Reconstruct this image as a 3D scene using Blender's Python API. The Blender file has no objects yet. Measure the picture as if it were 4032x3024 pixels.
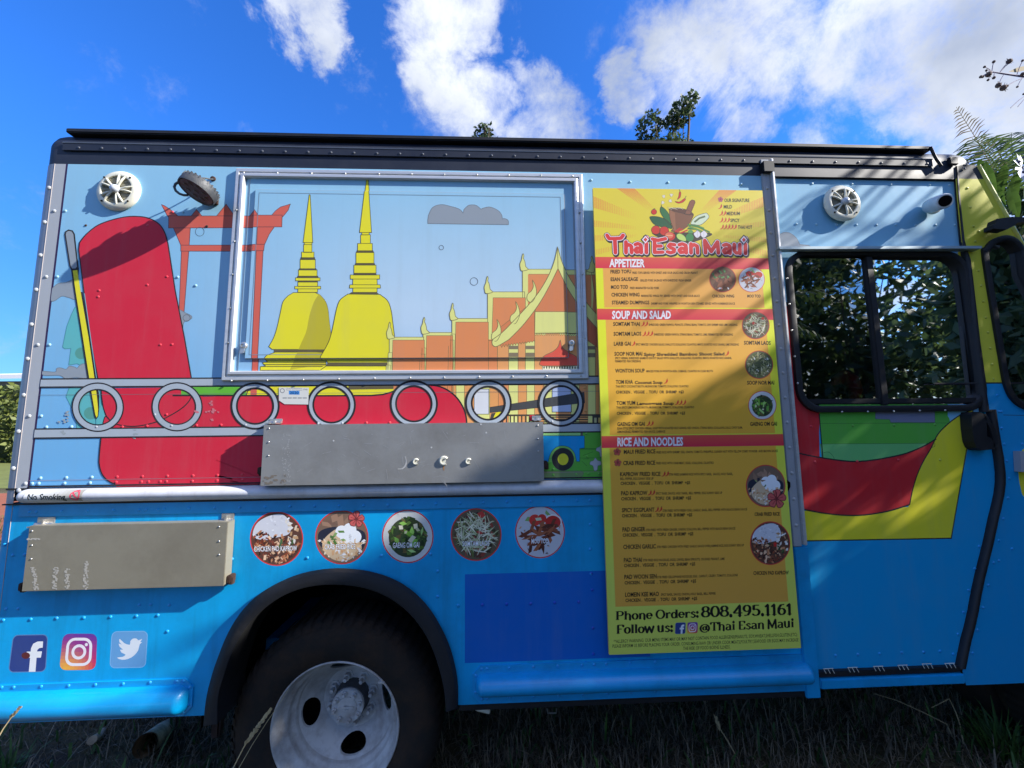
import bpy, bmesh, math, random
import numpy as np
from mathutils import Vector, Matrix
from mathutils.geometry import tessellate_polygon
R = math.radians
PI = math.pi
SC = bpy.context.scene
COL = SC.collection
random.seed(7)

# ------------------------------------------------------------------ camera
FPX = 1586.0            # focal length in photo pixels (4032 wide)
YAW, PITCH, ROLL = R(2.52), R(6.36), R(-0.62)
_f = Vector((math.sin(YAW)*math.cos(PITCH), math.cos(YAW)*math.cos(PITCH), math.sin(PITCH)))
_r0 = Vector((math.cos(YAW), -math.sin(YAW), 0)); _u0 = _r0.cross(_f)
_rr = math.cos(ROLL)*_r0 + math.sin(ROLL)*_u0
_uu = -math.sin(ROLL)*_r0 + math.cos(ROLL)*_u0
DIST = 1.65
def ray(u, v): return _f + _rr*((u-2016)/FPX) - _uu*((v-1512)/FPX)
_d = ray(717*1.8228, 1554*1.8228)
CAMH = 0.39 - _d.z*(DIST+0.08)/_d.y
CAM = Vector((0, -DIST, CAMH))
cam_d = bpy.data.cameras.new('camera'); cam = bpy.data.objects.new('camera', cam_d); COL.objects.link(cam)
cam_d.sensor_width = 36; cam_d.lens = FPX/4032*36; cam_d.clip_start = 0.05; cam_d.clip_end = 2000
m = Matrix((_rr, _uu, -_f)).transposed().to_4x4(); m.translation = CAM
cam.matrix_world = m
SC.camera = cam

# ------------------------------------------------------------------ light
SUN = Vector((.827, -.217, .517)).normalized()
sd = bpy.data.lights.new('sun', 'SUN'); sun = bpy.data.objects.new('sun', sd); COL.objects.link(sun)
sd.energy = 3.1; sd.angle = R(0.5); sd.color = (1, .95, .87)
sun.rotation_euler = SUN.to_track_quat('Z', 'Y').to_euler(); sun.location = SUN*20
elev = math.asin(SUN.z)
SC.view_settings.view_transform = 'Standard'; SC.view_settings.look = 'None'
SC.view_settings.gamma = 1; SC.view_settings.exposure = 1.76; SC.view_settings.use_curve_mapping = False

W = bpy.data.worlds.new('World'); SC.world = W; W.use_nodes = True
nt = W.node_tree; N = nt.nodes; L = nt.links; N.clear()
def nd(t, **k):
    n = N.new(t)
    for a, b in k.items(): setattr(n, a, b)
    return n
def mth(op, a, b=None, c=None, clamp=False):
    n = nd('ShaderNodeMath', operation=op, use_clamp=clamp)
    for i, v in enumerate((a, b, c)):
        if v is None: continue
        if isinstance(v, (int, float)): n.inputs[i].default_value = v
        else: L.new(v, n.inputs[i])
    return n.outputs[0]
sky = nd('ShaderNodeTexSky', sky_type='NISHITA', sun_disc=False)
sky.sun_elevation = elev; sky.sun_rotation = math.atan2(SUN.x, SUN.y)
sky.air_density = 1.0; sky.dust_density = 0.6; sky.ozone_density = 2.0
tint = nd('ShaderNodeMix', data_type='RGBA', blend_type='MULTIPLY'); tint.inputs[0].default_value = 1
L.new(sky.outputs[0], tint.inputs[6])
tc = nd('ShaderNodeTexCoord')
# clear-air colour balance: paler towards the horizon, deeper blue overhead
sz = nd('ShaderNodeSeparateXYZ'); L.new(tc.outputs['Generated'], sz.inputs[0])
hm = nd('ShaderNodeMapRange', interpolation_type='SMOOTHSTEP'); hm.inputs['From Min'].default_value = 0.0; hm.inputs['From Max'].default_value = .55; L.new(sz.outputs[2], hm.inputs['Value'])
tm = nd('ShaderNodeMix', data_type='RGBA'); L.new(hm.outputs[0], tm.inputs[0]); tm.inputs[6].default_value = (.155, .30, .46, 1); tm.inputs[7].default_value = (.145, .455, .98, 1)
L.new(tm.outputs[2], tint.inputs[7])
def wnoise(scale, detail, rough, dist=0, loc=(0,0,0)):
    mp = nd('ShaderNodeMapping'); mp.inputs['Location'].default_value = loc
    L.new(tc.outputs['Generated'], mp.inputs[0])
    n = nd('ShaderNodeTexNoise'); n.inputs['Scale'].default_value = scale
    n.inputs['Detail'].default_value = detail; n.inputs['Roughness'].default_value = rough
    n.inputs['Distortion'].default_value = dist
    L.new(mp.outputs[0], n.inputs['Vector']); return n
warp = wnoise(5.0, 8, .62, .4)
wv = nd('ShaderNodeVectorMath', operation='SUBTRACT'); L.new(warp.outputs['Color'], wv.inputs[0]); wv.inputs[1].default_value = (.5, .5, .5)
ws = nd('ShaderNodeVectorMath', operation='SCALE'); L.new(wv.outputs[0], ws.inputs[0]); ws.inputs['Scale'].default_value = .26
wa = nd('ShaderNodeVectorMath', operation='ADD'); L.new(tc.outputs['Generated'], wa.inputs[0]); L.new(ws.outputs[0], wa.inputs[1])
# clouds of the real sky: direction, angular radius (from the photograph's sky), softness
BLOBS = [(640,-20,100,1),(690,75,75,1),(930,60,120,1),(1010,10,110,1),(940,175,95,.9),(1010,250,110,1),(1130,190,75,.8),(1160,290,120,.9),
         (1330,215,70,1),(1480,130,170,1),(1640,80,190,1),(1900,60,250,1),(2150,120,260,1),(2060,260,130,.9),(1740,310,90,.7),(1990,190,120,.9),(1580,290,60,.7),
         (2230,240,150,.95),(2120,30,260,1),(2300,-100,420,1),(2350,500,300,.8),(1700,-250,260,1),(1050,-250,180,.8),(2700,200,450,.8)]
acc = None
for (u, v, r, s) in BLOBS:
    d = ray(u*1.8228, v*1.8228).normalized()
    dd = nd('ShaderNodeVectorMath', operation='DISTANCE'); L.new(wa.outputs[0], dd.inputs[0]); dd.inputs[1].default_value = d
    rad = r/870*(d.dot(_f))**1.3
    mr = nd('ShaderNodeMapRange', interpolation_type='SMOOTHSTEP')
    mr.inputs['From Min'].default_value = rad*1.25; mr.inputs['From Max'].default_value = rad*.45
    mr.inputs['To Min'].default_value = 0; mr.inputs['To Max'].default_value = s
    L.new(dd.outputs['Value'], mr.inputs['Value'])
    acc = mr.outputs[0] if acc is None else mth('MAXIMUM', acc, mr.outputs[0])
# cloud over the unseen sky behind the view, thickened to add fill light
sep = nd('ShaderNodeSeparateXYZ'); L.new(tc.outputs['Generated'], sep.inputs[0])
back = mth('SUBTRACT', mth('MULTIPLY', sep.outputs[1], -2.4), -.25, clamp=True)
n2 = wnoise(2.2, 9, .6, .3, (3, 1, 0))
bk = mth('MULTIPLY', mth('MULTIPLY', mth('SUBTRACT', n2.outputs['Fac'], .39), 7, clamp=True), back, clamp=True)
acc = mth('MAXIMUM', acc, bk)
det = wnoise(9, 10, .68, .2, (1, 5, 2))
cm = mth('ADD', acc, mth('MULTIPLY', mth('SUBTRACT', det.outputs['Fac'], .5), 2.3))
mask = nd('ShaderNodeMapRange', interpolation_type='SMOOTHSTEP'); mask.inputs['From Min'].default_value = .14; mask.inputs['From Max'].default_value = 1.28
L.new(cm, mask.inputs['Value'])
shade = wnoise(2.6, 6, .55, .1, (0, 2.2, 0))
cr = nd('ShaderNodeValToRGB'); L.new(shade.outputs['Fac'], cr.inputs[0])
cr.color_ramp.elements[0].position = .38; cr.color_ramp.elements[0].color = (1.45, 1.68, 2.2, 1)
cr.color_ramp.elements[1].position = .62; cr.color_ramp.elements[1].color = (3.0, 3.15, 3.45, 1)
mx = nd('ShaderNodeMix', data_type='RGBA'); L.new(mask.outputs[0], mx.inputs[0]); L.new(tint.outputs[2], mx.inputs[6]); L.new(cr.outputs[0], mx.inputs[7])
bg = nd('ShaderNodeBackground'); bg.inputs['Strength'].default_value = 0.10
L.new(mx.outputs[2], bg.inputs['Color'])
wo = nd('ShaderNodeOutputWorld'); L.new(bg.outputs[0], wo.inputs[0])

# ------------------------------------------------------------------ photo measurements -> points on a vertical plane of the truck side
CR = dict(A=(0,450,.45208),B=(850,600,.67812),C=(0,1150,.54241),D=(900,1450,.70072),E=(0,1950,.64744),F=(800,2150,.52682),
 G=(1750,2100,.55684),H=(2900,400,.78339),I=(2900,1500,.91883),M1=(2300,700,.38427),M2=(2300,1200,.38427),M3=(2300,1700,.40687),
 M4=(2300,2100,.40687),N1=(650,620,.22906),N2=(1050,2550,.28571),N3=(3550,150,.57245),N4=(3700,1500,.75283),N5=(2050,1350,.36168),
 N6=(0,1400,.36166),W=(0,0,1.8228))
def P(c, x, y, dep=0.0):
    a = CR[c]; d = ray(a[0]+x*a[2], a[1]+y*a[2]); t = (dep+DIST)/d.y
    return (CAM.x+d.x*t, CAM.z+d.z*t)
def PG(c, x, y, z=0.0):      # point on a level plane (ground)
    a = CR[c]; d = ray(a[0]+x*a[2], a[1]+y*a[2]); t = (z-CAM.z)/d.z
    return CAM+d*t
def P3(c, x, y, dep): p = P(c, x, y, dep); return Vector((p[0], dep, p[1]))

# ------------------------------------------------------------------ colour and materials
def lin(c): 
    c /= 255.0
    return c/12.92 if c <= .04045 else ((c+.055)/1.055)**2.4
def rgb(*c): return (lin(c[0]), lin(c[1]), lin(c[2]), 1.0)
class Mat:
    def __init__(s, name, col=(.5,.5,.5,1), rough=.5, metal=0, spec=.5, bump=0, bscale=40, attr=False, dirt=0, dscale=3, coat=0, stretch=(1,1,1), dirtcol=(.1,.08,.06,1), streak=0):
        m = s.m = bpy.data.materials.new(name); m.use_nodes = True
        t = m.node_tree; b = t.nodes['Principled BSDF']; s.b = b; s.t = t
        b.inputs['Base Color'].default_value = col; b.inputs['Roughness'].default_value = rough
        b.inputs['Metallic'].default_value = metal; b.inputs['Specular IOR Level'].default_value = spec
        if coat: b.inputs['Coat Weight'].default_value = coat; b.inputs['Coat Roughness'].default_value = .12
        tcn = t.nodes.new('ShaderNodeTexCoord'); mp = t.nodes.new('ShaderNodeMapping'); mp.inputs['Scale'].default_value = stretch
        geo = t.nodes.new('ShaderNodeNewGeometry')
        t.links.new(geo.outputs['Position'], mp.inputs[0])
        src = None
        if attr:
            a = t.nodes.new('ShaderNodeVertexColor'); a.layer_name = 'Col'; src = a.outputs[0]
        if dirt:
            n = t.nodes.new('ShaderNodeTexNoise'); n.inputs['Scale'].default_value = dscale; n.inputs['Detail'].default_value = 9; n.inputs['Roughness'].default_value = .68
            t.links.new(mp.outputs[0], n.inputs[0])
            r = t.nodes.new('ShaderNodeMapRange'); r.inputs['From Min'].default_value = .42; r.inputs['From Max'].default_value = .75
            r.inputs['To Max'].default_value = dirt; t.links.new(n.outputs['Fac'], r.inputs[0])
            x = t.nodes.new('ShaderNodeMix'); x.data_type = 'RGBA'; t.links.new(r.outputs[0], x.inputs[0])
            if src: t.links.new(src, x.inputs[6])
            else: x.inputs[6].default_value = col
            x.inputs[7].default_value = dirtcol; src = x.outputs[2]
            rr = t.nodes.new('ShaderNodeMapRange'); rr.inputs['To Min'].default_value = rough-.08; rr.inputs['To Max'].default_value = min(1, rough+.2)
            t.links.new(n.outputs['Fac'], rr.inputs[0]); t.links.new(rr.outputs[0], b.inputs['Roughness'])
        if streak:
            mp2 = t.nodes.new('ShaderNodeMapping'); mp2.inputs['Scale'].default_value = (14, 14, .9); t.links.new(geo.outputs['Position'], mp2.inputs[0])
            n = t.nodes.new('ShaderNodeTexNoise'); n.inputs['Scale'].default_value = 1.0; n.inputs['Detail'].default_value = 7; n.inputs['Roughness'].default_value = .7; t.links.new(mp2.outputs[0], n.inputs[0])
            r = t.nodes.new('ShaderNodeMapRange'); r.inputs['From Min'].default_value = .5; r.inputs['From Max'].default_value = .8; r.inputs['To Max'].default_value = streak; t.links.new(n.outputs['Fac'], r.inputs[0])
            x = t.nodes.new('ShaderNodeMix'); x.data_type = 'RGBA'; t.links.new(r.outputs[0], x.inputs[0])
            if src: t.links.new(src, x.inputs[6])
            else: x.inputs[6].default_value = col
            x.inputs[7].default_value = dirtcol; src = x.outputs[2]
        if src: t.links.new(src, b.inputs['Base Color'])
        if bump:
            n = t.nodes.new('ShaderNodeTexNoise'); n.inputs['Scale'].default_value = bscale; n.inputs['Detail'].default_value = 6
            t.links.new(mp.outputs[0], n.inputs[0])
            bp = t.nodes.new('ShaderNodeBump'); bp.inputs['Strength'].default_value = bump; bp.inputs['Distance'].default_value = .01
            t.links.new(n.outputs['Fac'], bp.inputs['Height']); t.links.new(bp.outputs[0], b.inputs['Normal'])
VINYL = Mat('printed_vinyl', attr=True, rough=.6, spec=.28, dirt=.07, dscale=5, bump=.16, bscale=2.2, dirtcol=(.24,.26,.26,1), streak=.12).m
BOARD = Mat('printed_board', attr=True, rough=.5, spec=.35, dirt=.05, dscale=4, bump=.03, bscale=3, dirtcol=(.3,.25,.1,1)).m
BLUE = Mat('blue_paint', rgb(0,160,222), .5, spec=.3, dirt=.55, dscale=2.3, bump=.22, bscale=2.6, coat=.12, dirtcol=rgb(8,100,132), streak=.45).m
BLUER = Mat('blue_paint_rail', rgb(0,154,218), .36, spec=.5, dirt=.55, dscale=3, bump=.12, bscale=7, coat=.35, dirtcol=rgb(5,95,125)).m
NAVY = Mat('navy_paint', rgb(28,34,50), .5, spec=.35, dirt=.3, dscale=4, bump=.03, bscale=6, coat=.0, dirtcol=rgb(70,75,85)).m
BLACKM = Mat('black_trim', rgb(24,25,30), .5, spec=.4, dirt=.3, dscale=9, dirtcol=rgb(60,58,55)).m
RUB = Mat('rubber', rgb(32,33,37), .62, spec=.35, dirt=.35, dscale=12, bump=.15, bscale=60, dirtcol=rgb(38,36,36)).m
TYRE = Mat('tyre_rubber', rgb(38,35,33), .85, spec=.25, dirt=.8, dscale=10, bump=.25, bscale=90, dirtcol=rgb(66,50,38)).m
GREY = Mat('grey_paint', rgb(160,165,172), .42, spec=.45, dirt=.2, dscale=5, bump=.03, bscale=10, dirtcol=rgb(120,110,100)).m
WHITE = Mat('white_rail_paint', rgb(205,208,214), .38, spec=.5, dirt=.45, dscale=4, bump=.05, bscale=9, dirtcol=rgb(130,112,102), streak=.4).m
RIMW = Mat('wheel_paint', rgb(190,190,190), .5, spec=.45, dirt=.8, dscale=11, bump=.12, bscale=40, dirtcol=rgb(110,96,88)).m
ALU = Mat('aluminium', rgb(206,207,208), .36, metal=.5, dirt=.25, dscale=6, bump=.02, bscale=30, stretch=(1,1,6), dirtcol=rgb(120,120,125)).m
def plate(name, c1, c2, sc):
    q = Mat(name, c1, .42, metal=.35, dirt=.8, dscale=sc, bump=.05, bscale=25, dirtcol=c2); return q.m
SHELFM = plate('brushed_shelf', rgb(150,150,148), rgb(120,118,114), 5)
SHELFW = plate('warm_shelf', rgb(150,144,128), rgb(122,114,98), 3)
ZINC = Mat('zinc', rgb(200,200,198), .3, metal=.85, dirt=.4, dscale=40, dirtcol=rgb(120,100,80)).m
RUST = Mat('rusty_steel', rgb(70,50,42), .8, metal=.3, dirt=.7, dscale=25, bump=.3, bscale=60, dirtcol=rgb(40,30,28)).m
PIPE = Mat('exhaust_steel', rgb(196,172,142), .6, metal=.15, dirt=.8, dscale=14, bump=.2, bscale=50, dirtcol=rgb(70,56,46)).m
CREAM = Mat('cream_plastic', rgb(222,220,203), .45, spec=.45, dirt=.3, dscale=20, dirtcol=rgb(150,145,125)).m
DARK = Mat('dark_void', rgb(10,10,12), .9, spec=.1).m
LAMPB = Mat('lamp_housing', rgb(58,62,68), .5, spec=.5, dirt=.5, dscale=30, bump=.2, bscale=80, dirtcol=rgb(90,88,84)).m
LENS = Mat('lamp_lens', rgb(66,58,54), .35, spec=.5, dirt=.6, dscale=40, dirtcol=rgb(40,36,34)).m
INT = Mat('cab_interior_shade', rgb(8,8,9), .95, spec=.1).m  # near-black: the darkness inside the cab is put into the colour
REDV = Mat('red_vinyl', rgb(190,30,30), .45).m
GL = Mat('window_glass', rgb(8,14,14), .02, spec=.9); GL.b.inputs['Transmission Weight'].default_value = .0
def glass(name, tint):
    m = bpy.data.materials.new(name); m.use_nodes = True; t = m.node_tree; t.nodes.remove(t.nodes['Principled BSDF'])
    fr = t.nodes.new('ShaderNodeFresnel'); fr.inputs[0].default_value = 1.9
    tr = t.nodes.new('ShaderNodeBsdfTransparent'); tr.inputs[0].default_value = tint
    gs = t.nodes.new('ShaderNodeBsdfGlossy'); gs.inputs['Roughness'].default_value = .015; gs.inputs[0].default_value = (.95,.97,.97,1)
    mx = t.nodes.new('ShaderNodeMixShader'); mr = t.nodes.new('ShaderNodeMath'); mr.operation = 'MULTIPLY_ADD'; mr.inputs[1].default_value = 2.2; mr.inputs[2].default_value = .12
    mr.use_clamp = True
    t.links.new(fr.outputs[0], mr.inputs[0]); t.links.new(mr.outputs[0], mx.inputs[0]); t.links.new(tr.outputs[0], mx.inputs[1]); t.links.new(gs.outputs[0], mx.inputs[2])
    t.links.new(mx.outputs[0], t.nodes['Material Output'].inputs[0]); return m
GLASS = glass('tinted_window_glass', (.55,.6,.58,1))
GLASS2 = glass('windscreen_glass', (.06,.07,.07,1))

# ------------------------------------------------------------------ object helpers
def empty(name, loc, label, cat, group=None):
    o = bpy.data.objects.new(name, None); COL.objects.link(o); o.location = loc; o.empty_display_size = .2
    o['label'] = label; o['category'] = cat
    if group: o['group'] = group
    return o
def link(name, me, parent=None, mat=None, loc=None):
    o = bpy.data.objects.new(name, me); COL.objects.link(o)
    if mat: me.materials.clear(); me.materials.append(mat)
    if parent:
        o.parent = parent
        base = Vector((0,0,0)); q = parent
        while q: base += q.location; q = q.parent
        o.location = (Vector(loc) if loc is not None else Vector((0,0,0))) - base
    elif loc is not None: o.location = loc
    return o
class MB:
    def __init__(s): s.v = []; s.f = []; s.c = []
    def add(s, vs, fs, col=None):
        o = len(s.v); s.v += [tuple(v) for v in vs]; s.f += [tuple(i+o for i in f) for f in fs]
        s.c += [col]*len(fs)
        return s
    def box(s, x0, x1, y0, y1, z0, z1, b=0, col=None):
        if x0 > x1: x0, x1 = x1, x0
        if y0 > y1: y0, y1 = y1, y0
        if z0 > z1: z0, z1 = z1, z0
        if b <= 0:
            return s.add([(x,y,z) for x in (x0,x1) for y in (y0,y1) for z in (z0,z1)],
                         [(0,1,3,2),(4,6,7,5),(0,4,5,1),(2,3,7,6),(0,2,6,4),(1,5,7,3)], col)
        bm = bmesh.new(); bmesh.ops.create_cube(bm, size=1)
        for v in bm.verts: v.co = ((x0+x1)/2+v.co.x*(x1-x0), (y0+y1)/2+v.co.y*(y1-y0), (z0+z1)/2+v.co.z*(z1-z0))
        bmesh.ops.bevel(bm, geom=bm.edges[:], offset=b, segments=6 if b > .03 else 2, affect='EDGES')
        bm.verts.index_update(); s.add([v.co[:] for v in bm.verts], [[v.index for v in f.verts] for f in bm.faces], col); bm.free(); return s
    def tube(s, pts, rad, n=10, cap=True, col=None):
        pts = [Vector(p) for p in pts]; rs = rad if isinstance(rad, (list, tuple)) else [rad]*len(pts)
        vs = []; fs = []; up = None
        for i, p in enumerate(pts):
            t = (pts[min(i+1, len(pts)-1)]-pts[max(i-1, 0)]).normalized()
            if up is None:
                up = t.orthogonal().normalized()
            up = (up - t*up.dot(t)).normalized(); w = t.cross(up)
            for k in range(n):
                a = 2*PI*k/n; vs.append(p+(up*math.cos(a)+w*math.sin(a))*rs[i])
        for i in range(len(pts)-1):
            for k in range(n):
                a = i*n+k; b = i*n+(k+1)%n; fs.append((a, b, b+n, a+n))
        if cap: fs.append(tuple(range(n))[::-1]); fs.append(tuple(range((len(pts)-1)*n, len(pts)*n)))
        return s.add(vs, fs, col)
    def lathe(s, prof, c, axis='y', n=48, a0=0, a1=2*PI, col=None):      # prof: (radius, offset along axis)
        vs = []; fs = []; full = abs(a1-a0-2*PI) < 1e-6; m = n if full else n+1
        for (r, h) in prof:
            for k in range(m):
                a = a0+(a1-a0)*k/n; ca, sa = r*math.cos(a), r*math.sin(a)
                if axis == 'y': vs.append((c[0]+ca, c[1]+h, c[2]+sa))
                elif axis == 'z': vs.append((c[0]+ca, c[1]+sa, c[2]+h))
                else: vs.append((c[0]+h, c[1]+ca, c[2]+sa))
        for i in range(len(prof)-1):
            for k in range(n if full else n):
                a = i*m+k; b = i*m+(k+1)%m; fs.append((a, b, b+m, a+m))
        return s.add(vs, fs, col)
    def prism(s, pts, y0, y1, col=None):                # polygon in XZ, extruded in y
        n = len(pts); tri = tessellate_polygon([[Vector((p[0], p[1], 0)) for p in pts]])
        vs = [(p[0], y0, p[1]) for p in pts]+[(p[0], y1, p[1]) for p in pts]
        fs = [tuple(t) for t in tri]+[tuple(i+n for i in t[::-1]) for t in tri]+[(i, (i+1)%n, (i+1)%n+n, i+n) for i in range(n)]
        return s.add(vs, fs, col)
    def mesh(s, name, smooth=0, fix=True):
        me = bpy.data.meshes.new(name); me.from_pydata(s.v, [], s.f); me.update()
        if fix:
            bm = bmesh.new(); bm.from_mesh(me); bmesh.ops.recalc_face_normals(bm, faces=bm.faces[:]); bm.to_mesh(me); bm.free()
        if smooth:
            me.polygons.foreach_set('use_smooth', [True]*len(me.polygons))
            try: me.set_sharp_from_angle(angle=R(smooth))
            except Exception: pass
        if any(c is not None for c in s.c) and not fix:
            at = me.color_attributes.new('Col', 'FLOAT_COLOR', 'CORNER'); arr = []
            for f, c in zip(s.f, s.c): arr += list(c)*len(f)
            at.data.foreach_set('color', arr)
        return me
    def build(s, name, mat, parent=None, smooth=0):
        return link(name, s.mesh(name, smooth), parent, mat)
def circ(cx, cz, rx, rz, n=40, a0=0, a1=2*PI):
    return [(cx+rx*math.cos(a0+(a1-a0)*i/n), cz+rz*math.sin(a0+(a1-a0)*i/n)) for i in range(n+(0 if abs(a1-a0-2*PI) < 1e-6 else 1))]
def sm(pts, closed=False, k=5):                          # Catmull-Rom
    n = len(pts); out = []
    for i in range(n if closed else n-1):
        g = (lambda j: pts[j % n]) if closed else (lambda j: pts[max(0, min(n-1, j))])
        a, b, c, d = g(i-1), g(i), g(i+1), g(i+2)
        for j in range(k):
            t = j/k
            out.append(tuple(.5*((2*b[q])+(-a[q]+c[q])*t+(2*a[q]-5*b[q]+4*c[q]-d[q])*t*t+(-a[q]+3*b[q]-3*c[q]+d[q])*t**3) for q in (0, 1)))
    if not closed: out.append(tuple(pts[-1]))
    return out
def clip_half(poly, ax, val, keep_less):
    out = []; n = len(poly)
    for i in range(n):
        a, b = poly[i], poly[(i+1) % n]
        ia = (a[ax] <= val) == keep_less or a[ax] == val; ib = (b[ax] <= val) == keep_less or b[ax] == val
        if ia: out.append(a)
        if ia != ib:
            t = (val-a[ax])/(b[ax]-a[ax]); out.append((a[0]+(b[0]-a[0])*t, a[1]+(b[1]-a[1])*t))
    return out
_tcache = {}
def text_geo(s, bold=0.0):
    key = (s, bold)
    if key in _tcache: return _tcache[key]
    cu = bpy.data.curves.new('t', 'FONT'); cu.body = s; cu.resolution_u = 2; cu.offset = bold; cu.size = 1
    o = bpy.data.objects.new('t', cu); COL.objects.link(o)
    me = bpy.data.meshes.new_from_object(o.evaluated_get(bpy.context.evaluated_depsgraph_get()))
    vs = [(v.co.x, v.co.y) for v in me.vertices]; fs = [tuple(p.vertices) for p in me.polygons]
    bpy.data.objects.remove(o); bpy.data.curves.remove(cu); bpy.data.meshes.remove(me)
    x0 = min(v[0] for v in vs); x1 = max(v[0] for v in vs)
    _tcache[key] = (vs, fs, x0, x1); return _tcache[key]
CAPH = 0.73
class Print:
    """flat print: thin coloured film on a surface"""
    def __init__(s, depth=0.0, clip=None, raised=None, step=.00002, base=0):
        s.base = base; s.d = depth; s.clip = clip; s.raised = raised; s.step = step; s.T = []
        s.crop = 'W'
    def mp(s, p): return P(s.crop, p[0], p[1], s.d)
    def xz(s, poly, col, lay=1, holes=None):
        loops = [[Vector((p[0], p[1], 0)) for p in poly]]
        for h in holes or []: loops.append([Vector((p[0], p[1], 0)) for p in h])
        flat = [tuple(v[:2]) for l in loops for v in l]
        for t in tessellate_polygon(loops): s.T.append(([flat[i] for i in t], col, lay))
    def poly(s, pts, col, lay=1, line=None, lw=4, crop=None, smooth=False):
        if crop: s.crop = crop
        if smooth: pts = sm(pts, True)
        q = [s.mp(p) for p in pts]; s.xz(q, col, lay)
        if line: s.stroke(pts, lw, line, lay+1, closed=True)
    def stroke(s, pts, w, col, lay=2, closed=False, smooth=False, crop=None):
        if crop: s.crop = crop
        if smooth: pts = sm(pts, closed)
        w = w*CR[s.crop][2]*(DIST+s.d)/FPX
        s.wstroke([s.mp(p) for p in pts], w, col, lay, closed)
    def wstroke(s, q, w, col, lay, closed=False):
        q = [p for i, p in enumerate(q) if i == 0 or (abs(p[0]-q[i-1][0])+abs(p[1]-q[i-1][1])) > 1e-6]
        n = len(q)
        if n < 2: return
        A = []; Bq = []
        for i in range(n):
            a = q[(i-1) % n] if (closed or i > 0) else q[i]; c = q[(i+1) % n] if (closed or i < n-1) else q[i]; b = q[i]
            d1 = Vector((b[0]-a[0], b[1]-a[1])); d2 = Vector((c[0]-b[0], c[1]-b[1]))
            if d1.length < 1e-9: d1 = d2
            if d2.length < 1e-9: d2 = d1
            d1.normalize(); d2.normalize(); n1 = Vector((-d1.y, d1.x)); n2 = Vector((-d2.y, d2.x)); nn = n1+n2
            if nn.length < .3: nn = n1
            else: nn = nn.normalized()
            k = 1/max(.5, nn.dot(n1))
            A.append((b[0]+nn.x*w/2*k, b[1]+nn.y*w/2*k)); Bq.append((b[0]-nn.x*w/2*k, b[1]-nn.y*w/2*k))
        for i in range(n if closed else n-1):
            j = (i+1) % n
            s.T.append(([A[i], Bq[i], Bq[j]], col, lay)); s.T.append(([A[i], Bq[j], A[j]], col, lay))
    def ell(s, cx, cy, rx, ry, col, lay=1, crop=None, n=40, line=None, lw=4):
        s.poly(circ(cx, cy, rx, ry, n), col, lay, line, lw, crop)
    def text(s, st, x0, y0, x1, y1, h, col, lay=4, crop=None, bold=0.0, grow=0):
        """baseline from (x0,y0) to (x1,y1), capital height h, in crop pixels"""
        if crop: s.crop = crop
        vs, fs, a, b = text_geo(st, bold)
        p0 = Vector(s.mp((x0, y0))); p1 = Vector(s.mp((x1, y1))); up = Vector(s.mp((x0, y0-h)))-p0
        q = [tuple(p0+(p1-p0)*((v[0]-a)/(b-a))+up*(v[1]/CAPH)) for v in vs]
        for f in fs:
            for i in range(1, len(f)-1): s.T.append(([q[f[0]], q[f[i]], q[f[i+1]]], col, lay))
    def build(s, name, parent, mat=None, label=None):
        V = []; Fc = []; Cc = []
        for ti, (tri, col, lay) in enumerate(s.T):
            pieces = [(tri, s.d)]
            if s.clip:
                t = tri
                for ax, val, kl in ((0, s.clip[0], False), (0, s.clip[1], True), (1, s.clip[2], False), (1, s.clip[3], True)):
                    t = clip_half(t, ax, val, kl)
                    if len(t) < 3: break
                if len(t) < 3: continue
                pieces = [(t, s.d)]
            if s.raised:
                x0, x1, z0, z1, dep = s.raised; out = []; t = pieces[0][0]
                for ax, val, kl in ((0, x0, False), (0, x1, True), (1, z0, False), (1, z1, True)):
                    o = clip_half(t, ax, val, not kl)
                    if len(o) >= 3: out.append((o, s.d))
                    t = clip_half(t, ax, val, kl)
                    if len(t) < 3: break
                if len(t) >= 3: out.append((t, dep))
                pieces = out
            for t, dep in pieces:
                ar = sum(t[i][0]*t[(i+1) % len(t)][1]-t[(i+1) % len(t)][0]*t[i][1] for i in range(len(t)))
                if abs(ar) < 1e-10: continue
                if ar < 0: t = t[::-1]
                o = len(V); V += [(p[0], dep-(lay+s.base)*s.step-(ti % 16)*1.1e-6, p[1]) for p in t]; Fc.append(tuple(range(o, o+len(t))))
                if callable(col):
                    for p in t: Cc += list(col(p[0], p[1]))
                else: Cc += list(col)*len(t)
        me = bpy.data.meshes.new(name); me.from_pydata(V, [], Fc); me.update()
        at = me.color_attributes.new('Col', 'FLOAT_COLOR', 'CORNER'); at.data.foreach_set('color', Cc)
        o = link(name, me, parent, mat or VINYL)
        if label: o['label'] = label
        return o
def mixc(a, b, t): t = max(0, min(1, t)); return tuple(a[i]+(b[i]-a[i])*t for i in range(4))
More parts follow.
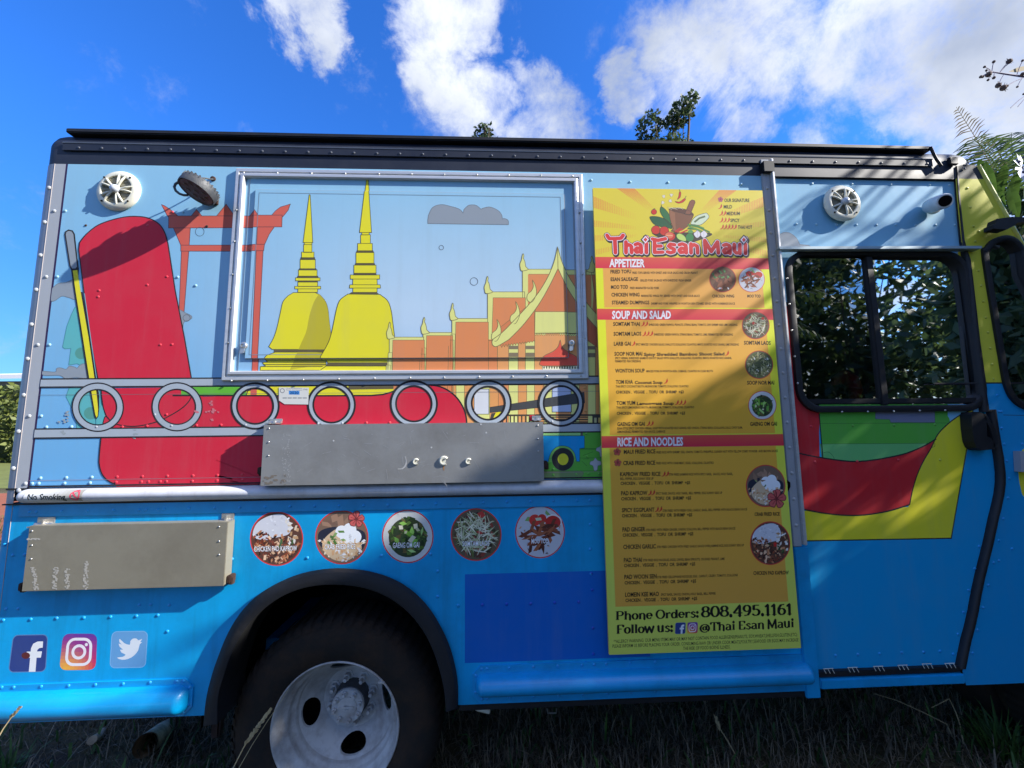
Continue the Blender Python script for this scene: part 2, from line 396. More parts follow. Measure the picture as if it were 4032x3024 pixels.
# ------------------------------------------------------------------ colours of the print
LB1 = rgb(140,190,218); LB2 = rgb(188,210,228); LB3 = rgb(104,170,218)
OUT = rgb(34,32,36); GREYB = rgb(166,176,186); REDB = rgb(206,36,60); CREAMP = rgb(222,222,134); ORNG = rgb(222,138,86); GATE = rgb(208,96,80)
YEL = rgb(226,216,44); DKB = rgb(96,88,60); TEAL = rgb(92,176,180); CLD = rgb(142,152,162); GRN = rgb(96,178,52); GRN2 = rgb(74,160,66); PURP = rgb(44,26,72)
TXO = rgb(120,120,92)
XL, XS, XR = -1.83, -1.78, 1.252           # seam, purple line, sliding door post
ZT, ZN, ZU, ZB, ZR = 2.71, 2.626, 1.300, 1.242, 0.473
def skyc(x, z):
    t = (z-1.3)/(2.626-1.3); a = mixc(LB3, LB2, t*1.9) if t < .5 else mixc(LB2, LB1, (t-.5)*2.1)
    return mixc(mixc(LB3, LB1, t), a, max(0, min(1, (x+1.4)/1.0)))

truck = empty('food_truck', (0, 1.1, 0), 'large blue step van with red boat and golden temple artwork along its side', 'food truck')
# --- shell
def roof_mesh():
    x0, x1, rr0 = -1.895, P('W',2114,358)[0]+.02, .07
    prf = [(0,ZN),(0,2.716),(.004,2.732),(.016,2.756),(.036,2.776),(.062,2.790),(.10,2.798),(.2,2.803),(2.0,2.803),(2.17,2.70),(2.17,ZN)]
    secs = [(x0+rr0*(1-math.cos(a)), rr0*(1-math.sin(a))) for a in [PI/2*i/8 for i in range(8)]]+[(x0+rr0, 0), (x1-.10, 0)]+[(x1-.10+.10*math.sin(a), .10*(1-math.cos(a))) for a in [PI/2*i/8 for i in range(1, 9)]]
    vs = []; fs = []; k = len(prf)
    for x, d in secs:
        for y, z in prf:
            zz = z-d*.9*max(0, min(1, (z-2.70)/.09)); vs.append((x, min(y+d, 2.17) if y < 1 else y-d*.5, zz))
    for i in range(len(secs)-1):
        for j in range(k-1): a = i*k+j; fs.append((a, a+1, a+k+1, a+k))
    fs += [tuple(range(k)), tuple(range((len(secs)-1)*k, len(secs)*k))]
    return MB().add(vs, fs)
roof_mesh().build('roof', NAVY, truck, 40)
sh = MB(); sh.box(-1.893, -1.86, .12, 2.1, ZR, ZN); sh.box(-1.893, 2.2, 2.17, 2.2, ZR, ZN); sh.box(-1.88, 3.2, .45, 2.17, .47, .52); sh.box(-1.88, 1.2, .95, .97, .5, ZN)
sh.box(2.95, 3.0, .05, 2.17, .5, 1.6)
sh.box(1.2, 1.22, .36, 2.17, .5, ZN)
sh.build('rear_and_far_walls', BLUE, truck)
def corner(z0, z1, mat, nm):
    pr = [(XL, 0.0)]+[(XL-.065*math.sin(a), .065-.065*math.cos(a)) for a in [PI/2*i/6 for i in range(1, 7)]]+[(XL-.065, .13)]
    vs = [(x, y, z) for z in (z0, z1) for x, y in pr]; n = len(pr)
    m = MB(); m.add(vs, [(i, i+1, i+1+n, i+n) for i in range(n-1)]); m.build(nm, mat, truck, 60)
corner(ZU, ZN, GREY, 'rear_corner_post'); corner(ZB, ZU-.004, GREY, 'rear_corner_post'); corner(ZR, ZB-.004, BLUE, 'rear_corner_post')
MB().box(XL, XR, .002, .03, ZU, ZN).build('upper_side_panel', GREY, truck)
# seam bead on rear corner
MB().tube([(XL+.002, -.0005, ZR+.02), (XL+.002, -.0005, ZN)],   .0010, 6).build('seam_bead', Mat('sealant', rgb(170,160,156), .6).m, truck)
# lower panel with wheel arch opening
FO = [(0,1345),(20,1150),(60,980),(110,830),(180,660),(270,510),(380,390),(520,295),(700,215),(880,175),(1060,166),(1250,190),(1420,245),(1560,330),(1680,450),(1770,590),(1840,740),(1885,900),(1905,1050),(1912,1180)]
arch = [P('F', x, y) for x, y in sm(FO[:], False, 3)]
arch = [p for p in arch if p[1] > ZR]
outer = [(XL, ZB), (XL, ZR), (arch[0][0]+.012, ZR)]+[(p[0]+(.012 if p[0] < -.6 else -.012), p[1]-.012) for p in arch]+[(arch[-1][0]-.012, ZR), (XR, ZR), (XR, ZB)]
MB().prism(outer, 0, .025).build('lower_side_panel', BLUE, truck)
# flange strip just under the rub rail
fl = MB().box(-1.80, XR-.01, -.006, 0, P('E',700,120)[1], ZB-.002, .002)
fl.build('rail_flange', BLUER, truck)
def halfpipe(x0, x1, zc, rz, dep, mat, name, caps=(True, True), y0=0.0):
    xs = []
    ns = 8; e = .028
    if caps[0]: xs += [(x0+e*(1-math.cos(PI/2*i/ns)), math.sin(PI/2*i/ns)) for i in range(ns)]
    xs += [(x0+(e if caps[0] else 0), 1), (x1-(e if caps[1] else 0), 1)]
    if caps[1]: xs += [(x1-e*(1-math.cos(PI/2*i/ns)), math.sin(PI/2*i/ns)) for i in range(ns-1, -1, -1)]
    vs = []; fs = []; n = 14
    for x, s in xs:
        s = max(.03, s)
        for k in range(n+1):
            a = PI*k/n; vs.append((x, y0-dep*s*math.sin(a), zc+rz*(.35+.65*s)*math.cos(a)))
    for i in range(len(xs)-1):
        for k in range(n): a = i*(n+1)+k; fs.append((a, a+1, a+n+2, a+n+1))
    return MB().add(vs, fs).build(name, mat, truck, 50)
halfpipe(-1.80, 1.12, (ZU+ZB)/2, (ZU-ZB)/2-.003, .036, WHITE, 'rub_rail', (True, False))
MB().box(-1.86, XR, -.0015, 0, ZU-.0065, ZU+.0005).build('black_pinstripe', BLACKM, truck)
MB().box(-1.86, XR, -.0075, 0, ZB-.0035, ZB+.0015).build('black_pinstripe', BLACKM, truck)
# rockers
def rocker(c0, x0, x1, ztop, zb, t0, t1, caps):
    pl = [(x0+.03, ztop), (x0, ztop-.03), (x0, zb+.03), (x0+.03, zb)] if caps[0] else [(x0, ztop), (x0, zb)]
    pl += [(x1-.03, zb), (x1, zb+.03), (x1, ztop-.03), (x1-.03, ztop)] if caps[1] else [(x1, zb), (x1, ztop)]
    MB().prism(pl, -.006, .0).build('rocker_flange', BLUER, truck)
    halfpipe(x0+(.012 if caps[0] else 0), x1-(.012 if caps[1] else 0), (t0+t1)/2, (t0-t1)/2, .05, BLUER, 'rocker_rail', caps, -.006)
rocker('E', XL+.02, P('E',1178,1200)[0], P('E',600,1130)[1], ZR+.004, P('E',600,1168)[1], P('E',600,1335)[1], (False, True))
rocker('G', P('G',200,1060)[0], P('I',318,1200)[0], P('G',600,920)[1], ZR+.004, P('G',600,975)[1], P('G',600,1120)[1], (True, True))
# black lip along the bottom edge
MB().box(P('G',105,1197)[0], XR, .0, .05, ZR-.02, ZR-.001).build('bottom_lip', BLACKM, truck)
# fender flare
FI = [(105,1330),(110,1130),(150,980),(200,830),(262,700),(350,570),(470,455),(620,360),(800,302),(1000,288),(1200,312),(1380,380),(1530,490),(1640,625),(1720,780),(1775,950),(1805,1100),(1815,1240)]
fo = sm(FO[:-1]+[(1905,1215)], False, 4); fi = sm(FI, False, 4)
def resamp(p, n):
    d = [0]
    for i in range(1, len(p)): d.append(d[-1]+math.dist(p[i], p[i-1]))
    out = []
    for k in range(n):
        t = d[-1]*k/(n-1); i = max(j for j in range(len(d)) if d[j] <= t+1e-9); i = min(i, len(p)-2); u = (t-d[i])/(d[i+1]-d[i]); out.append((p[i][0]+(p[i+1][0]-p[i][0])*u, p[i][1]+(p[i+1][1]-p[i][1])*u))
    return out
n = 60; fo = resamp(fo, n); fi = resamp(fi, n); vs = []; fs = []
rows = [(0, -.0005), (0, -.012), (.25, -.032), (.65, -.040), (1, -.036), (1.02, -.024), (1.02, .14)]
for i in range(n):
    for t, dep in rows:
        px = (fo[i][0]+(fi[i][0]-fo[i][0])*t, fo[i][1]+(fi[i][1]-fo[i][1])*t)
        # positions are measured on the visible faces
        q = P('F', px[0], px[1], min(dep, -.0) if dep < 0 else -.024); vs.append((q[0], dep, q[1]))
k = len(rows)
for i in range(n-1):
    for j in range(k-1): a = i*k+j; fs.append((a, a+1, a+k+1, a+k))
fs += [tuple(range(k)), tuple(range((n-1)*k, n*k))]
MB().add(vs, fs).build('wheel_arch_flare', RUB, truck, 40)
# wheel well liner
wc = Vector((-.622, 0, .360))
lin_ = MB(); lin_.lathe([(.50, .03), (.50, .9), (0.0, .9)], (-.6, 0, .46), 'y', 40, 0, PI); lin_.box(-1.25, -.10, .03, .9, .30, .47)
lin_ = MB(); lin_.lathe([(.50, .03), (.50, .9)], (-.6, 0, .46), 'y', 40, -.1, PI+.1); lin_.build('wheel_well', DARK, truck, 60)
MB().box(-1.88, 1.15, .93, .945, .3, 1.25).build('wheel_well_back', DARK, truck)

# --- wheels
def wheel(cx, first=None):
    c = (cx, 0, .360)
    if first:
        for o in first:
            q = o.copy(); COL.objects.link(q); q.parent = truck; q.location = o.location+Vector((cx-wc.x, 0, 0))
            for ch in o.children:
                r = ch.copy(); COL.objects.link(r); r.parent = q
        return
    ty = MB().lathe([(.243,.075),(.262,.062),(.30,.052),(.345,.054),(.378,.068),(.392,.085),(.400,.11),(.402,.20),(.398,.27),(.38,.30),(.33,.31),(.25,.30)], c, 'y', 72)
    # tread blocks on the shoulder
    for i in range(60):
        a = 2*PI*i/60; da = .032
        vs = []
        for r, y in ((.375, .066), (.394, .082), (.4065, .12), (.4065, .25)):
            for s in (-da, da): vs.append((c[0]+r*math.cos(a+s), y-.004, c[2]+r*math.sin(a+s)))
        ty.add(vs, [(0,1,3,2),(2,3,5,4),(4,5,7,6)])
    t = ty.build('tyre', TYRE, truck, 45)
    r2 = MB().lathe([(.243,.31),(.3,.32),(.37,.33),(.395,.36),(.395,.52),(.3,.56)], c, 'y', 48).build('inner_tyre', TYRE, truck, 45)
    rim = MB().lathe([(.2405,.082),(.2455,.074),(.2455,.070),(.2425,.067),(.239,.069),(.236,.077),(.231,.085),(.2285,.098),(.2265,.112),(.219,.120),(.2105,.124),(.2075,.132),(.2065,.146),(.203,.155),(.196,.160),(.1925,.168),(.191,.182)], c, 'y', 72).build('rim', RIMW, truck, 50)
    # dished centre disc with hand holes
    loop = circ(0, 0, .192, .192, 60); holes = []
    for k_ in range(4):
        a = R(189+90*k_); hx, hz = .158*math.cos(a), .158*math.sin(a); h = []
        for j in range(20):
            u = 2*PI*j/20; e1 = .0265*math.cos(u); e2 = .054*math.sin(u)
            h.append((hx+e1*math.cos(a)-e2*math.sin(a), hz+e1*math.sin(a)+e2*math.cos(a)))
        holes.append(h)
    inner = circ(0, 0, .126, .126, 40)
    from mathutils.geometry import delaunay_2d_cdt
    pts = []; edges = []
    for l in [loop, inner]+holes:
        o_ = len(pts); pts += [Vector(p) for p in l]; edges += [(o_+i, o_+(i+1) % len(l)) for i in range(len(l))]
    for r_ in (.135,.144,.153,.162,.171,.180,.186):
        for k_ in range(72):
            q_ = Vector((r_*math.cos(2*PI*k_/72), r_*math.sin(2*PI*k_/72)))
            ok = True
            for h5 in range(4):
                a = R(189+90*h5); dx, dz = q_.x-.158*math.cos(a), q_.y-.158*math.sin(a); u_ = dx*math.cos(a)+dz*math.sin(a); v_ = -dx*math.sin(a)+dz*math.cos(a)
                if (u_/.0285)**2+(v_/.056)**2 < 1: ok = False
            if ok: pts.append(q_)
    ov, oe, of, _a, _b, _c = delaunay_2d_cdt(pts, edges, [], 0, 1e-6)
    def yy(r): return .181+(.192-r)/.066*.080
    keep = []
    for f in of:
        cx_ = sum((ov[i] for i in f), Vector((0,0)))/len(f)
        if cx_.length < .1255: continue
        bad = False
        for h5 in range(4):
            a = R(189+90*h5); dx, dz = cx_.x-.158*math.cos(a), cx_.y-.158*math.sin(a); u_ = dx*math.cos(a)+dz*math.sin(a); v_ = -dx*math.sin(a)+dz*math.cos(a)
            if (u_/.0265)**2+(v_/.054)**2 < .97: bad = True
        if not bad: keep.append(tuple(f))
    d = MB(); d.add([(c[0]+v.x, yy(v.length), c[2]+v.y) for v in ov], keep)
    for h in holes:                                     # hole edges with thickness
        k_ = len(h); vv = []
        for p in h: y0 = yy(math.hypot(*p)); vv += [(c[0]+p[0], y0, c[2]+p[1]), (c[0]+p[0], y0+.012, c[2]+p[1])]
        d.add(vv, [(2*i, 2*((i+1) % k_), 2*((i+1) % k_)+1, 2*i+1) for i in range(k_)])
    d.lathe([(.126,.261),(.122,.266),(.112,.268),(.108,.270),(.0,.270)], c, 'y', 40)
    disc = d.build('wheel_disc', RIMW, rim, 35)
    for i in range(8):
        a = R(15+45*i); x, z = c[0]+.089*math.cos(a), c[2]+.089*math.sin(a)
        MB().lathe([(.024,.270),(.024,.266),(.015,.265),(.015,.246),(.0,.246)], (x,0,z), 'y', 6).lathe([(.008,.252),(.008,.224),(0,.222)], (x,0,z), 'y', 8).build('lug_nut', RIMW, rim, 30)
    hub = MB().lathe([(.074,.271),(.070,.24),(.069,.215),(.062,.212)], c, 'y', 32).build('hub_barrel', Mat('hub_grey', rgb(70,72,76), .6, dirt=.6, dscale=20, dirtcol=rgb(60,55,52)).m, rim, 40)
    fc = MB().lathe([(.066,.214),(.0665,.204),(.064,.200),(.040,.199),(.038,.194),(.012,.192),(.010,.197),(.0,.198)], c, 'y', 40)
    fc.box(c[0]-.030, c[0]+.030, .188, .194, c[2]-.005, c[2]+.005, .002)
    fc.build('hub_cap', RIMW, rim, 40)
    for i in range(8):
        a = R(12+45*i); x, z = c[0]+.053*math.cos(a), c[2]+.053*math.sin(a)
        MB().lathe([(.0105,.200),(.0105,.192),(.0075,.191),(.007,.178),(0,.177)], (x,0,z), 'y', 8).build('hub_bolt', RIMW, rim, 30)
    MB().box(c[0]+.16, c[0]+.186, .066, .084, c[2]+.158, c[2]+.166, .002).build('balance_weight', ALU, rim)
    MB().lathe([(.07,.28),(.07,.9),(0,.9)], c, 'y', 16).build('axle', RUST, truck)
    return [t, r2, rim]
w1 = wheel(wc.x); wheel(2.72, w1)

# --- underside: exhaust, springs, chassis rail
MB().tube([P3('E',885,1520,.42), P3('E',985,1445,.62), P3('E',1080,1390,.9), P3('E',1250,1330,1.3)], [.047, .047, .047, .047], 20, cap=False).tube([P3('E',885,1520,.421), P3('E',985,1445,.62)], .043, 20, cap=False).build('exhaust_pipe', PIPE, truck, 60)
for y_ in (.55, 1.5): MB().box(-1.8, 2.9, y_, y_+.08, .42, .50, .01).build('chassis_rail', RUST, truck)
for a_ in ((-1.30,-1.26,.40,.44,.12,.47,.008),(-1.21,-1.17,.6,.66,.20,.47,.008),(-.02,.04,.5,.56,.28,.47,.006)): MB().box(*a_).build('hanger_bracket', RUST, truck)
MB().tube([P3('E',560,1490,.5), P3('E',600,1470,.6), P3('E',640,1420,.75)], .018, 12).build('tail_pipe', PIPE, truck, 60)
MB().tube([P3('G',190,1215,.2), P3('G',240,1240,.2), P3('G',320,1258,.2)], .010, 8).build('white_hose_end', CREAM, truck, 60)
MB().tube([P3('G',725,1240,.5), P3('G',730,1270,.5), P3('G',790,1270,.5), P3('G',792,1240,.5)], .004, 6).build('hose_clip', ZINC, truck)
MB().box(P('I',140,1290,.4)[0]-.3, P('I',140,1290,.4)[0]+.3, .4, .46, .36, .44, .01).build('step_bracket', RUST, truck)

# --- gutter and roof rail
MB().box(-1.80, 2.02, -.007, -.002, 2.683, 2.717, .0015).build('roof_gutter', NAVY, truck)
MB().tube([(-1.80, -.006, 2.7175), (2.02, -.006, 2.7175)], .0035, 6).build('gutter_bead', Mat('grey_bead', rgb(104,110,122), .35, metal=.3).m, truck)
MB().box(-1.797, 2.028, -.006, .07, 2.766, 2.786, .004).build('awning_rail', BLACKM, truck)
MB().tube([P3('H',975,228,-.012), P3('H',990,262,-.012), P3('H',1005,290,-.012), P3('H',1030,325,-.012)], .006, 8).box(P('H',1010,0)[0], P('H',1052,0)[0], -.018, -.002, P('H',1030,325)[1], P('H',1030,288)[1], .003).build('roof_clamp', BLACKM, truck)

# --- rivets
riv_me = {}
def dome(r, h, mat, nm):
    key = (r, mat.name)
    if key not in riv_me:
        m = MB(); m.lathe([(r, .0), (r*.93, -h*.45), (r*.6, -h*.88), (r*.01, -h)], (0,0,0), 'y', 10); me = m.mesh(nm, 60); me.materials.append(mat); riv_me[key] = me
    return riv_me[key]
rm_cache = {}
def paint(name, c, rough=.4):
    if name not in rm_cache: rm_cache[name] = Mat(name, c, rough, spec=.5, dirt=.3, dscale=60, dirtcol=rgb(110,105,98)).m
    return rm_cache[name]
RIVP = {'l': paint('rivet_light_blue', rgb(150,196,218)), 'g': paint('rivet_grey', rgb(178,182,186)), 'r': paint('rivet_red', rgb(214,44,62)), 'b': paint('rivet_blue', rgb(0,152,222)),
        'n': paint('rivet_navy', rgb(60,66,80)), 'v': paint('rivet_green', rgb(92,168,60)), 'y': paint('rivet_yellow', rgb(200,196,60)), 'd': paint('rivet_deep_blue', rgb(0,72,186))}
def rivets(crop, pts, k, r=.0072, dep=0.0, name='rivet', h=None):
    for x, y in pts:
        q = P(crop, x, y, dep); r_ = r*.84; o = bpy.data.objects.new(name, dome(r_, h or r*.42, RIVP[k] if k in RIVP else k, name)); COL.objects.link(o)
        o.parent = truck; o.location = (q[0], dep-truck.location.y, q[1])
def row(x0, y0, x1, y1, n): return [(x0+(x1-x0)*i/(n-1), y0+(y1-y0)*i/(n-1)) for i in range(n)]
rivets('W', row(170,319,2003,353.5,38), 'n', .0068, -.007)
rivets('H', [(1103,307),(1165,307),(1195,290),(1147,337)], 'n', .0068, -.003)
rivets('A', [(427,640),(388,940),(352,1228),(314,1528)], 'g', .010); rivets('C', [(228,235),(200,485),(172,748),(134,1012),(97,1280)], 'g', .010)
rivets('A', [(473,842),(403,1415)], 'g', .0085); rivets('C', [(275,383),(213,900),(185,1390)], 'g', .0085)
rivets('C', [(138,1440)], 'g', .011)
rivets('A', [(570,842),(500,1415),(1705,1492),(1548,1418),(1595,852)], 'l'); rivets('C', [(360,383),(300,900)], 'l')
rivets('A', [(1503,852),(1288,970),(1455,1415),(1285,1487),(865,1535),(857,1590)], 'r')
rivets('C', [(715,35),(1165,383),(1250,380),(890,979),(1068,972),(1210,889),(1428,968),(1605,965),(852,1341),(1035,1338),(1217,1335),(1402,1332),(1580,1330),(1760,1326),(845,1380),(1028,1377),(1080,1376),(1165,1375),(1210,1374),(1397,1372),(1577,1368),(1760,1363)], 'r')
rivets('C', [(338,980),(520,978),(295,1350),(483,1347),(667,1344),(235,1390),(282,1389),(470,1388),(655,1385)], 'l')
rivets('C', [(703,979),(1247,970),(1785,965),(1127,890)], 'g')
rivets('D', [(505,310),(640,308),(1818,300)], 'g'); rivets('D', [(775,306),(905,305)], 'r')
rivets('N5', [(355,1375),(355,1437),(604,1430),(735,1428),(853,1427),(715,990),(720,1235)], 'v'); rivets('N5', [(695,490),(705,740)], paint('rivet_orange', rgb(206,150,80)))
rivets('E', [(178,102),(218,102),(375,98),(532,95),(690,92),(848,90),(888,88),(962,87),(1000,84),(1152,80),(1307,77),(1458,75),(1610,73)], 'b', .007, -.006)
rivets('D', [(204,781),(345,777),(483,775),(620,773),(759,770),(896,768),(1032,765),(1165,761),(1300,758),(1433,753),(1565,750),(1697,747),(1825,745),(1958,742),(2030,741)], 'b', .007, -.006)
rivets('E', [(37,692),(110,690),(847,668),(917,665),(1030,668),(20,760),(187,755),(345,748),(510,745),(672,740),(830,735),(960,730),(1018,828),(28,300),(78,365),(150,362),(1412,388)], 'b')
rivets('E', [(10,1168),(83,1168),(250,1163),(417,1158),(580,1152),(748,1147),(912,1138),(1075,1132),(1117,1130),(1155,1170),(1145,1275),(1115,1320),(230,1362),(400,1355),(565,1348),(730,1341),(893,1334)], 'b', .007, -.006)
rivets('F', [(778,88),(1332,72),(1700,60),(1752,188),(1752,378),(1907,447)], 'b')
rivets('G', [(1030,110),(97,510)], 'b'); rivets('G', [(268,505),(440,500),(610,497),(780,490),(950,485),(1038,285),(1045,400),(1050,670),(1053,852)], 'd')
rivets('G', [(263,960),(302,957),(458,952),(629,944),(802,938),(973,932),(1060,926),(1145,923),(1315,915),(1490,908),(1665,900),(221,1007),(221,1125),(265,1172),(305,1168),(460,1162),(632,1155),(807,1147),(980,1140),(1150,1132),(1320,1124),(1490,1117),(1660,1108),(1828,1100),(1993,1093)], 'b', .007, -.006)
rivets('M4', [(2062,137),(2080,370),(2100,603),(2125,848),(2140,1083)], 'b')
rivets('D', [(2032,877),(2032,1017),(2037,1155)], 'b')
rivets('W', [(1277,389),(1361,393),(1443,394),(1521,396),(1601,398)], 'l')
# ------------------------------------------------------------------ printed artwork of the upper side
CLU = (XS, XR-.03, ZU, ZN)
HR = (P('B',162,800)[0], P('B',2085,800)[0], P('B',1200,1275)[1], P('B',1200,165)[1])     # clear opening of the hatch frame
HIN = (P('B',208,700)[0], P('B',2030,700)[0], P('B',1000,1195)[1], P('B',1000,235)[1], -.0095)   # raised inner panel
bgp = Print(0.0, None)
def grid(pr, x0, x1, z0, z1, nx, nz, f, lay=0):
    for i in range(nx):
        for j in range(nz):
            a, b_, c, d = x0+(x1-x0)*i/nx, x0+(x1-x0)*(i+1)/nx, z0+(z1-z0)*j/nz, z0+(z1-z0)*(j+1)/nz
            pr.T.append(([(a,c),(b_,c),(b_,d),(a,d)], f, lay))
grid(bgp, XS, XR-.03, ZU, ZN, 14, 14, skyc)
bgp.xz([(XL,ZU),(XS,ZU),(XS,ZN),(XL,ZN)], rgb(164,169,176), 0)
bgp.xz([(XS-.004,ZU),(XS+.004,ZU),(XS+.004,ZN),(XS-.004,ZN)], PURP, 2)
bgp.build('sky_coloured_wrap', truck)
# hatch
FRX0, FRX1, FRZ0, FRZ1 = -1.084, .389, 1.710, 2.611
hatch = MB().box(HR[0]-.003, HR[1]+.003, -.002, .01, HR[2]-.003, HR[3]+.003).box(HIN[0]-.003, HIN[1]+.003, -.0093, -.001, HIN[2]-.003, HIN[3]+.003, .003).build('serving_hatch', GREY, truck)
HD = -.003
RAI = HIN
def pr_pair(fn, name, base=0):
    """the same motif on the truck side and, where it crosses the hatch, on the hatch"""
    a = Print(0.0, CLU, base=base); fn(a); a.T = [t for t in a.T]
    a.build(name, truck)
    h = Print(HD, (HR[0], HR[1], HR[2], HR[3]), RAI, base=base); fn(h); h.build(name, hatch)
def bgh():
    h = Print(HD, (HR[0], HR[1], HR[2], HR[3]), RAI); grid(h, HR[0], HR[1], HR[2], HR[3], 14, 12, skyc)
    h.build('sky_coloured_wrap', hatch)
    # score lines round the raised panel
    e = Print(-.0098, None)
    x0, x1, z0, z1 = HIN[0]+.016, HIN[1]-.016, HIN[2]+.014, HIN[3]-.014
    for a, b_ in (((x0,z1),(x1,z1)), ((x0,z0),(x1,z0)), ((x0,z0),(x0,z1)), ((x1,z0),(x1,z1))): e.wstroke([a, b_], .0022, rgb(120,140,156), 6)
    e.build('score_line', hatch)
bgh()
def gate(p):
    c = OUT_G = rgb(90,60,66)
    p.crop = 'A'; BA = lambda x, y: ((850+x*.67812)/.45208, (600+y*.67812-450)/.45208)
    def b_(x, y): return BA(x, y)
    p.poly([(1553,1900),(1580,1192),(1575,1140),(1510,990),(1658,990),(1645,1192),(1590,1900)], GATE, 1, c, 5)
    p.poly([b_(208,1290), b_(240,575), b_(247,437), b_(345,437), b_(315,480), b_(288,540), b_(280,575), b_(243,1290)], GATE, 1, c, 5)
    p.poly([(1575,1140), b_(288,538), b_(283,575), (1575,1192)], GATE, 3, c, 5)
    p.poly([(1405,785),(1430,795),(1470,820),(1510,850),(1545,880),(1475,905),(1455,880),(1435,840)], GATE, 1, c, 5)
    p.poly([(1665,886),(1712,830),(1760,886)], GATE, 1, c, 5); p.poly([(1885,888),(1970,783),(2045,888)], GATE, 1, c, 5)
    p.poly([b_(195,370), b_(226,333), b_(252,370)], GATE, 1, c, 5)
    p.poly([b_(330,369), b_(350,345), b_(380,322), b_(437,305), b_(425,340), b_(405,365), b_(392,380)], GATE, 1, c, 5)
    p.poly([(1470,885), b_(390,369), b_(388,437), (1468,990)], GATE, 4, c, 5)
    for (x, y, r) in ((1740,1023,38),): p.stroke(circ(x, y, r, r, 24), 4, rgb(70,80,96), 6, True)
    x, y = b_(203,553); p.stroke(circ(x, y, 28, 28, 24), 4, rgb(130,70,70), 7, True)
pr_pair(gate, 'swing_gate_picture', 6)
def cloudl(p):
    p.crop = 'C'
    p.poly(sm([(370,-10),(420,-60),(480,-70),(560,-90),(560,48),(500,40),(450,30),(400,62),(370,60)], True), CLD, 1, rgb(110,120,130), 4)
    p.poly([(585,100),(545,110),(520,160),(485,250),(455,400),(470,412),(515,410),(500,530),(560,520),(640,560),(640,640),(500,700),(480,760),(520,840),(545,900),(560,995),(760,1000),(760,100)], TEAL, 1, rgb(70,140,150), 4)
    p.ell(590,445,45,42, rgb(84,150,140), 2); p.ell(660,880,50,45, rgb(84,150,140), 2); p.ell(740,180,8,8,rgb(84,150,140),2)
    p.poly(sm([(310,575),(400,580),(412,555),(440,550),(480,560),(505,538),(545,545),(560,552),(590,525),(640,520),(700,540),(700,635),(560,620),(480,628),(430,605),(320,605)], True), CLD, 3, rgb(110,120,130), 4)
    p.poly(sm([(1290,130),(1325,138),(1345,150),(1385,170),(1393,188),(1370,205),(1340,215),(1325,240),(1300,220)], True), CLD, 3, rgb(110,120,130), 4)
    p.stroke(circ(1355,188,26,24,20), 4, rgb(90,96,104), 5, True)
cl = Print(0.0, CLU, base=14); cloudl(cl); cl.build('tree_and_cloud_picture', truck)

# red boat body, yellow stick
bt = Print(0.0, CLU, base=56); bt.crop = 'C'
AC = lambda x, y: ((x*.45208)/.54241, (450+y*.45208-1150)/.54241)
tail = sm([AC(695,1120), AC(750,1050), AC(850,970), AC(980,920), AC(1110,893), AC(1230,893), AC(1320,915), AC(1395,965), AC(1440,1040), AC(1465,1130)], False, 5)+[(1275,0),(1340,330),(1393,640),(715,640),(655,330),(612,0),AC(688,1180)]
bt.poly(tail, REDB, 4, OUT, 8)
bt.poly([(745,700),(1445,690),(1475,760),(2200,740),(2200,1460),(870,1460)]+sm([(840,1395),(790,1372),(745,1325),(724,1260),(722,1200),(735,1060),(745,990),(752,930),(765,900)], False)+[(738,720)], REDB, 4)
bt.stroke(sm([(840,1395),(790,1372),(745,1325),(724,1260),(722,1200),(735,1060)], False), 9, OUT, 6)
bt.stroke(sm([(736,700),(742,780),(755,850),(785,915),(850,960),(980,975),(1130,945),(1230,900),(1320,845),(1375,790),(1400,730)], False), 8, OUT, 6)
bt.poly([(765,900),(750,940),(742,1000),(700,1000),(700,860),(742,820)], TEAL, 5); bt.stroke(sm([(790,915),(765,905),(750,950),(740,1000)]), 7, OUT, 6)
# stick
bt.crop = 'A'
bt.poly([(570,1050),(575,1025),(600,1010),(632,1018),(648,1045),(680,1330),(660,1350),(625,1350),(612,1320)], CLD, 6, OUT, 12)
bt.crop = 'C'
bt.poly([AC(620,1345), AC(690,1335), (560,0),(600,0),(660,330),(712,640),(722,760),(722,860),(716,905),(700,925),(688,905),(668,800),(636,620),(580,250),(540,0)], OUT, 5)
bt.poly([AC(636,1362), AC(676,1358), (588,0),(645,330),(684,600),(706,760),(714,850),(712,895),(704,912),(694,890),(672,760),(640,560),(590,240),(552,0)], YEL, 6)
bt.stroke([(615,10),(660,330),(705,640),(728,760)], 5, rgb(120,170,185), 7)
# front deck of the boat
bt.crop = 'B'
bt.poly([(0,1412),(540,1412),(900,1410),(970,1404)]+sm([(1020,1392),(1090,1365),(1180,1350),(1260,1352),(1330,1372),(1390,1415),(1430,1470),(1452,1530),(1458,1600)], False)+[(1500,1700),(1500,2000),(0,2000)], REDB, 4)
bt.stroke([(-250,1412),(0,1412),(540,1414),(900,1412),(970,1406)]+sm([(1020,1392),(1090,1365),(1180,1350),(1260,1352),(1330,1372),(1390,1415),(1430,1470),(1452,1530),(1458,1600)], False), 9, OUT, 6)
bt.poly([(-200,1362),(180,1362),(178,1408),(-200,1408)], GRN, 5)
bt.poly([(178,1362),(1032,1355),(1032,1390),(1000,1402),(900,1408),(178,1410)], YEL, 5); bt.poly([(770,1352),(1032,1350),(1032,1374),(770,1378)], DKB, 6)
bt.poly([(200,1360),(240,1360),(238,1410),(202,1410)], GATE, 6); bt.stroke([(178,1408),(186,1385),(205,1380)], 5, OUT, 7)
bt.build('red_boat_picture', truck)

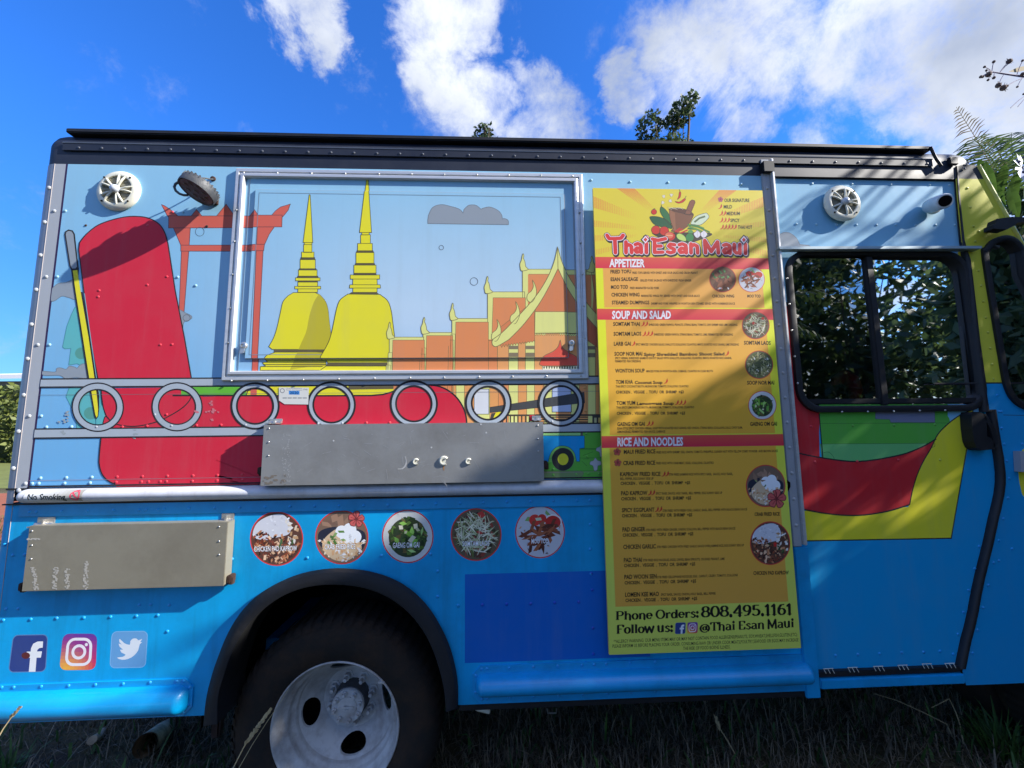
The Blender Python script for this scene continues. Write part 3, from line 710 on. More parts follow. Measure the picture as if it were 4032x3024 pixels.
def chedi(p):
    p.crop = 'B'
    def tier(cx, tiers, lay):
        for (y0, y1, w, w2, c) in tiers:
            p.poly([(cx-w, y0), (cx+w, y0), (cx+w2, y1), (cx-w2, y1)], c, lay, rgb(60,56,40), 3.2)
    Y, K = YEL, DKB
    tier(540, [(528,545,22,22,Y)], 1)
    p.poly([(546,252),(552,252),(567,528),(511,528)], Y, 2, rgb(60,56,40), 3.5)
    tier(538, [(540,585,24,24,Y),(583,617,36,36,Y),(615,627,40,42,K),(626,679,44,44,Y),(679,687,48,50,K),(686,723,54,54,Y),(722,732,58,62,K),(732,749,71,71,Y),(749,757,56,56,K),(756,782,57,57,Y),(781,796,75,75,Y),(796,816,57,57,Y)], 3)
    bell = sm([(425,835),(395,870),(380,930),(360,1020),(340,1080),(312,1130)], False)+[(332,1146),(668,1146)]+sm([(672,1060),(662,980),(655,915),(640,868),(608,830)], False)
    p.poly([(455,817),(580,817)]+bell[::-1], Y, 2, rgb(60,56,40), 3.5)
    sh_ = sm([(604,824),(575,870),(548,950),(530,1040),(500,1110),(470,1180)], False)+[(640,1180),(672,1060)]+sm([(662,980),(655,915),(640,868),(612,834)], False)
    p.poly(sh_, rgb(188,176,44), 4)
    p.poly([(342,1146),(660,1146),(655,1162),(342,1162)], K, 4)
    p.poly([(350,1162),(640,1162),(640,1275),(258,1275),(258,1245),(288,1240),(270,1222),(300,1216),(283,1200),(300,1180)], Y, 3, rgb(60,56,40), 3.5)
    for (y, x0, x1) in ((1207,290,640),(1219,280,640),(1232,275,640),(1243,262,620)): p.stroke([(x0, y), (x1, y)], 4, rgb(70,66,44), 5)
    p.poly([(262,1263),(600,1263),(590,1276),(262,1276)], K, 5)
    p.poly([(470,1175),(640,1175),(640,1240),(540,1245),(430,1262)], rgb(188,176,44), 4)
    # large one
    p.poly([(874,160),(886,160),(907,470),(837,470)], Y, 6, rgb(60,56,40), 3.5)
    tier(872, [(470,484,22,20,Y),(483,535,28,28,Y)], 5)
    tier(869, [(533,575,42,43,Y),(575,586,46,50,K),(586,648,52,52,Y),(648,659,54,58,K),(659,705,64,64,Y),(705,716,62,66,K),(715,739,85,85,Y),(739,772,70,71,Y),(772,791,88,90,Y),(791,816,70,70,Y)], 7)
    p.poly([(790,815),(935,815),(950,825),(775,825)], K, 7)
    bell = sm([(770,826),(725,860),(705,910),(688,990),(675,1050),(655,1110),(610,1190)], False)+[(618,1206),(1010,1206)]+sm([(1040,1070),(1030,990),(1020,920),(1000,865),(955,828)], False)
    p.poly(bell, Y, 6, rgb(60,56,40), 4)
    p.poly([(640,1206),(1000,1206),(1000,1221),(650,1221)], Y, 7, rgb(60,56,40), 3)
    p.poly([(650,1221),(1000,1221),(1000,1242),(640,1240)], K, 8)
    p.poly([(640,1241),(1000,1241),(1000,1280),(580,1280),(610,1262)], Y, 8, rgb(60,56,40), 3.5)
pr_pair(chedi, 'golden_chedi_picture', 16)
def cloudc(p):
    p.crop = 'B'
    q = [(1232,418),(1232,395)]+sm([(1236,370),(1260,325),(1310,308),(1370,320),(1415,335),(1436,357)], False)+sm([(1442,335),(1470,312),(1510,312),(1540,335)], False)+sm([(1548,330),(1590,322),(1635,340),(1658,365),(1664,392)], False)+sm([(1672,388),(1692,395),(1699,408),(1698,424)], False)
    p.poly(q, CLD, 1, rgb(110,118,126), 3.5)
pr_pair(cloudc, 'cloud_picture', 10)
for x_, y_, r_ in ((1310,557,13),(1499,753,22)):
    h = Print(HD, (HR[0], HR[1], HR[2], HR[3]), RAI, base=11); h.crop = 'B'; h.stroke(circ(x_,y_,r_,r_,22), 3.5, rgb(90,100,116), 3, True); h.build('circle_mark', hatch)
def temple(p):
    p.crop = 'B'; O = rgb(120,110,70); W3 = 3.4
    def fin(x, y, h, s=1, lay=6, bw=16):
        q = [(x, y-h), (x+s*5, y-h*.85), (x+s*2, y-h*.72), (x+s*9, y-h*.55), (x+s*13, y-h*.35), (x+s*16, y-h*.18), (x+s*30, y), (x-s*8, y+8), (x-s*16, y-h*.12), (x-s*18, y-h*.35), (x-s*9, y-h*.6), (x-s*6, y-h*.8)]
        p.poly(sm([(a*1.0, b) for a, b in q], True, 3), CREAMP, lay, O, W3)
    def sec(x0, x1, y, lay, th, col_w=22, yb=1400, stair=True):
        p.poly([(x0, y), (x1, y), (x1, yb), (x0, yb)], CREAMP, lay, O, W3)
        p.poly([(x0+col_w, y+th), (x1+5, y+th), (x1+5, yb), (x0+col_w-8, yb)], ORNG, lay+1, O, 2.5)
        if stair:
            for i, yy_ in enumerate((y+90, y+125, y+160)):
                p.poly([(x0-6-7*i, yy_), (x0+col_w-3-7*i, yy_), (x0+col_w-12-7*i, yb), (x0-14-7*i, yb)], CREAMP, lay+2, O, 2.5)
    sec(1780, 2300, 682, 1, 29, 36, stair=False)
    sec(1578, 1792, 813, 2, 34, 32, 1095, stair=False); p.poly([(1560,1088),(1640,1088),(1640,1400),(1560,1400)], ORNG, 3)
    p.poly([(1812,712),(2180,712),(2180,900),(1812,1100)], ORNG, 4)
    sec(1372, 1578, 967, 4, 21, 22); sec(1205, 1372, 1048, 6, 18, 20); sec(1010, 1208, 1075, 8, 17, 20)
    fin(1012,1078,90,1,11,16); fin(1211,1050,90,1,9); fin(1376,970,92,1,7); fin(1577,815,92,1,7); fin(1783,684,92,1,7); fin(2183,690,88,-1,9)
    p.poly([(2150,690),(2180,690),(2195,800),(2212,900),(2212,1400),(2150,1400)], CREAMP, 2, O, 3)
    # hall under the gable
    p.poly([(1635,1060),(2330,1000),(2330,1400),(1635,1400)], rgb(226,158,96), 5, O, 3)
    for x0, x1 in ((1700,1755),(1797,1850),(2150,2203)):
        p.poly([(x0,1080),(x1,1080),(x1,1700),(x0,1700)], CREAMP, 6, O, 3)
        for y0, y1 in ((1125,1145),(1165,1190)): p.poly([(x0,y0),(x1,y0),(x1,y1),(x0,y1)], rgb(132,118,92), 7)
    p.poly([(1850,1050),(2110,1050),(2110,1400),(1850,1400)], rgb(228,160,98), 8, O, 3)
    z = [(1640,1100),(1660,1135)]; x = 1660
    while x < 1850: z += [(x+8, 1118-(x-1660)*.13), (x+16, 1132-(x-1660)*.17)]; x += 16
    p.poly([(1600,1060),(1700,980),(1855,860),(1850,1085)]+z[::-1], rgb(214,128,80), 9, O, 2.5)
    p.poly([(1984,675),(2110,890),(2110,928),(1852,928),(1852,860),(1940,760)], rgb(214,128,80), 9, O, 3)
    p.poly([(1850,928),(2110,928),(2110,1052),(1850,1052)], CREAMP, 9, O, 3)
    zz = [(1850,1054)]; x = 1850
    while x < 2110: zz += [(x+6.5, 1066), (x+13, 1054)]; x += 13
    p.poly(zz, CREAMP, 10, O, 2)
    for (x_, y_, h_) in ((1845,860,115),(1748,985,115),(1640,1085,112)):
        p.poly(sm([(x_-8,y_-h_),(x_+8,y_-h_*.75),(x_+16,y_-h_*.4),(x_+6,y_-h_*.1),(x_-14,y_+14),(x_-38,y_),(x_-36,y_-h_*.28),(x_-14,y_-h_*.45),(x_-2,y_-h_*.7)], True, 3), CREAMP, 11, O, W3)
    L_ = sm([(1983,552),(1962,640),(1925,730),(1870,820),(1800,905),(1720,990),(1660,1050),(1612,1085)], False)+sm([(1603,1100),(1607,1120),(1625,1130),(1650,1120)], False)+sm([(1700,1090),(1770,1020),(1835,940),(1890,860),(1940,770),(1985,678)], False)
    p.poly(L_, CREAMP, 12, O, 4)
    R_ = sm([(1983,552),(2008,640),(2045,715),(2095,795),(2150,870),(2230,960),(2330,1060)], False)+[(2330,1120)]+sm([(2230,1040),(2150,950),(2080,850),(2030,770),(1985,678)], False)
    p.poly(R_, CREAMP, 12, O, 4)
    p.poly([(2110,880),(2330,1110),(2330,1180),(2212,1130),(2110,1060)], rgb(200,110,74), 10, O, 3)
    # red onion dome with battlement
    p.poly(sm([(1998,1093),(2008,1130),(2040,1158),(2085,1180),(2107,1205),(2103,1238),(1896,1240),(1889,1205),(1910,1180),(1955,1158),(1985,1130)], True, 4), rgb(222,86,68), 13, O, 3.5)
    p.poly([(1896,1240),(2106,1238),(2106,1262),(1896,1262)], rgb(230,226,190), 13, O, 3)
    for i in range(14): p.poly([(1902+i*15,1243),(1909+i*15,1243),(1909+i*15,1256),(1902+i*15,1256)], rgb(60,50,44), 14)
pr_pair(temple, 'temple_picture', 28)
# strip between the bars right of the boat
st = Print(0.0, CLU, base=45); st.crop = 'B'
st.poly([(1380,1345),(2400,1345),(2400,1610),(1380,1610)], rgb(228,158,92), 1)
for x0, x1, c in ((1395,1443,CREAMP),(1500,1590,CREAMP),(1640,1700,rgb(226,146,88)),(1700,1755,CREAMP),(1805,1850,CREAMP),(1905,1975,CREAMP),(2060,2110,CREAMP),(2160,2205,CREAMP),(2225,2400,CREAMP)): st.poly([(x0,1350),(x1,1350),(x1,1610),(x0,1610)], c, 2, rgb(120,105,70), 2.5)
st.poly([(1900,1355),(2150,1355),(2150,1530),(1900,1530)], rgb(224,150,90), 2, rgb(120,100,70), 3); st.poly([(1908,1365),(1975,1365),(1975,1520),(1908,1520)], CREAMP, 3)
st.poly([(1500,1375),(1585,1375),(1585,1520),(1500,1520)], rgb(216,218,222), 4, OUT, 3); st.poly([(1952,1362),(2062,1362),(2064,1508),(1952,1508)], rgb(176,190,220), 4, OUT, 4)
st.poly([(1590,1480),(1850,1440),(2085,1400),(2100,1398),(2138,1392),(2142,1455),(2100,1458),(2090,1460),(1850,1485),(1590,1512)], rgb(68,70,72), 6, OUT, 2)
for y in range(5): st.poly([(1860,1520+y*14),(2160,1520+y*14),(2160,1527+y*14),(1860,1527+y*14)], rgb(78,66,50), 5)
for x in list(range(1640,1860,22)): st.poly([(x,1527),(x+8,1527),(x+8,1570),(x,1570)], rgb(70,62,50), 5)
st.poly([(1620,1522),(2240,1520),(2240,1530),(1620,1532)], rgb(70,62,50), 6)
st.poly([(1600,1515),(1625,1512),(1610,1545),(1592,1548)], rgb(70,66,60), 7); st.poly([(1625,1510),(1700,1500),(1690,1530),(1610,1545)], rgb(232,218,40), 6)
st.poly([(1822,1525),(1850,1525),(1850,1560),(1822,1560)], rgb(200,40,48), 7)
st.crop = 'N5'
st.poly([(780,782),(900,782),(900,900),(780,900)], rgb(70,66,60), 7); st.poly([(800,815),(826,815),(826,870),(800,870)], rgb(190,190,140), 8); st.poly([(845,815),(868,815),(868,870),(845,870)], rgb(222,190,110), 8)
st.build('temple_base_picture', truck)
# green scene with blue cart
gp = Print(0.0, CLU, base=64); gp.crop = 'N5'
gp.poly([(-900,960),(900,960),(900,1480),(-900,1480)], rgb(88,170,60), 5)
gp.poly([(200,985),(665,980),(665,1004),(200,1008)], rgb(150,206,128), 6); gp.poly([(652,960),(675,960),(678,1010),(650,1010)], rgb(90,90,84), 7)
gp.poly([(640,1150),(900,1150),(900,1165),(640,1165)], rgb(72,146,54), 6)
for a in (((640,1150),(830,1150)), ((240,1255),(900,1252)), ((240,1393),(900,1393)), ((680,1226),(790,1184)), ((680,1264),(745,1262)), ((668,1288),(720,1340)), ((530,1262),(600,1262))): gp.stroke(list(a), 3.5, rgb(44,98,40), 7)
gp.poly([(300,1295),(-60,1290),(-60,1010),(693,1012),(693,1145),(641,1150),(641,1290),(608,1290)]+sm([(600,1250),(580,1190),(530,1140),(460,1120),(390,1135),(340,1180),(312,1240)], False), rgb(0,148,216), 8, rgb(20,70,100), 5)
gp.poly(sm([(300,1300),(318,1230),(345,1180),(395,1138),(460,1124),(530,1142),(578,1190),(600,1262)], False)+[(590,1290)], rgb(120,190,90), 7)
gp.ell(460,1267,120,124, rgb(44,44,44), 9, line=rgb(90,100,90), lw=3); gp.ell(461,1267,60,65, rgb(216,212,50), 11, line=OUT, lw=3)
for x_, y_ in ((812,1310),(880,1160)): gp.poly(sm([(x_-22,y_-28),(x_,y_-58),(x_+24,y_-30),(x_+58,y_-20),(x_+60,y_+18),(x_+28,y_+28),(x_+20,y_+72),(x_-12,y_+78),(x_-25,y_+30),(x_-58,y_+12),(x_-50,y_-18)], True), rgb(178,182,190), 9, rgb(110,112,120), 4)
gp.poly([(200,1395),(650,1393)]+sm([(670,1400),(684,1420),(672,1450)], False)+[(640,1466),(200,1470)], rgb(110,138,88), 8, rgb(80,96,70), 3)
gp.build('cart_on_green_picture', truck)
# grey bars and rings
br = Print(0.0, CLU, base=70)
def barz(z0, z1, lay):
    br.xz([(XS,z0),(XR,z0),(XR,z1),(XS,z1)], OUT, lay); br.xz([(XS,z0+.0055),(XR,z0+.0055),(XR,z1-.0055),(XS,z1-.0055)], GREYB, lay+1)
zt1 = P('C',305,632)[1]; zt0 = P('C',300,692)[1]; barz(zt0-.002, zt1+.003, 7)
zb1 = P('C',262,997)[1]; zb0 = P('C',255,1060)[1]; barz(zb0-.003, zb1+.004, 15)
br.xz([(XS,ZU+.003),(XR,ZU+.003),(XR,ZU+.009),(XS,ZU+.009)], OUT, 16)
zl = P('C',1000,1358)[1]; br.xz([(XS,zl),(XR,zl),(XR,zl+.0015),(XS,zl+.0015)], rgb(150,120,130), 9)
zl = P('C',400,748)[1]; br.xz([(XL,zl),(XR,zl),(XR,zl+.0012),(XL,zl+.0012)], rgb(110,116,124), 3)
br.build('grey_bar_print', truck)
RG = [('C',713,836,190,180,134,125),('C',1288,833,186,179,131,124),('B',229,1473,143,138,101,99),('B',672,1466,142,137,101,99),('B',1150,1460,140,138,99,98),('B',1582,1456,136,135,92,92),('B',2003,1457,134.5,137,96,96)]
for (c, x, y, rx, ry, ix, iy) in RG:
    g = Print(0.0, None, base=72); g.crop = c; k = 12*(.678/CR[c][2])**.5 if c == 'B' else 10
    def ring(r1x, r1y, r2x, r2y, col, lay):
        a = [g.mp(q) for q in circ(x, y, r1x, r1y, 48)]; b_ = [g.mp(q) for q in circ(x, y, r2x, r2y, 48)]
        for i in range(48): j = (i+1) % 48; g.T.append(([a[i], a[j], b_[j], b_[i]], col, lay))
    ring(rx, ry, ix-1, iy-1, OUT, 18); ring(rx-k, ry-k, ix+k-2, iy+k-2, GREYB, 19)
    g.build('grey_ring_print', truck)

# No Smoking sticker on the rail and county permit
fr = MB()
def curved_print(name, items):
    V = []; Fc = []; Cc = []
    zc = (ZU+ZB)/2; rz = (ZU-ZB)/2-.003
    cut = []
    for tri, col, lay in items:
        for q in range(12):
            t = clip_half(list(tri), 1, ZB+.006*q, False)
            if len(t) >= 3: t = clip_half(t, 1, ZB+.006*(q+1), True)
            if len(t) >= 3: cut.append((t, col, lay))
    for tri, col, lay in cut:
        o = len(V)
        for p in tri:
            t = max(-.98, min(.98, (p[1]-zc)/rz)); V.append((p[0], -(.0365+.0019+.0002*lay)*math.sqrt(1-t*t), p[1]))
        Fc.append(tuple(range(o, o+len(tri)))); Cc += list(col)*len(tri)
    me = bpy.data.meshes.new(name); me.from_pydata(V, [], Fc); at = me.color_attributes.new('Col', 'FLOAT_COLOR', 'CORNER'); at.data.foreach_set('color', Cc)
    link(name, me, truck, VINYL)
s = Print(-.036); s.crop = 'C'; x0, z0 = s.mp((170,1525)); x1, z1 = s.mp((598,1438))
nx = 14
for i in range(nx):
    for j in range(6):
        c = mixc(rgb(206,208,210), rgb(150,148,140), i/nx*1.1)
        s.T.append(([(x0+(x1-x0)*i/nx, z0+(z1-z0)*j/6), (x0+(x1-x0)*(i+1)/nx, z0+(z1-z0)*j/6), (x0+(x1-x0)*(i+1)/nx, z0+(z1-z0)*(j+1)/6), (x0+(x1-x0)*i/nx, z0+(z1-z0)*(j+1)/6)], c, 1))
s.text('No Smoking', 205, 1506, 480, 1505, 42, rgb(20,30,30), 3, bold=.02)
s.stroke(circ(545,1477,32,32,24), 9, rgb(206,70,90), 3, True); s.stroke([(523,1455),(567,1499)], 9, rgb(206,70,90), 4); s.stroke([(515,1480),(550,1476)], 6, rgb(70,60,60), 2); s.stroke(sm([(548,1478),(545,1462),(560,1456),(556,1446)]), 3, rgb(80,80,80), 2)
curved_print('no_smoking_sticker', s.T)
s = Print(-.0022); s.crop = 'B'
s.poly([(366,1364),(540,1366),(537,1464),(400,1462),(366,1440)], rgb(212,212,206), 18); s.poly([(424,1384),(486,1385),(486,1407),(424,1406)], rgb(60,140,214), 19)
s.text('2020', 430, 1404, 480, 1404, 17, rgb(20,40,90), 20, bold=.02); s.stroke(circ(386,1384,12,12,16), 3, rgb(90,94,104), 20, True); s.text('Food Establishment', 412, 1372, 500, 1373, 6, rgb(90,100,120), 20); s.text('Permit - Food Sanitation', 410, 1382, 502, 1383, 6, rgb(90,100,120), 20)
s.text('1745', 508, 1381, 532, 1382, 9, rgb(70,70,80), 20)
for i in range(5):
    s.stroke([(388+i*29,1426),(412+i*29,1426)], 8, rgb(170,172,170), 20); s.stroke([(388+i*29,1426),(412+i*29,1426)], 2, rgb(110,112,116), 21)
s.build('permit_sticker', truck)
# dark blue patch
s = Print(0.0); s.crop = 'G'; x0, z1 = s.mp((145,290)); _, z0 = s.mp((150,918)); s.xz([(x0,z0),(.6,z0),(.6,z1),(x0,z1)], rgb(0,98,190), 1); s.build('dark_blue_patch', truck)
# old tape marks
rnd = random.Random(3)
for (x, y, w, h, n_) in ((1530,860,20,75,9),(1530,872,60,12,7),(483,900,16,60,8),(465,1015,14,40,5),(990,1030,14,45,6),(1440,868,30,8,4),(430,935,16,10,2)):
    s = Print(0.0, CLU, base=75); s.crop = 'C'
    for i in range(n_):
        a, b_ = x+rnd.uniform(-w, w), y+rnd.uniform(-h, h); s.poly([(a+rnd.uniform(-14,-4), b_+rnd.uniform(-9,-2)), (a+rnd.uniform(4,14), b_+rnd.uniform(-9,0)), (a+rnd.uniform(3,12), b_+rnd.uniform(3,9)), (a+rnd.uniform(-12,-3), b_+rnd.uniform(2,9))], rgb(200,110,120) if x > 900 and y < 1000 else rgb(150,160,165), 20)
    s.build('tape_residue', truck)

# ------------------------------------------------------------------ food pictures
def food(p, cx, cy, rx, ry, kind, seed=1, ring=rgb(206,60,54), lay=2, n=230):
    rn = random.Random(seed)
    p.ell(cx, cy, rx, ry, ring, lay, n=40); p.ell(cx, cy, rx*.955, ry*.955, {'kap': rgb(92,58,46), 'crab': rgb(120,96,80), 'gaeng': rgb(206,208,206), 'som': rgb(96,84,66), 'moo': rgb(196,198,206), 'wing': rgb(110,74,52), 'soop': rgb(96,98,66)}[kind], lay+1, n=40)
    def inside(x, y, s=0): return (x*x+y*y) < (.93-s)**2
    def quad(x, y, l, w, a, c, k):
        if not inside(x, y, l*.8): return
        ca, sa = math.cos(a), math.sin(a)
        q = [(l,0),(0,w),(-l,0),(0,-w)] if rn.random() < .5 else [(l,w*.6),(-l*.6,w),(-l,-w*.6),(l*.7,-w)]
        p.poly([(cx+(x+u*ca-v*sa)*rx, cy+(y+u*sa+v*ca)*ry) for u, v in q], c, lay+2+k)
    def scatter(num, cond, l, w, cols, jit=14, ang=None, k0=0):
        for i in range(num):
            x, y = rn.uniform(-1,1), rn.uniform(-1,1)
            if not cond(x, y): continue
            c = rn.choice(cols); d = rn.uniform(-jit, jit)
            c = rgb(*[max(0, min(255, v+d)) for v in c])
            quad(x, y, l*rn.uniform(.8,1.7), w*rn.uniform(.8,1.7), rn.uniform(0, PI) if ang is None else ang+rn.uniform(-.5,.5), c, k0+i*3/num)
    if kind == 'kap':
        p.poly(sm([(cx+a*rx*.93, cy+b*ry*.93) for a, b in ((-.95,-.1),(-.8,-.6),(-.3,-.9),(.25,-.95),(.55,-.6),(.5,-.2),(0,-.05),(-.5,.05))], True), rgb(206,208,216), lay+2)
        scatter(n//2, lambda x, y: y < -.15 and x < .45, .05, .022, [(226,228,234),(196,198,208),(212,214,222)])
        scatter(n//2, lambda x, y: x > .35 and y < .35, .08, .045, [(222,216,206),(206,190,166),(236,232,226),(190,150,110)])
        scatter(int(n*1.6), lambda x, y: y > -.15+x*.15 and not (x > .5 and y < .2), .07, .035, [(120,56,38),(70,38,30),(150,80,54),(48,30,26),(190,130,90),(226,186,150)], 16, k0=1)
        scatter(14, lambda x, y: y > -.1, .09, .04, [(48,70,40),(60,96,50)], k0=4); scatter(6, lambda x, y: y > 0, .08, .05, [(200,40,36)], k0=4)
    elif kind == 'crab':
        scatter(70, lambda x, y: y < -.25, .2, .1, [(140,110,90),(124,96,82),(160,126,104)], 6)
        p.poly(sm([(cx+a*rx*.9, cy+b*ry*.9) for a, b in ((-.95,-.2),(-.4,-.42),(.3,-.4),(.95,-.2),(.9,.45),(.4,.6),(-.4,.6),(-.9,.35))], True), rgb(36,40,58), lay+3)
        p.poly(sm([(cx+a*rx*.9, cy+b*ry*.9) for a, b in ((-.75,.1),(-.2,-.35),(.3,-.3),(.7,.1),(.75,.5),(.3,.93),(-.3,.93),(-.75,.55))], True), rgb(206,180,146), lay+4)
        for a, b, r in ((.0,-.2,.24),(.3,-.28,.25),(.5,-.02,.24),(.15,0,.22)): p.ell(cx+a*rx, cy+b*ry, r*rx, r*ry, rgb(232,236,240), lay+5, n=18)
        scatter(n, lambda x, y: y > .1, .06, .03, [(222,190,150),(206,160,116),(236,222,196),(226,226,228),(190,140,96)], 10, k0=4)
        scatter(n//3, lambda x, y: y > .35 and x > -.1, .05, .02, [(226,228,232),(206,208,214)], 8, k0=5)
        scatter(50, lambda x, y: -.55 < x < .1 and -.25 < y < .2, .08, .035, [(90,130,60),(120,150,84),(66,104,48)], k0=6)
    elif kind == 'gaeng':
        p.ell(cx, cy+.04*ry, rx*.74, ry*.74, rgb(52,64,36), lay+2, n=30)
        scatter(n, lambda x, y: x*x+y*y < .5, .09, .045, [(56,80,34),(40,60,28),(84,116,44),(110,96,54)], k0=1)
        scatter(34, lambda x, y: x*x+y*y < .38, .17, .06, [(120,176,60),(146,200,84),(90,150,50),(166,204,120)], k0=4)
        scatter(10, lambda x, y: x*x+y*y < .3, .1, .06, [(206,204,160),(226,220,190)], k0=5)
    elif kind == 'som':
        scatter(n, lambda x, y: True, .12, .05, [(96,50,36),(70,66,40),(140,60,46),(60,44,34),(100,110,60)], k0=0)
        scatter(n, lambda x, y: True, .2, .018, [(214,214,186),(190,190,156),(226,222,200),(166,178,130)], k0=3)
        scatter(10, lambda x, y: y < 0, .12, .09, [(160,40,40),(190,60,52)], k0=5)
    elif kind == 'moo':
        scatter(50, lambda x, y: y < -.45, .14, .08, [(176,206,146),(206,222,186),(140,180,110)])
        p.ell(cx-.2*rx, cy-.45*ry, rx*.24, ry*.22, rgb(214,56,46), lay+3, n=16); p.ell(cx+.08*rx, cy-.5*ry, rx*.18, ry*.18, rgb(200,46,40), lay+3.2, n=16)
        p.ell(cx+.52*rx, cy-.38*ry, rx*.36, ry*.3, rgb(226,222,222), lay+3, n=24); p.ell(cx+.52*rx, cy-.37*ry, rx*.31, ry*.25, rgb(190,40,34), lay+4, n=24)
        for i in range(34):
            a = rn.choice([.5, -.6, 1.2, 0, -1.1])+rn.uniform(-.3,.3); quad(rn.uniform(-.6,.6), rn.uniform(-.3,.75), .3, .075, a, rgb(*rn.choice([(110,52,32),(140,72,44),(84,40,28),(160,90,58)])), 4+i*.05)
        scatter(50, lambda x, y: y > -.3, .05, .015, [(196,140,100),(60,30,22)], k0=7)
    elif kind == 'wing':
        for i in range(30): quad(rn.uniform(-.6,.6), rn.uniform(-.6,.6), .26, .15, rn.uniform(0,PI), rgb(*rn.choice([(120,66,44),(90,50,36),(150,90,62),(70,42,34)])), i*.08)
        scatter(60, lambda x, y: abs(x) < .5 and -.7 < y < -.1, .1, .04, [(90,160,90),(60,120,60)], k0=4)
        scatter(60, lambda x, y: y > .4, .12, .04, [(226,120,80),(206,190,206),(230,226,220),(190,60,50)], k0=4); scatter(20, lambda x, y: x < -.6, .1, .06, [(60,140,80)], k0=4)
    elif kind == 'soop':
        scatter(int(n*1.5), lambda x, y: True, .13, .03, [(150,150,96),(120,126,76),(176,170,116),(84,92,50),(60,70,40),(196,190,150)], k0=0)
        scatter(20, lambda x, y: True, .06, .04, [(230,228,210),(70,110,50)], k0=4)
def hibiscus(p, x, y, r, lay=9, col=rgb(200,92,88)):
    for k in range(5):
        a = 2*PI*k/5-.3; ca, sa = math.cos(a), math.sin(a)
        q = [(0,0),(.45,.32),(.85,.42),(1.05,.1),(.95,-.2),(.85,-.36),(.45,-.26)]
        p.poly(sm([(x+r*(u*ca-v*sa), y+r*(u*sa+v*ca)) for u, v in q], True, 3), col, lay, rgb(110,40,44), r*.08)
        p.stroke([(x+r*.15*ca, y+r*.15*sa), (x+r*.75*ca, y+r*.75*sa)], r*.07, rgb(150,50,56), lay+2)
    p.stroke([(x, y), (x-r*.1, y-r*.9)], r*.1, rgb(110,40,44), lay+2)
FC = [(270,958,150,153,'kap','CHICKEN PAD KAPROW',(143,1030,385,1024),26),(636,950,150,152,'crab','CRAB FRIED RICE',(540,1018,712,1014),26),(1007,945,145,150,'gaeng','GAENG OM GAI',(923,1010,1072,1006),28),(1391,935,143,148,'som','SOMTAM LAOS',(1314,1000,1464,996),26),(1750,920,140,148,'moo','MOO TOD',(1702,985,1797,983),26)]
for i, (x, y, rx, ry, k, tx, t, h) in enumerate(FC):
    f_ = Print(0.0); f_.crop = 'D'; food(f_, x, y, rx, ry, k, 10+i, n=300)
    if k == 'crab': hibiscus(f_, 718, 848, 44, 12)
    f_.text(tx, t[0], t[1], t[2], t[3], h+3, rgb(20,18,20), 16, bold=.045); f_.text(tx, t[0], t[1], t[2], t[3], h+3, rgb(240,240,244), 17, bold=.014)
    f_.build('dish_sticker', truck)
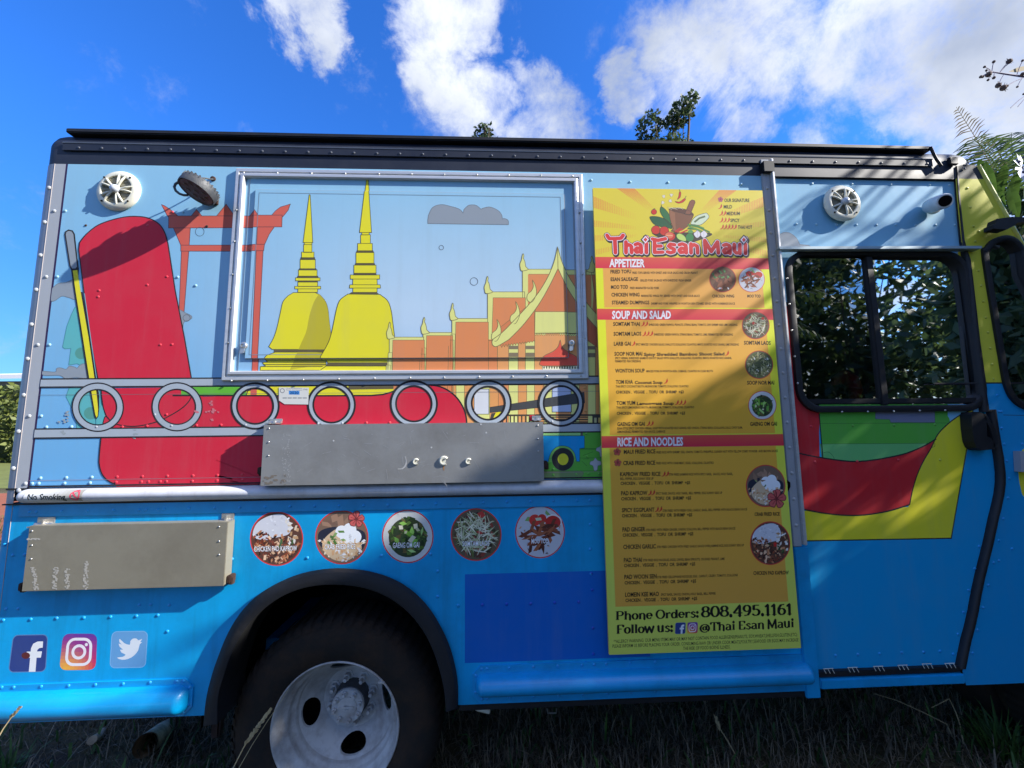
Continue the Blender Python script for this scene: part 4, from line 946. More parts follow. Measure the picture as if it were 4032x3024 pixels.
# social icons
def rrect(x0, y0, x1, y1, r, k=5, sk=0):
    q = []
    for cx, cy, a in ((x1-r,y0+r,-PI/2),(x1-r,y1-r,0),(x0+r,y1-r,PI/2),(x0+r,y0+r,PI)):
        for i in range(k+1): q.append((cx+r*math.cos(a+PI/2*i/k)+sk*(cy-(y0+y1)/2)/(y1-y0)*2, cy+r*math.sin(a+PI/2*i/k)))
    return q
def warpq(quad, u, v):      # bilinear inside a quad: tl,tr,br,bl
    a = [quad[0][i]+(quad[1][i]-quad[0][i])*u for i in (0,1)]; b_ = [quad[3][i]+(quad[2][i]-quad[3][i])*u for i in (0,1)]
    return (a[0]+(b_[0]-a[0])*v, a[1]+(b_[1]-a[1])*v)
def icon(p, quad, kind, lay=2):
    w = lambda pts: [warpq(quad, u, v) for u, v in pts]; S = quad[1][0]-quad[0][0]
    if kind == 'f':
        p.poly(w(rrect(0,0,1,1,.14)), rgb(40,62,128), lay, rgb(90,120,170), S*.02)
        p.poly(w([(.55,1),(.55,.62),(.44,.62),(.44,.45),(.55,.45),(.55,.36),(.6,.24),(.72,.18),(.88,.18),(.88,.35),(.78,.36),(.73,.42),(.73,.45),(.87,.45),(.85,.62),(.73,.62),(.73,1)]), rgb(226,228,230), lay+2)
    elif kind == 'i':
        inv = {}
        n_ = 10
        def colf(u, v):
            c = mixc(rgb(240,180,60), rgb(206,46,84), min(1, math.hypot(u-.15, v-1.05)*1.15)); return mixc(c, rgb(104,52,150), max(0, (1-v)*1.2-.25+u*.15))
        R_ = rrect(0,0,1,1,.18)
        base = Print(p.d)
        for a in range(n_):
            for b_ in range(n_):
                u0, u1, v0, v1 = a/n_, (a+1)/n_, b_/n_, (b_+1)/n_
                corners = [(u0,v0),(u1,v0),(u1,v1),(u0,v1)]
                cc = []
                for (u, v) in corners:     # pull the four outer corners in to round them
                    cu, cv = min(max(u,.18),.82), min(max(v,.18),.82); d = math.hypot(u-cu, v-cv)
                    if d > .18: u, v = cu+(u-cu)*.18/d, cv+(v-cv)*.18/d
                    cc.append((u, v))
                p.T.append(([p.mp(q) for q in w(cc)], colf((u0+u1)/2, (v0+v1)/2), lay))
        p.stroke(w(rrect(.17,.15,.83,.85,.2)), S*.07, rgb(232,226,230), lay+1, True); p.stroke(w(circ(.5,.5,.17,.17,24)), S*.07, rgb(232,226,230), lay+1, True); p.poly(w(circ(.7,.3,.045,.045,12)), rgb(232,226,230), lay+1)
    else:
        p.poly(w(rrect(0,0,1,1,.14)), rgb(98,156,206), lay, rgb(120,176,220), S*.02)
        bird = [(.18,.72),(.34,.70),(.42,.64),(.30,.58),(.26,.50),(.34,.50),(.24,.42),(.21,.33),(.29,.36),(.22,.28),(.23,.20),(.36,.32),(.52,.37),(.53,.27),(.60,.20),(.70,.20),(.76,.25),(.86,.21),(.81,.30),(.87,.30),(.80,.36),(.77,.52),(.66,.67),(.50,.76),(.32,.78)]
        p.poly(w(sm(bird, True, 2)), rgb(214,222,230), lay+2)
s = Print(0.0); s.crop = 'E'; icon(s, [(82,852),(290,848),(276,1072),(52,1076)], 'f'); s.ell(157,975,26,20, rgb(90,30,34), 6); s.build('social_icon', truck)
s = Print(0.0); s.crop = 'E'; icon(s, [(384,842),(592,842),(582,1062),(360,1064)], 'i'); s.build('social_icon', truck)
s = Print(0.0); s.crop = 'E'; icon(s, [(682,830),(898,827),(884,1046),(668,1050)], 't'); s.build('social_icon', truck)
# ------------------------------------------------------------------ serving hatch frame, latches
prof = [(-.002,0),(-.002,-.010),(.001,-.0125),(.012,-.0125),(.0135,-.008),(.019,-.008),(.0205,-.0135),(.024,-.0155),(.033,-.0155),(.037,-.012),(.038,0)]
def rect_frame(x0, x1, z0, z1, prof, name, mat, parent, lerp=None):
    vs = []; fs = []
    for t, y in prof:
        for (x, z, sx, sz) in ((x0,z0,1,1),(x1,z0,-1,1),(x1,z1,-1,-1),(x0,z1,1,-1)): vs.append((x+sx*t, y, z+sz*t))
    for i in range(len(prof)-1):
        for k in range(4): a = i*4+k; b_ = i*4+(k+1) % 4; fs.append((a, b_, b_+4, a+4))
    return MB().add(vs, fs).build(name, mat, parent, 25)
rect_frame(FRX0, FRX1, FRZ0, FRZ1, prof, 'hatch_frame', ALU, truck)
scr = [(162,118),(357,120),(555,121),(752,123),(946,125),(1136,127),(1326,129),(1515,131),(1700,133),(1887,135),(2070,138),(120,335),(108,518),(97,708),(85,905),(72,1105),(2113,348),(2120,525),(2129,708),(2137,893),(2144,1078),(90,1326),(298,1324),(507,1320),(713,1316),(921,1312),(1128,1309),(1326,1307),(1527,1304),(1722,1301),(1920,1299),(2120,1297)]
rivets('B', scr, ZINC, .0052, -.0115, 'screw', .004)
for (x, y) in ((155,1120),(2068,1106)):
    q = P('B', x, y, -.02)
    k = MB().lathe([(.015,-.003),(.015,-.014),(.012,-.019),(.007,-.020),(.006,-.016),(0,-.016)], (q[0], 0, q[1]), 'y', 24)
    k.prism([(q[0]-.009,q[1]-.010),(q[0]+.007,q[1]-.012),(q[0]+.004,q[1]-.030),(q[0]-.008,q[1]-.034),(q[0]-.012,q[1]-.028)], -.018, -.013)
    k.build('latch', ZINC, truck, 40)

# ------------------------------------------------------------------ folding shelves
def shelf(name, x0, x1, z0, z1, y0, y1, mat, screws, crop, hinges, lats):
    s = MB()
    s.box(x0, x1, y0, y0+.0025, z0, z1, .0008).box(x0, x1, y0+.003, y1, z1-.0025, z1).box(x0, x0+.0025, y0+.003, y1, z0, z1-.003).box(x1-.0025, x1, y0+.003, y1, z0, z1-.003).box(x0, x1, y0+.003, y1, z0, z0+.0025)
    o = s.build(name, mat, truck, 30)
    for x, y in screws:
        q = P(crop, x, y, y0); k = bpy.data.objects.new('screw', dome(.0036, .0025, ZINC, 'screw')); COL.objects.link(k); k.parent = o; k.location = (q[0], y0, q[1])-o.matrix_parent_inverse.translation-Vector((0, truck.location.y, 0)) if False else (q[0], y0-truck.location.y-o.location.y+o.location.y, q[1])
        k.location = Vector((q[0], y0, q[1]))-truck.location-o.location
    for (xa, xb, ya, yb) in hinges:
        a, b_ = P(crop, xa, yb, -.01), P(crop, xb, ya, -.01)
        h = MB().box(a[0], b_[0], -.004, -.0005, a[1], b_[1], .001).tube([(a[0], -.010, a[1]+.004), (b_[0], -.010, a[1]+.004)], .0055, 8).box(a[0]+.004, (a[0]+b_[0])/2-.004, y0+.004, -.006, a[1]-.002, a[1]+.002).box((a[0]+b_[0])/2+.004, b_[0]-.004, y0+.004, -.006, a[1]-.002, a[1]+.002)
        h.box((a[0]+b_[0])/2-.004, (a[0]+b_[0])/2+.004, -.018, -.004, a[1], b_[1]-.006, .001)
        h.build('hinge', ZINC, truck, 40)
    for (x, y) in lats:
        q = P(crop, x, y, -.02); MB().box(q[0]-.008, q[0]+.008, -.034, -.001, q[1]-.014, q[1]+.014, .003).box(q[0]-.004, q[0]+.012, -.03, -.012, q[1]-.02, q[1]+.006, .002).build('shelf_catch', RUST, truck)
    return o
sh1 = shelf('folding_shelf', P('E',155,390,-.045)[0], P('E',1372,360,-.045)[0], P('E',700,570,-.045)[1], P('E',700,177,-.045)[1], -.045, -.003, SHELFW, [(195,218),(193,305),(190,388),(1332,192),(1332,280),(1332,362)], 'E', [(212,325,135,184),(1338,1418,112,162)], [(1404,505),(146,552)])
sh2 = shelf('folding_shelf', P('D',190,450,-.05)[0], P('D',1770,450,-.05)[0], P('D',1000,648,-.05)[1], P('D',1000,310,-.05)[1], -.05, -.003, SHELFM, [(227,338),(225,415),(224,491),(1737,321),(1738,396),(1740,467)], 'D', [(225,298,283,310),(1706,1756,266,294)], [(1780,540),(183,575)])
s = Print(-.0505, None, step=.00002); s.crop = 'D'; rn = random.Random(5)
C1 = rgb(178,178,176)
s.stroke(sm([(950,566),(975,564),(992,545),(998,520),(992,495)]), 6, rgb(170,170,168), 1); s.stroke(sm([(975,567),(994,550),(1000,530)]), 5, rgb(176,176,174), 2)
for i in range(70):
    x, y = rn.uniform(300,345), rn.uniform(370,640); s.poly([(x,y),(x+rn.uniform(2,7),y-2),(x+rn.uniform(1,5),y+rn.uniform(2,8))], C1, 1)
for i in range(60):
    x, y = rn.uniform(230,1720), rn.uniform(330,640); l = rn.uniform(8,60); a = rn.choice([-.4,.5,.05,1.2])+rn.uniform(-.3,.3); s.stroke([(x,y),(x+l*math.cos(a),y+l*math.sin(a))], rn.uniform(1,2.2), rgb(160,161,162), 1)
for x, y in ((590,407),(1418,315),(1448,362),(1140,445)): s.ell(x, y, 5, 5, rgb(196,196,196), 2, n=8)
s.poly([(1204,545),(1214,545),(1212,575),(1206,572)], rgb(160,116,70), 2)
for i in range(26):
    x, y = rn.uniform(195,320), rn.uniform(590,655); s.ell(x, y, rn.uniform(4,16), rn.uniform(2,7), rgb(118,110,100), 1, n=7)
s.build('scratches', sh2, Mat('scratch_film', attr=True, rough=.6, spec=.3).m)
TAPEM = Mat('tape_film', attr=True, rough=.7, spec=.3).m
def tapem(x0, y0, x1, y1):
    s = Print(-.0455, None, step=.00002); s.crop = 'E'
    w = math.dist((x0,y0),(x1,y1)); k = int(w/9)
    for i in range(k):
        t = (i+rn.random()*.4)/k; x, y = x0+(x1-x0)*t, y0+(y1-y0)*t
        for j in range(3):
            dx, dy = rn.uniform(-14,14), rn.uniform(-4,4); s.poly([(x+dx-6,y+dy-3),(x+dx+6,y+dy-4),(x+dx+5,y+dy+4),(x+dx-5,y+dy+3)], rgb(172,168,158), 1)
    s.build('tape_residue', sh1, TAPEM)
tapem(340,440,330,575); tapem(410,450,408,575); tapem(523,405,520,575); tapem(200,440,222,580); tapem(165,267,235,267)
_skip = '''
for i in range(36):
    a, r_ = rn.uniform(0,2*PI), rn.random(); s.ell(1300+110*r_*math.cos(a), 490+70*r_*math.sin(a)-.2*(110*r_*math.cos(a)), 16, 11, rgb(128,104,84), 1, n=8)
'''
for (x, y, r_) in ((1053,525,.013),(1210,520,.019),(1348,523,.013)):
    q = P('D', x, y, -.052); k = MB().lathe([(r_*.4,0),(r_,-.0),(r_,-.003),(r_*.75,-.006),(r_*.4,-.005)], (q[0],-.0505,q[1]), 'y', 14, .6, 2*PI-.9).lathe([(r_*.42,-.0008),(0,-.001)], (q[0],-.0505,q[1]), 'y', 12)
    k.build('broken_grommet', CREAM, sh2, 30)

# ------------------------------------------------------------------ loudspeakers
def speaker(crop, cx, cy, xl, xr):
    c = P(crop, cx, cy, -.018); r = abs(P(crop, xr, cy, -.012)[0]-P(crop, xl, cy, -.012)[0])/2; c = (c[0], 0, c[1])
    k = r/.092
    o = MB().lathe([(r*.98,.0),(r*1.0,-.004),(r*.98,-.009),(r*.90,-.0145),(r*.74,-.0185),(r*.70,-.0175),(r*.70,-.006),(0,-.006)], c, 'y', 48).build('loudspeaker', CREAM, truck, 50)
    g = MB()
    for i in range(-9, 10):
        z = i*r*.072; w = math.sqrt(max(0, (r*.69)**2-z*z)); g.box(c[0]-w, c[0]+w, -.0125, -.007, c[2]+z-r*.014, c[2]+z+r*.014)
    g.build('speaker_grille', Mat('grille_cream', rgb(176,172,152), .6).m if 'grille_cream' not in bpy.data.materials else bpy.data.materials['grille_cream'], o)
    MB().lathe([(r*.70,-.0068),(0,-.0068)], c, 'y', 32).build('speaker_cone', Mat('cone_brown', rgb(70,66,58), .9).m if 'cone_brown' not in bpy.data.materials else bpy.data.materials['cone_brown'], o)  # dark brown cone disc behind the grille
    for i in range(10):
        a = R(90+36*i+(4 if i % 2 else -4)); d = R(7 if i % 2 else -7)
        pts = [(c[0]+r*t*math.cos(a+d*(1-t)*1.2), -.0125-.007*math.sin(PI*min(1,t*1.1)), c[2]+r*t*math.sin(a+d*(1-t)*1.2)) for t in (.16,.3,.45,.6,.73)]
        MB().tube(pts, [r*.035,r*.05,r*.052,r*.05,r*.04], 8).build('speaker_spoke', CREAM, o, 60)
    MB().lathe([(r*.19,-.016),(r*.19,-.026),(r*.15,-.033),(r*.07,-.036),(0,-.037)], c, 'y', 24).build('speaker_hub', Mat('speaker_hub', rgb(190,196,206), .3, spec=.6).m, o, 60)
    for i in range(4):
        a = R(45+90*i); q = (c[0]+r*.84*math.cos(a), -.0175, c[2]+r*.84*math.sin(a)); MB().lathe([(.004,0),(.004,-.002),(0,-.0022)], q, 'y', 8).build('screw', DARK, o)
speaker('A', 1010, 652, 822, 1203)
speaker('H', 543, 503, 447, 630)

# ------------------------------------------------------------------ flood lamp on the wall
lc = P3('N1', 540, 590, -.088); v = (lc-CAM).normalized(); rt = v.cross(Vector((0,0,1))).normalized(); up_ = rt.cross(v)
nrm = (v*-.43 + (rt*-.47 + up_*-.88)*.90).normalized()
M3 = nrm.to_track_quat('Y', 'Z').to_matrix()            # local +y = light direction
def place(mb, mat3, origin): mb.v = [tuple(mat3 @ Vector(q)+origin) for q in mb.v]; return mb
rl = (P('N1', 815, 590, -.088)[0]-P('N1', 265, 590, -.088)[0])/2*1.07
body = MB().lathe([(rl*.93,0.0),(rl*.985,.004),(rl*1.0,-.002),(rl*1.0,-.028),(rl*.96,-.034),(rl*.6,-.040),(0,-.042)], (0,0,0), 'y', 40)
for i in range(26):
    a = 2*PI*i/26; b2 = MB().box(rl*.86, rl*1.015, -.037, -.024, -.002, .002); ca, sa = math.cos(a), math.sin(a)
    body.add([(x*ca-z*sa, y, x*sa+z*ca) for x, y, z in b2.v], b2.f)
lamp = place(body, M3, lc).build('flood_lamp', LAMPB, truck, 40)
ln = MB().lathe([(rl*.90,.0012),(0,.0015)], (0,0,0), 'y', 36)
for i in range(9):
    a = 2*PI*i/8; rr_ = 0 if i == 8 else rl*.55
    ln.lathe([(.011,.0015),(.008,.004),(0,.004)], (rr_*math.cos(a),0,rr_*math.sin(a)), 'y', 12)
place(ln, M3, lc).build('lamp_lens', LENS, lamp, 40)
wb = P3('N1', 850, 745, -.004)
MB().box(wb.x-.016, wb.x+.016, -.010, 0, wb.z-.018, wb.z+.022, .002).tube([wb+Vector((0,-.008,0)), wb+Vector((-.012,-.040,.004)), lc+M3@Vector((0,-.035,0))+Vector((.035,.02,-.04))], .012, 8).build('lamp_bracket', RUST, lamp, 40)
cb = [P3('N1',830,372,-.002), P3('N1',790,375,-.03), P3('N1',680,355,-.05), P3('N1',560,352,-.06)]
MB().tube(cb, .0032, 6).tube([P3('N1',300,400,-.08), P3('N1',240,420,-.085), P3('N1',180,455,-.085), P3('N1',158,510,-.085), P3('N1',185,575,-.085), P3('N1',250,625,-.085), P3('N1',320,648,-.085), P3('N1',390,650,-.085)], .0048, 8).build('lamp_cable', LAMPB, lamp, 60)
q = P('N1',830,372); MB().lathe([(.011,0),(.010,-.006),(.004,-.008),(0,-.008)], (q[0],0,q[1]), 'y', 12).build('cable_gland', RUST, lamp, 40)
rivets('A', [(748,968)], RUST, .006, 0, 'screw'); rivets('N1', [(720,1185)], RUST, .007, 0, 'screw')

# ------------------------------------------------------------------ security camera
e0 = P3('H',978,530,0.0); MB().lathe([(.036,0),(.036,-.012),(.026,-.020),(0,-.020)], (e0.x,0,e0.z), 'y', 28).build('camera_base', CREAM, truck, 40)
a_, b2 = P3('H',972,524,-.030), P3('H',1048,499,-.120)
ax = (b2-a_).normalized()
sc_ = MB().tube([a_-ax*.012, a_, a_+ax*.02, b2-ax*.006, b2], [.016,.029,.032,.031,.028], 28).build('security_camera', Mat('camera_white', rgb(214,218,222), .35, spec=.5, dirt=.3, dscale=20, dirtcol=rgb(120,115,105)).m, truck, 50)
MB().tube([b2+ax*.0005, b2+ax*.003], [.0225, .022], 28).build('camera_lens', DARK, sc_)
MB().tube([e0+Vector((0,-.015,0)), a_], .013, 12).build('camera_neck', CREAM, sc_, 50)

# ------------------------------------------------------------------ sliding door post
pst = MB().box(1.204, 1.240, -.010, .0, 1.02, 2.70, .002).build('door_post', GREY, truck)
MB().box(1.240, 1.2515, -.026, -.002, 1.028, 2.695, .0025).build('door_post_edge', ALU, truck)
MB().box(1.203, 1.2525, -.027, -.001, 2.63, 2.682, .002).build('door_post_cap', BLACKM, truck)
MB().box(1.204, 1.262, -.012, .0, .452, 1.018, .003).build('door_post', BLUER, truck)
for i in range(15):
    z = 2.56-.104*i; o = bpy.data.objects.new('rivet', dome(.007, .0045, RIVP['g'], 'rivet')); COL.objects.link(o); o.parent = truck; o.location = Vector((1.222, -.010, z))-truck.location
MB().tube([P3('M3',1955,470,-.03), P3('M3',1985,495,-.03), P3('M3',1985,530,-.03), P3('M3',1970,560,-.03)], .0045, 8).build('door_pull', DARK, truck, 50)

# ------------------------------------------------------------------ sliding door
DD = .012
seal = [('H',1107,325),('H',1114,450),('H',1124,560),('H',1138,700),('H',1158,800),('H',1170,900),('H',1190,1080),('H',1212,1280),('H',1232,1440),('H',1250,1560),('N4',272,150),('N4',288,260),('N4',300,330),('N4',312,400),('N4',321,480),('N4',322,530),('N4',315,590),('N4',300,660),('N4',285,720),('N4',262,830),('N4',240,920),('N4',215,1020),('N4',196,1110),('N4',180,1200),('N4',160,1290),('N4',143,1350),('N4',122,1450),('N4',112,1500)]
sl = [P(c, x, y, 0) for c, x, y in seal]
wd = [.006]*3+[.009,.020,.022,.024,.026,.027,.027]+[.027]*5+[.028]*13
WXL, WXR = P('H',262,1100,DD)[0], P('H',1196,1150,DD)[0]; WZT, WZB = P('H',700,757,DD)[1], P('H',750,1560,DD)[1]
opening = rrect(WXL+.012, WZB+.012, WXR-.012, WZT-.012, .10)
DB = P('I',600,1232,DD)[1]
dr = [(XR+.001, DB)]+[(p[0]-w/2+.012, p[1]) for p, w in zip(sl[::-1], wd[::-1])][1:]+[(XR+.001, 2.70)]
dr[1] = (dr[1][0], DB)
door = Print(DD); 
def door_zone(z0, z1, col, lay): pass
ZY = P('H',1200,1415)[1]
door.xz(dr, rgb(122,178,210), 0, [opening]); 
dclip = (XR, 2.2, DB, 2.70)
dobj = door.build('sliding_door', truck)
da = Print(DD, dclip)
da.xz([p for p in [(XR, DB)]+[(min(q[0]-.005, 9), q[1]) for q in dr[1:-1] if q[1] < WZB+.02]+[(XR, WZB+.02)]], rgb(0,150,208), 1)
da.xz([(XR,2.625),(2.3,2.625),(2.3,2.70),(XR,2.70)], rgb(36,44,64), 2) if False else None
da.build('blue_lower_print', dobj)
nv = Print(DD); nv.xz([(XR+.001,2.622),(P('H',1112,388)[0]-.004,2.622),(P('H',1106,330)[0]-.004,2.70),(XR+.001,2.70)], rgb(56,64,84), 2); nv.build('navy_band', dobj)
k = Print(DD, dclip); k.crop = 'I'
RD = rgb(196,36,44)
k.crop = 'H'; k.poly([(205,1000),(235,1008),(262,1040),(290,1300),(330,1500),(420,1560),(415,1659),(420,1900),(205,1900)], RD, 3)
k.stroke(sm([(225,1003),(240,1008),(256,1030),(275,1200),(300,1420),(340,1530),(412,1562)], False), 7, OUT, 4)
k.crop = 'I'
k.poly([(354,100),(905,100),(905,150)]+sm([(905,150),(915,172),(905,205),(885,235),(850,255)], False)+[(700,340),(500,360),(368,340)], rgb(86,172,62), 4)
k.poly([(358,270),(850,267),(850,280),(700,340),(500,360),(368,340)], rgb(104,184,110), 5, rgb(60,120,60), 2)
k.stroke([(355,182),(905,180)], 2, rgb(60,120,50), 5); k.stroke(sm([(372,308),(395,305),(415,325),(420,340)]), 2, rgb(50,110,60), 6)
k.poly([(595,125),(850,125),(850,178),(660,178),(656,165),(595,163)], rgb(118,124,150), 6, rgb(70,90,80), 2)
k.poly([(905,100),(1010,100),(1010,128),(960,140),(905,190)], rgb(130,190,220), 3)
yel = sm([(1014,122),(960,145),(905,185),(862,230),(835,285),(800,345),(775,400),(755,465),(742,530)], False)
k.poly(yel+[(735,540),(200,560),(200,687),(920,674),(1010,180)], YEL, 6); 
k.stroke(yel, 5, OUT, 9); k.stroke([(1014,122),(1005,185),(920,674),(200,687)], 5, OUT, 9)
k.poly([(200,296),(258,308)]+sm([(300,318),(370,330),(520,345),(690,320),(790,285),(852,252)], False)+sm([(835,285),(800,345),(775,400),(755,465),(738,535)], False)+sm([(640,560),(520,576),(400,570),(275,548),(200,530)], False), RD, 7)
k.stroke([(200,296)]+sm([(258,308),(370,330),(520,345),(690,320),(790,285),(856,248)], False), 6, OUT, 10)
k.stroke(sm([(742,530),(640,560),(520,576),(400,570),(275,548),(200,530)], False), 6, OUT, 10)
k.stroke([(354,140),(370,330)], 5, OUT, 10)
k.build('boat_bow_picture', dobj)
k = Print(DD, dclip); k.crop = 'H'
k.poly([(200,715),(205,690)]+sm([(215,668),(240,658),(270,662),(300,685),(318,718)], False)+[(360,722),(378,730),(200,730)], CLD, 3, rgb(120,120,126), 3)
k.poly([(1125,740),(1150,800),(1236,1440),(1222,1445),(1140,880),(1112,760)], YEL, 2); k.poly([(1112,395),(1128,395),(1150,740),(1130,740)], rgb(150,190,210), 2)
k.build('cloud_picture', dobj)
rivets('H', [(203,614),(300,615),(402,617),(503,618),(602,619),(703,620),(800,620),(900,621),(1000,620),(1097,621),(183,411),(380,412),(580,414),(776,417),(970,418),(1070,420)], 'l', .0072, DD)
rivets('I', [(498,192),(675,190),(850,188)], 'v', .0072, DD); rivets('I', [(320,195),(336,347),(517,345),(694,338)], 'r', .0072, DD); rivets('I', [(872,338)], 'y', .0072, DD)
rivets('I', [(425,1177),(520,1172),(613,1168),(708,1164),(802,1162),(872,1158)], 'b', .0072, DD)
rivets('N4', [(207,865),(183,980),(152,1095),(125,1210),(95,1325),(70,1428)], 'b', .0072, DD)
# seal
vs = []; fs = []
for (x, z), w in zip(sl, wd):
    for t, y in ((-.5,.012),(-.5,-.004),(-.2,-.012 if w > .01 else -.004),(.2,-.012 if w > .01 else -.004),(.5,-.004),(.5,.012)): vs.append((x+t*w, y, z))
for i in range(len(sl)-1):
    for j in range(5): a = i*6+j; fs.append((a, a+1, a+7, a+6))
MB().add(vs, fs).build('door_seal', BLACKM, truck, 50)
# window frame
def ring_mesh(outer, inner, y0, y1, y2):
    n = len(outer); vs = [(p[0], y1, p[1]) for p in outer]+[(p[0], y0, p[1]) for p in outer]+[((o[0]*.4+i[0]*.6), y0-.004, (o[1]*.4+i[1]*.6)) for o, i in zip(outer, inner)]+[(p[0], y0, p[1]) for p in inner]+[(p[0], y2, p[1]) for p in inner]
    fs = []
    for r_ in range(4):
        for k in range(n): a = r_*n+k; b_ = r_*n+(k+1) % n; fs.append((a, b_, b_+n, a+n))
    return MB().add(vs, fs)
wo_, wi_ = rrect(WXL, WZB, WXR, WZT, .10, 7), rrect(WXL+.025, WZB+.027, WXR-.025, WZT-.022, .078, 7)
wf = ring_mesh(wo_, wi_, -.004, DD, .04).build('door_window_frame', BLACKM, dobj, 40)
mx_ = (P('H',667,1000)[0]+P('H',735,1200)[0])/2
mx_ = P('H',710,1150,.0)[0]
MB().box(mx_-.016, mx_+.016, .000, .03, WZB+.03, WZT-.025, .003).box(WXL+.03, WXR-.03, .006, .026, WZB+.036, WZB+.058, .002).build('window_mullion', BLACKM, dobj)
MB().add([(x, .014, z) for x, z in rrect(WXL+.03, WZB+.03, mx_, WZT-.025, .06, 5)], [tuple(range(24))]).build('window_pane', GLASS, dobj)
MB().add([(x, .022, z) for x, z in rrect(mx_, WZB+.03, WXR-.03, WZT-.025, .06, 5)], [tuple(range(24))]).build('window_pane', GLASS, dobj)
rivets('H', [(254,890),(266,1018),(278,1150),(292,1281),(307,1416),(530,1560),(660,1559),(790,1557),(920,1554),(1048,1552)], ZINC, .0055, -.007, 'screw', .004)
q0, q1 = P('H',207,735,-.02), P('H',1212,732,-.02)
MB().prism([(q0[0], q0[1]-.012),(q1[0], q1[1]-.012),(q1[0]+.004, q1[1]-.004),(q1[0], q1[1]),(q0[0], q0[1]),(q0[0]-.004, q0[1]-.006)], -.034, -.001).build('window_drip_rail', Mat('drip_rail_paint', rgb(150,172,184), .4, metal=.2, dirt=.3, dscale=8, dirtcol=rgb(110,110,105)).m, truck)
# step tread and sill
tz = P('I',600,1232)[1]; MB().box(XR+.012, P('I',958,1235)[0], -.006, .04, tz-.022, tz-.002, .002).build('step_tread', BLACKM, truck)
for x, y in ((398,1243),(502,1238),(612,1233),(716,1228),(820,1222),(918,1220)):
    for dx in (-16, 2, 20):
        a, b_ = P3('I', x+dx-8, y-8, -.008), P3('I', x+dx+2, y+10, -.008)
        MB().tube([a, b_], .0013, 4).build('tread_stud', CREAM, truck)
    MB().tube([P3('I', x-26, y-9, -.008), P3('I', x+16, y-11, -.008)], .0013, 4).build('tread_stud', CREAM, truck)
MB().box(XR+.012, P('I',965,1270)[0], -.014, .02, tz-.062, tz-.026, .004).build('door_sill', BLUER, truck)
# door handle
for nm, pl in (('door_handle', [(163,175),(172,162),(206,162),(232,175),(242,200),(246,290),(268,300),(288,330),(284,356),(214,364),(192,350),(178,318),(168,250)]), ('handle_lever', [(228,172),(240,172),(262,205),(290,255),(302,300),(300,345),(282,352),(276,300),(262,250),(236,200)])):
    MB().prism([P('N4', x, y, -.03) for x, y in pl], -.032, DD-.001).build(nm, BLACKM, truck)

# ------------------------------------------------------------------ cab side
e1, e2 = P('W',2114,358), P('W',2212,534)
slope = (e2[0]-e1[0])/(e2[1]-e1[1])
xz_ = lambda z: e1[0]+(z-e1[1])*slope
cabz = [(p[0]+w/2-.012, p[1]) for p, w in zip(sl, wd)]
cab_out = cabz+[(cabz[-1][0]+.01, .47),(2.28,.47),(2.30,.70),(2.45,.86),(2.72,.92),(2.99,.86),(3.14,.70),(3.16,.47),(3.4,.47),(3.42,1.2),(xz_(1.5)+.25,1.38),(xz_(1.5),1.5),(xz_(e1[1]),e1[1]),(xz_(e1[1])-.06,2.70)]
CX = 3.0
win = [(P('H',1232,790)),(P('H',1236,745)),(P('H',1262,705)),(P('H',1305,682)),(P('H',1355,676))]
wl_, wlb = P('H',1236,800), P('H',1328,1400)
zb_ = P('H',1445,1548)[1]
right_top = (xz_(win[4][1])-.10, win[4][1]); 
wo2 = sm([P('H',1328,1385), P('H',1232,800), P('H',1240,740), P('H',1268,702), P('H',1310,682), P('H',1355,677), P('H',1400,695), P('H',1445,748)], False, 4)
zr0 = wo2[-1][1]
wo2 += [(xz_(zr0-.10)-.055, zr0-.10), (xz_(zb_+.12)-.08, zb_+.12)]+sm([(xz_(zb_+.05)-.10, zb_+.03),(xz_(zb_)-.18, zb_)], False, 3)
wo2 += sm([(P('H',1445,1548)[0], zb_), P('H',1400,1525), P('H',1360,1480), P('H',1335,1420)], False, 4)
cc = (sum(p[0] for p in wo2)/len(wo2), sum(p[1] for p in wo2)/len(wo2))
def inset(pts, d):
    n = len(pts); out = []
    for i in range(n):
        a, b_, c = pts[i-1], pts[i], pts[(i+1) % n]; v1 = Vector((c[0]-a[0], c[1]-a[1]))
        if v1.length < 1e-9: out.append(b_); continue
        v1.normalize(); nn = Vector((-v1.y, v1.x))
        if nn.dot(Vector((cc[0]-b_[0], cc[1]-b_[1]))) < 0: nn = -nn
        out.append((b_[0]+nn.x*d, b_[1]+nn.y*d))
    return out
hole2 = inset(wo2, .012)
cbp = Print(0.0); cbp.xz(cab_out, rgb(204,200,58), 0, [hole2]); cab = cbp.build('cab_side', truck)
c2 = Print(0.0, (1.5, 4, .4, ZY)); c2.xz(cab_out, rgb(0,146,206), 1, [hole2]); c2.build('blue_lower_print', cab)
c3 = Print(0.0, (1.5, 4, P('N3',600,970)[1], 3)); c3.xz(cab_out, rgb(52,56,60), 1, [hole2]); c3.build('dark_upper_print', cab)
c4 = Print(0.0, (1.5,4,.4,3)); c4.crop = 'N4'; c4.poly(sm([(441,355),(428,375),(418,410),(412,455),(414,510),(424,560),(441,605),(520,640),(520,330)], True), YEL, 3)
c4.xz([(1.9,ZY-.003),(2.9,ZY-.003),(2.9,ZY+.003),(1.9,ZY+.003)], OUT, 4); c4.stroke([(332,178),(441,180)], 3, OUT, 4); c4.T = [t for t in c4.T if True]
c4.build('yellow_disc_print', cab)
MB().prism([P('N4', x, y, -.02) for x, y in ((414,368),(500,368),(500,478),(420,475))], -.024, -.001).build('cab_number_plate', GREY, truck)
ring_mesh(wo2, inset(wo2, .026), -.010, .0, .03).build('cab_window_frame', BLACKM, cab, 40)
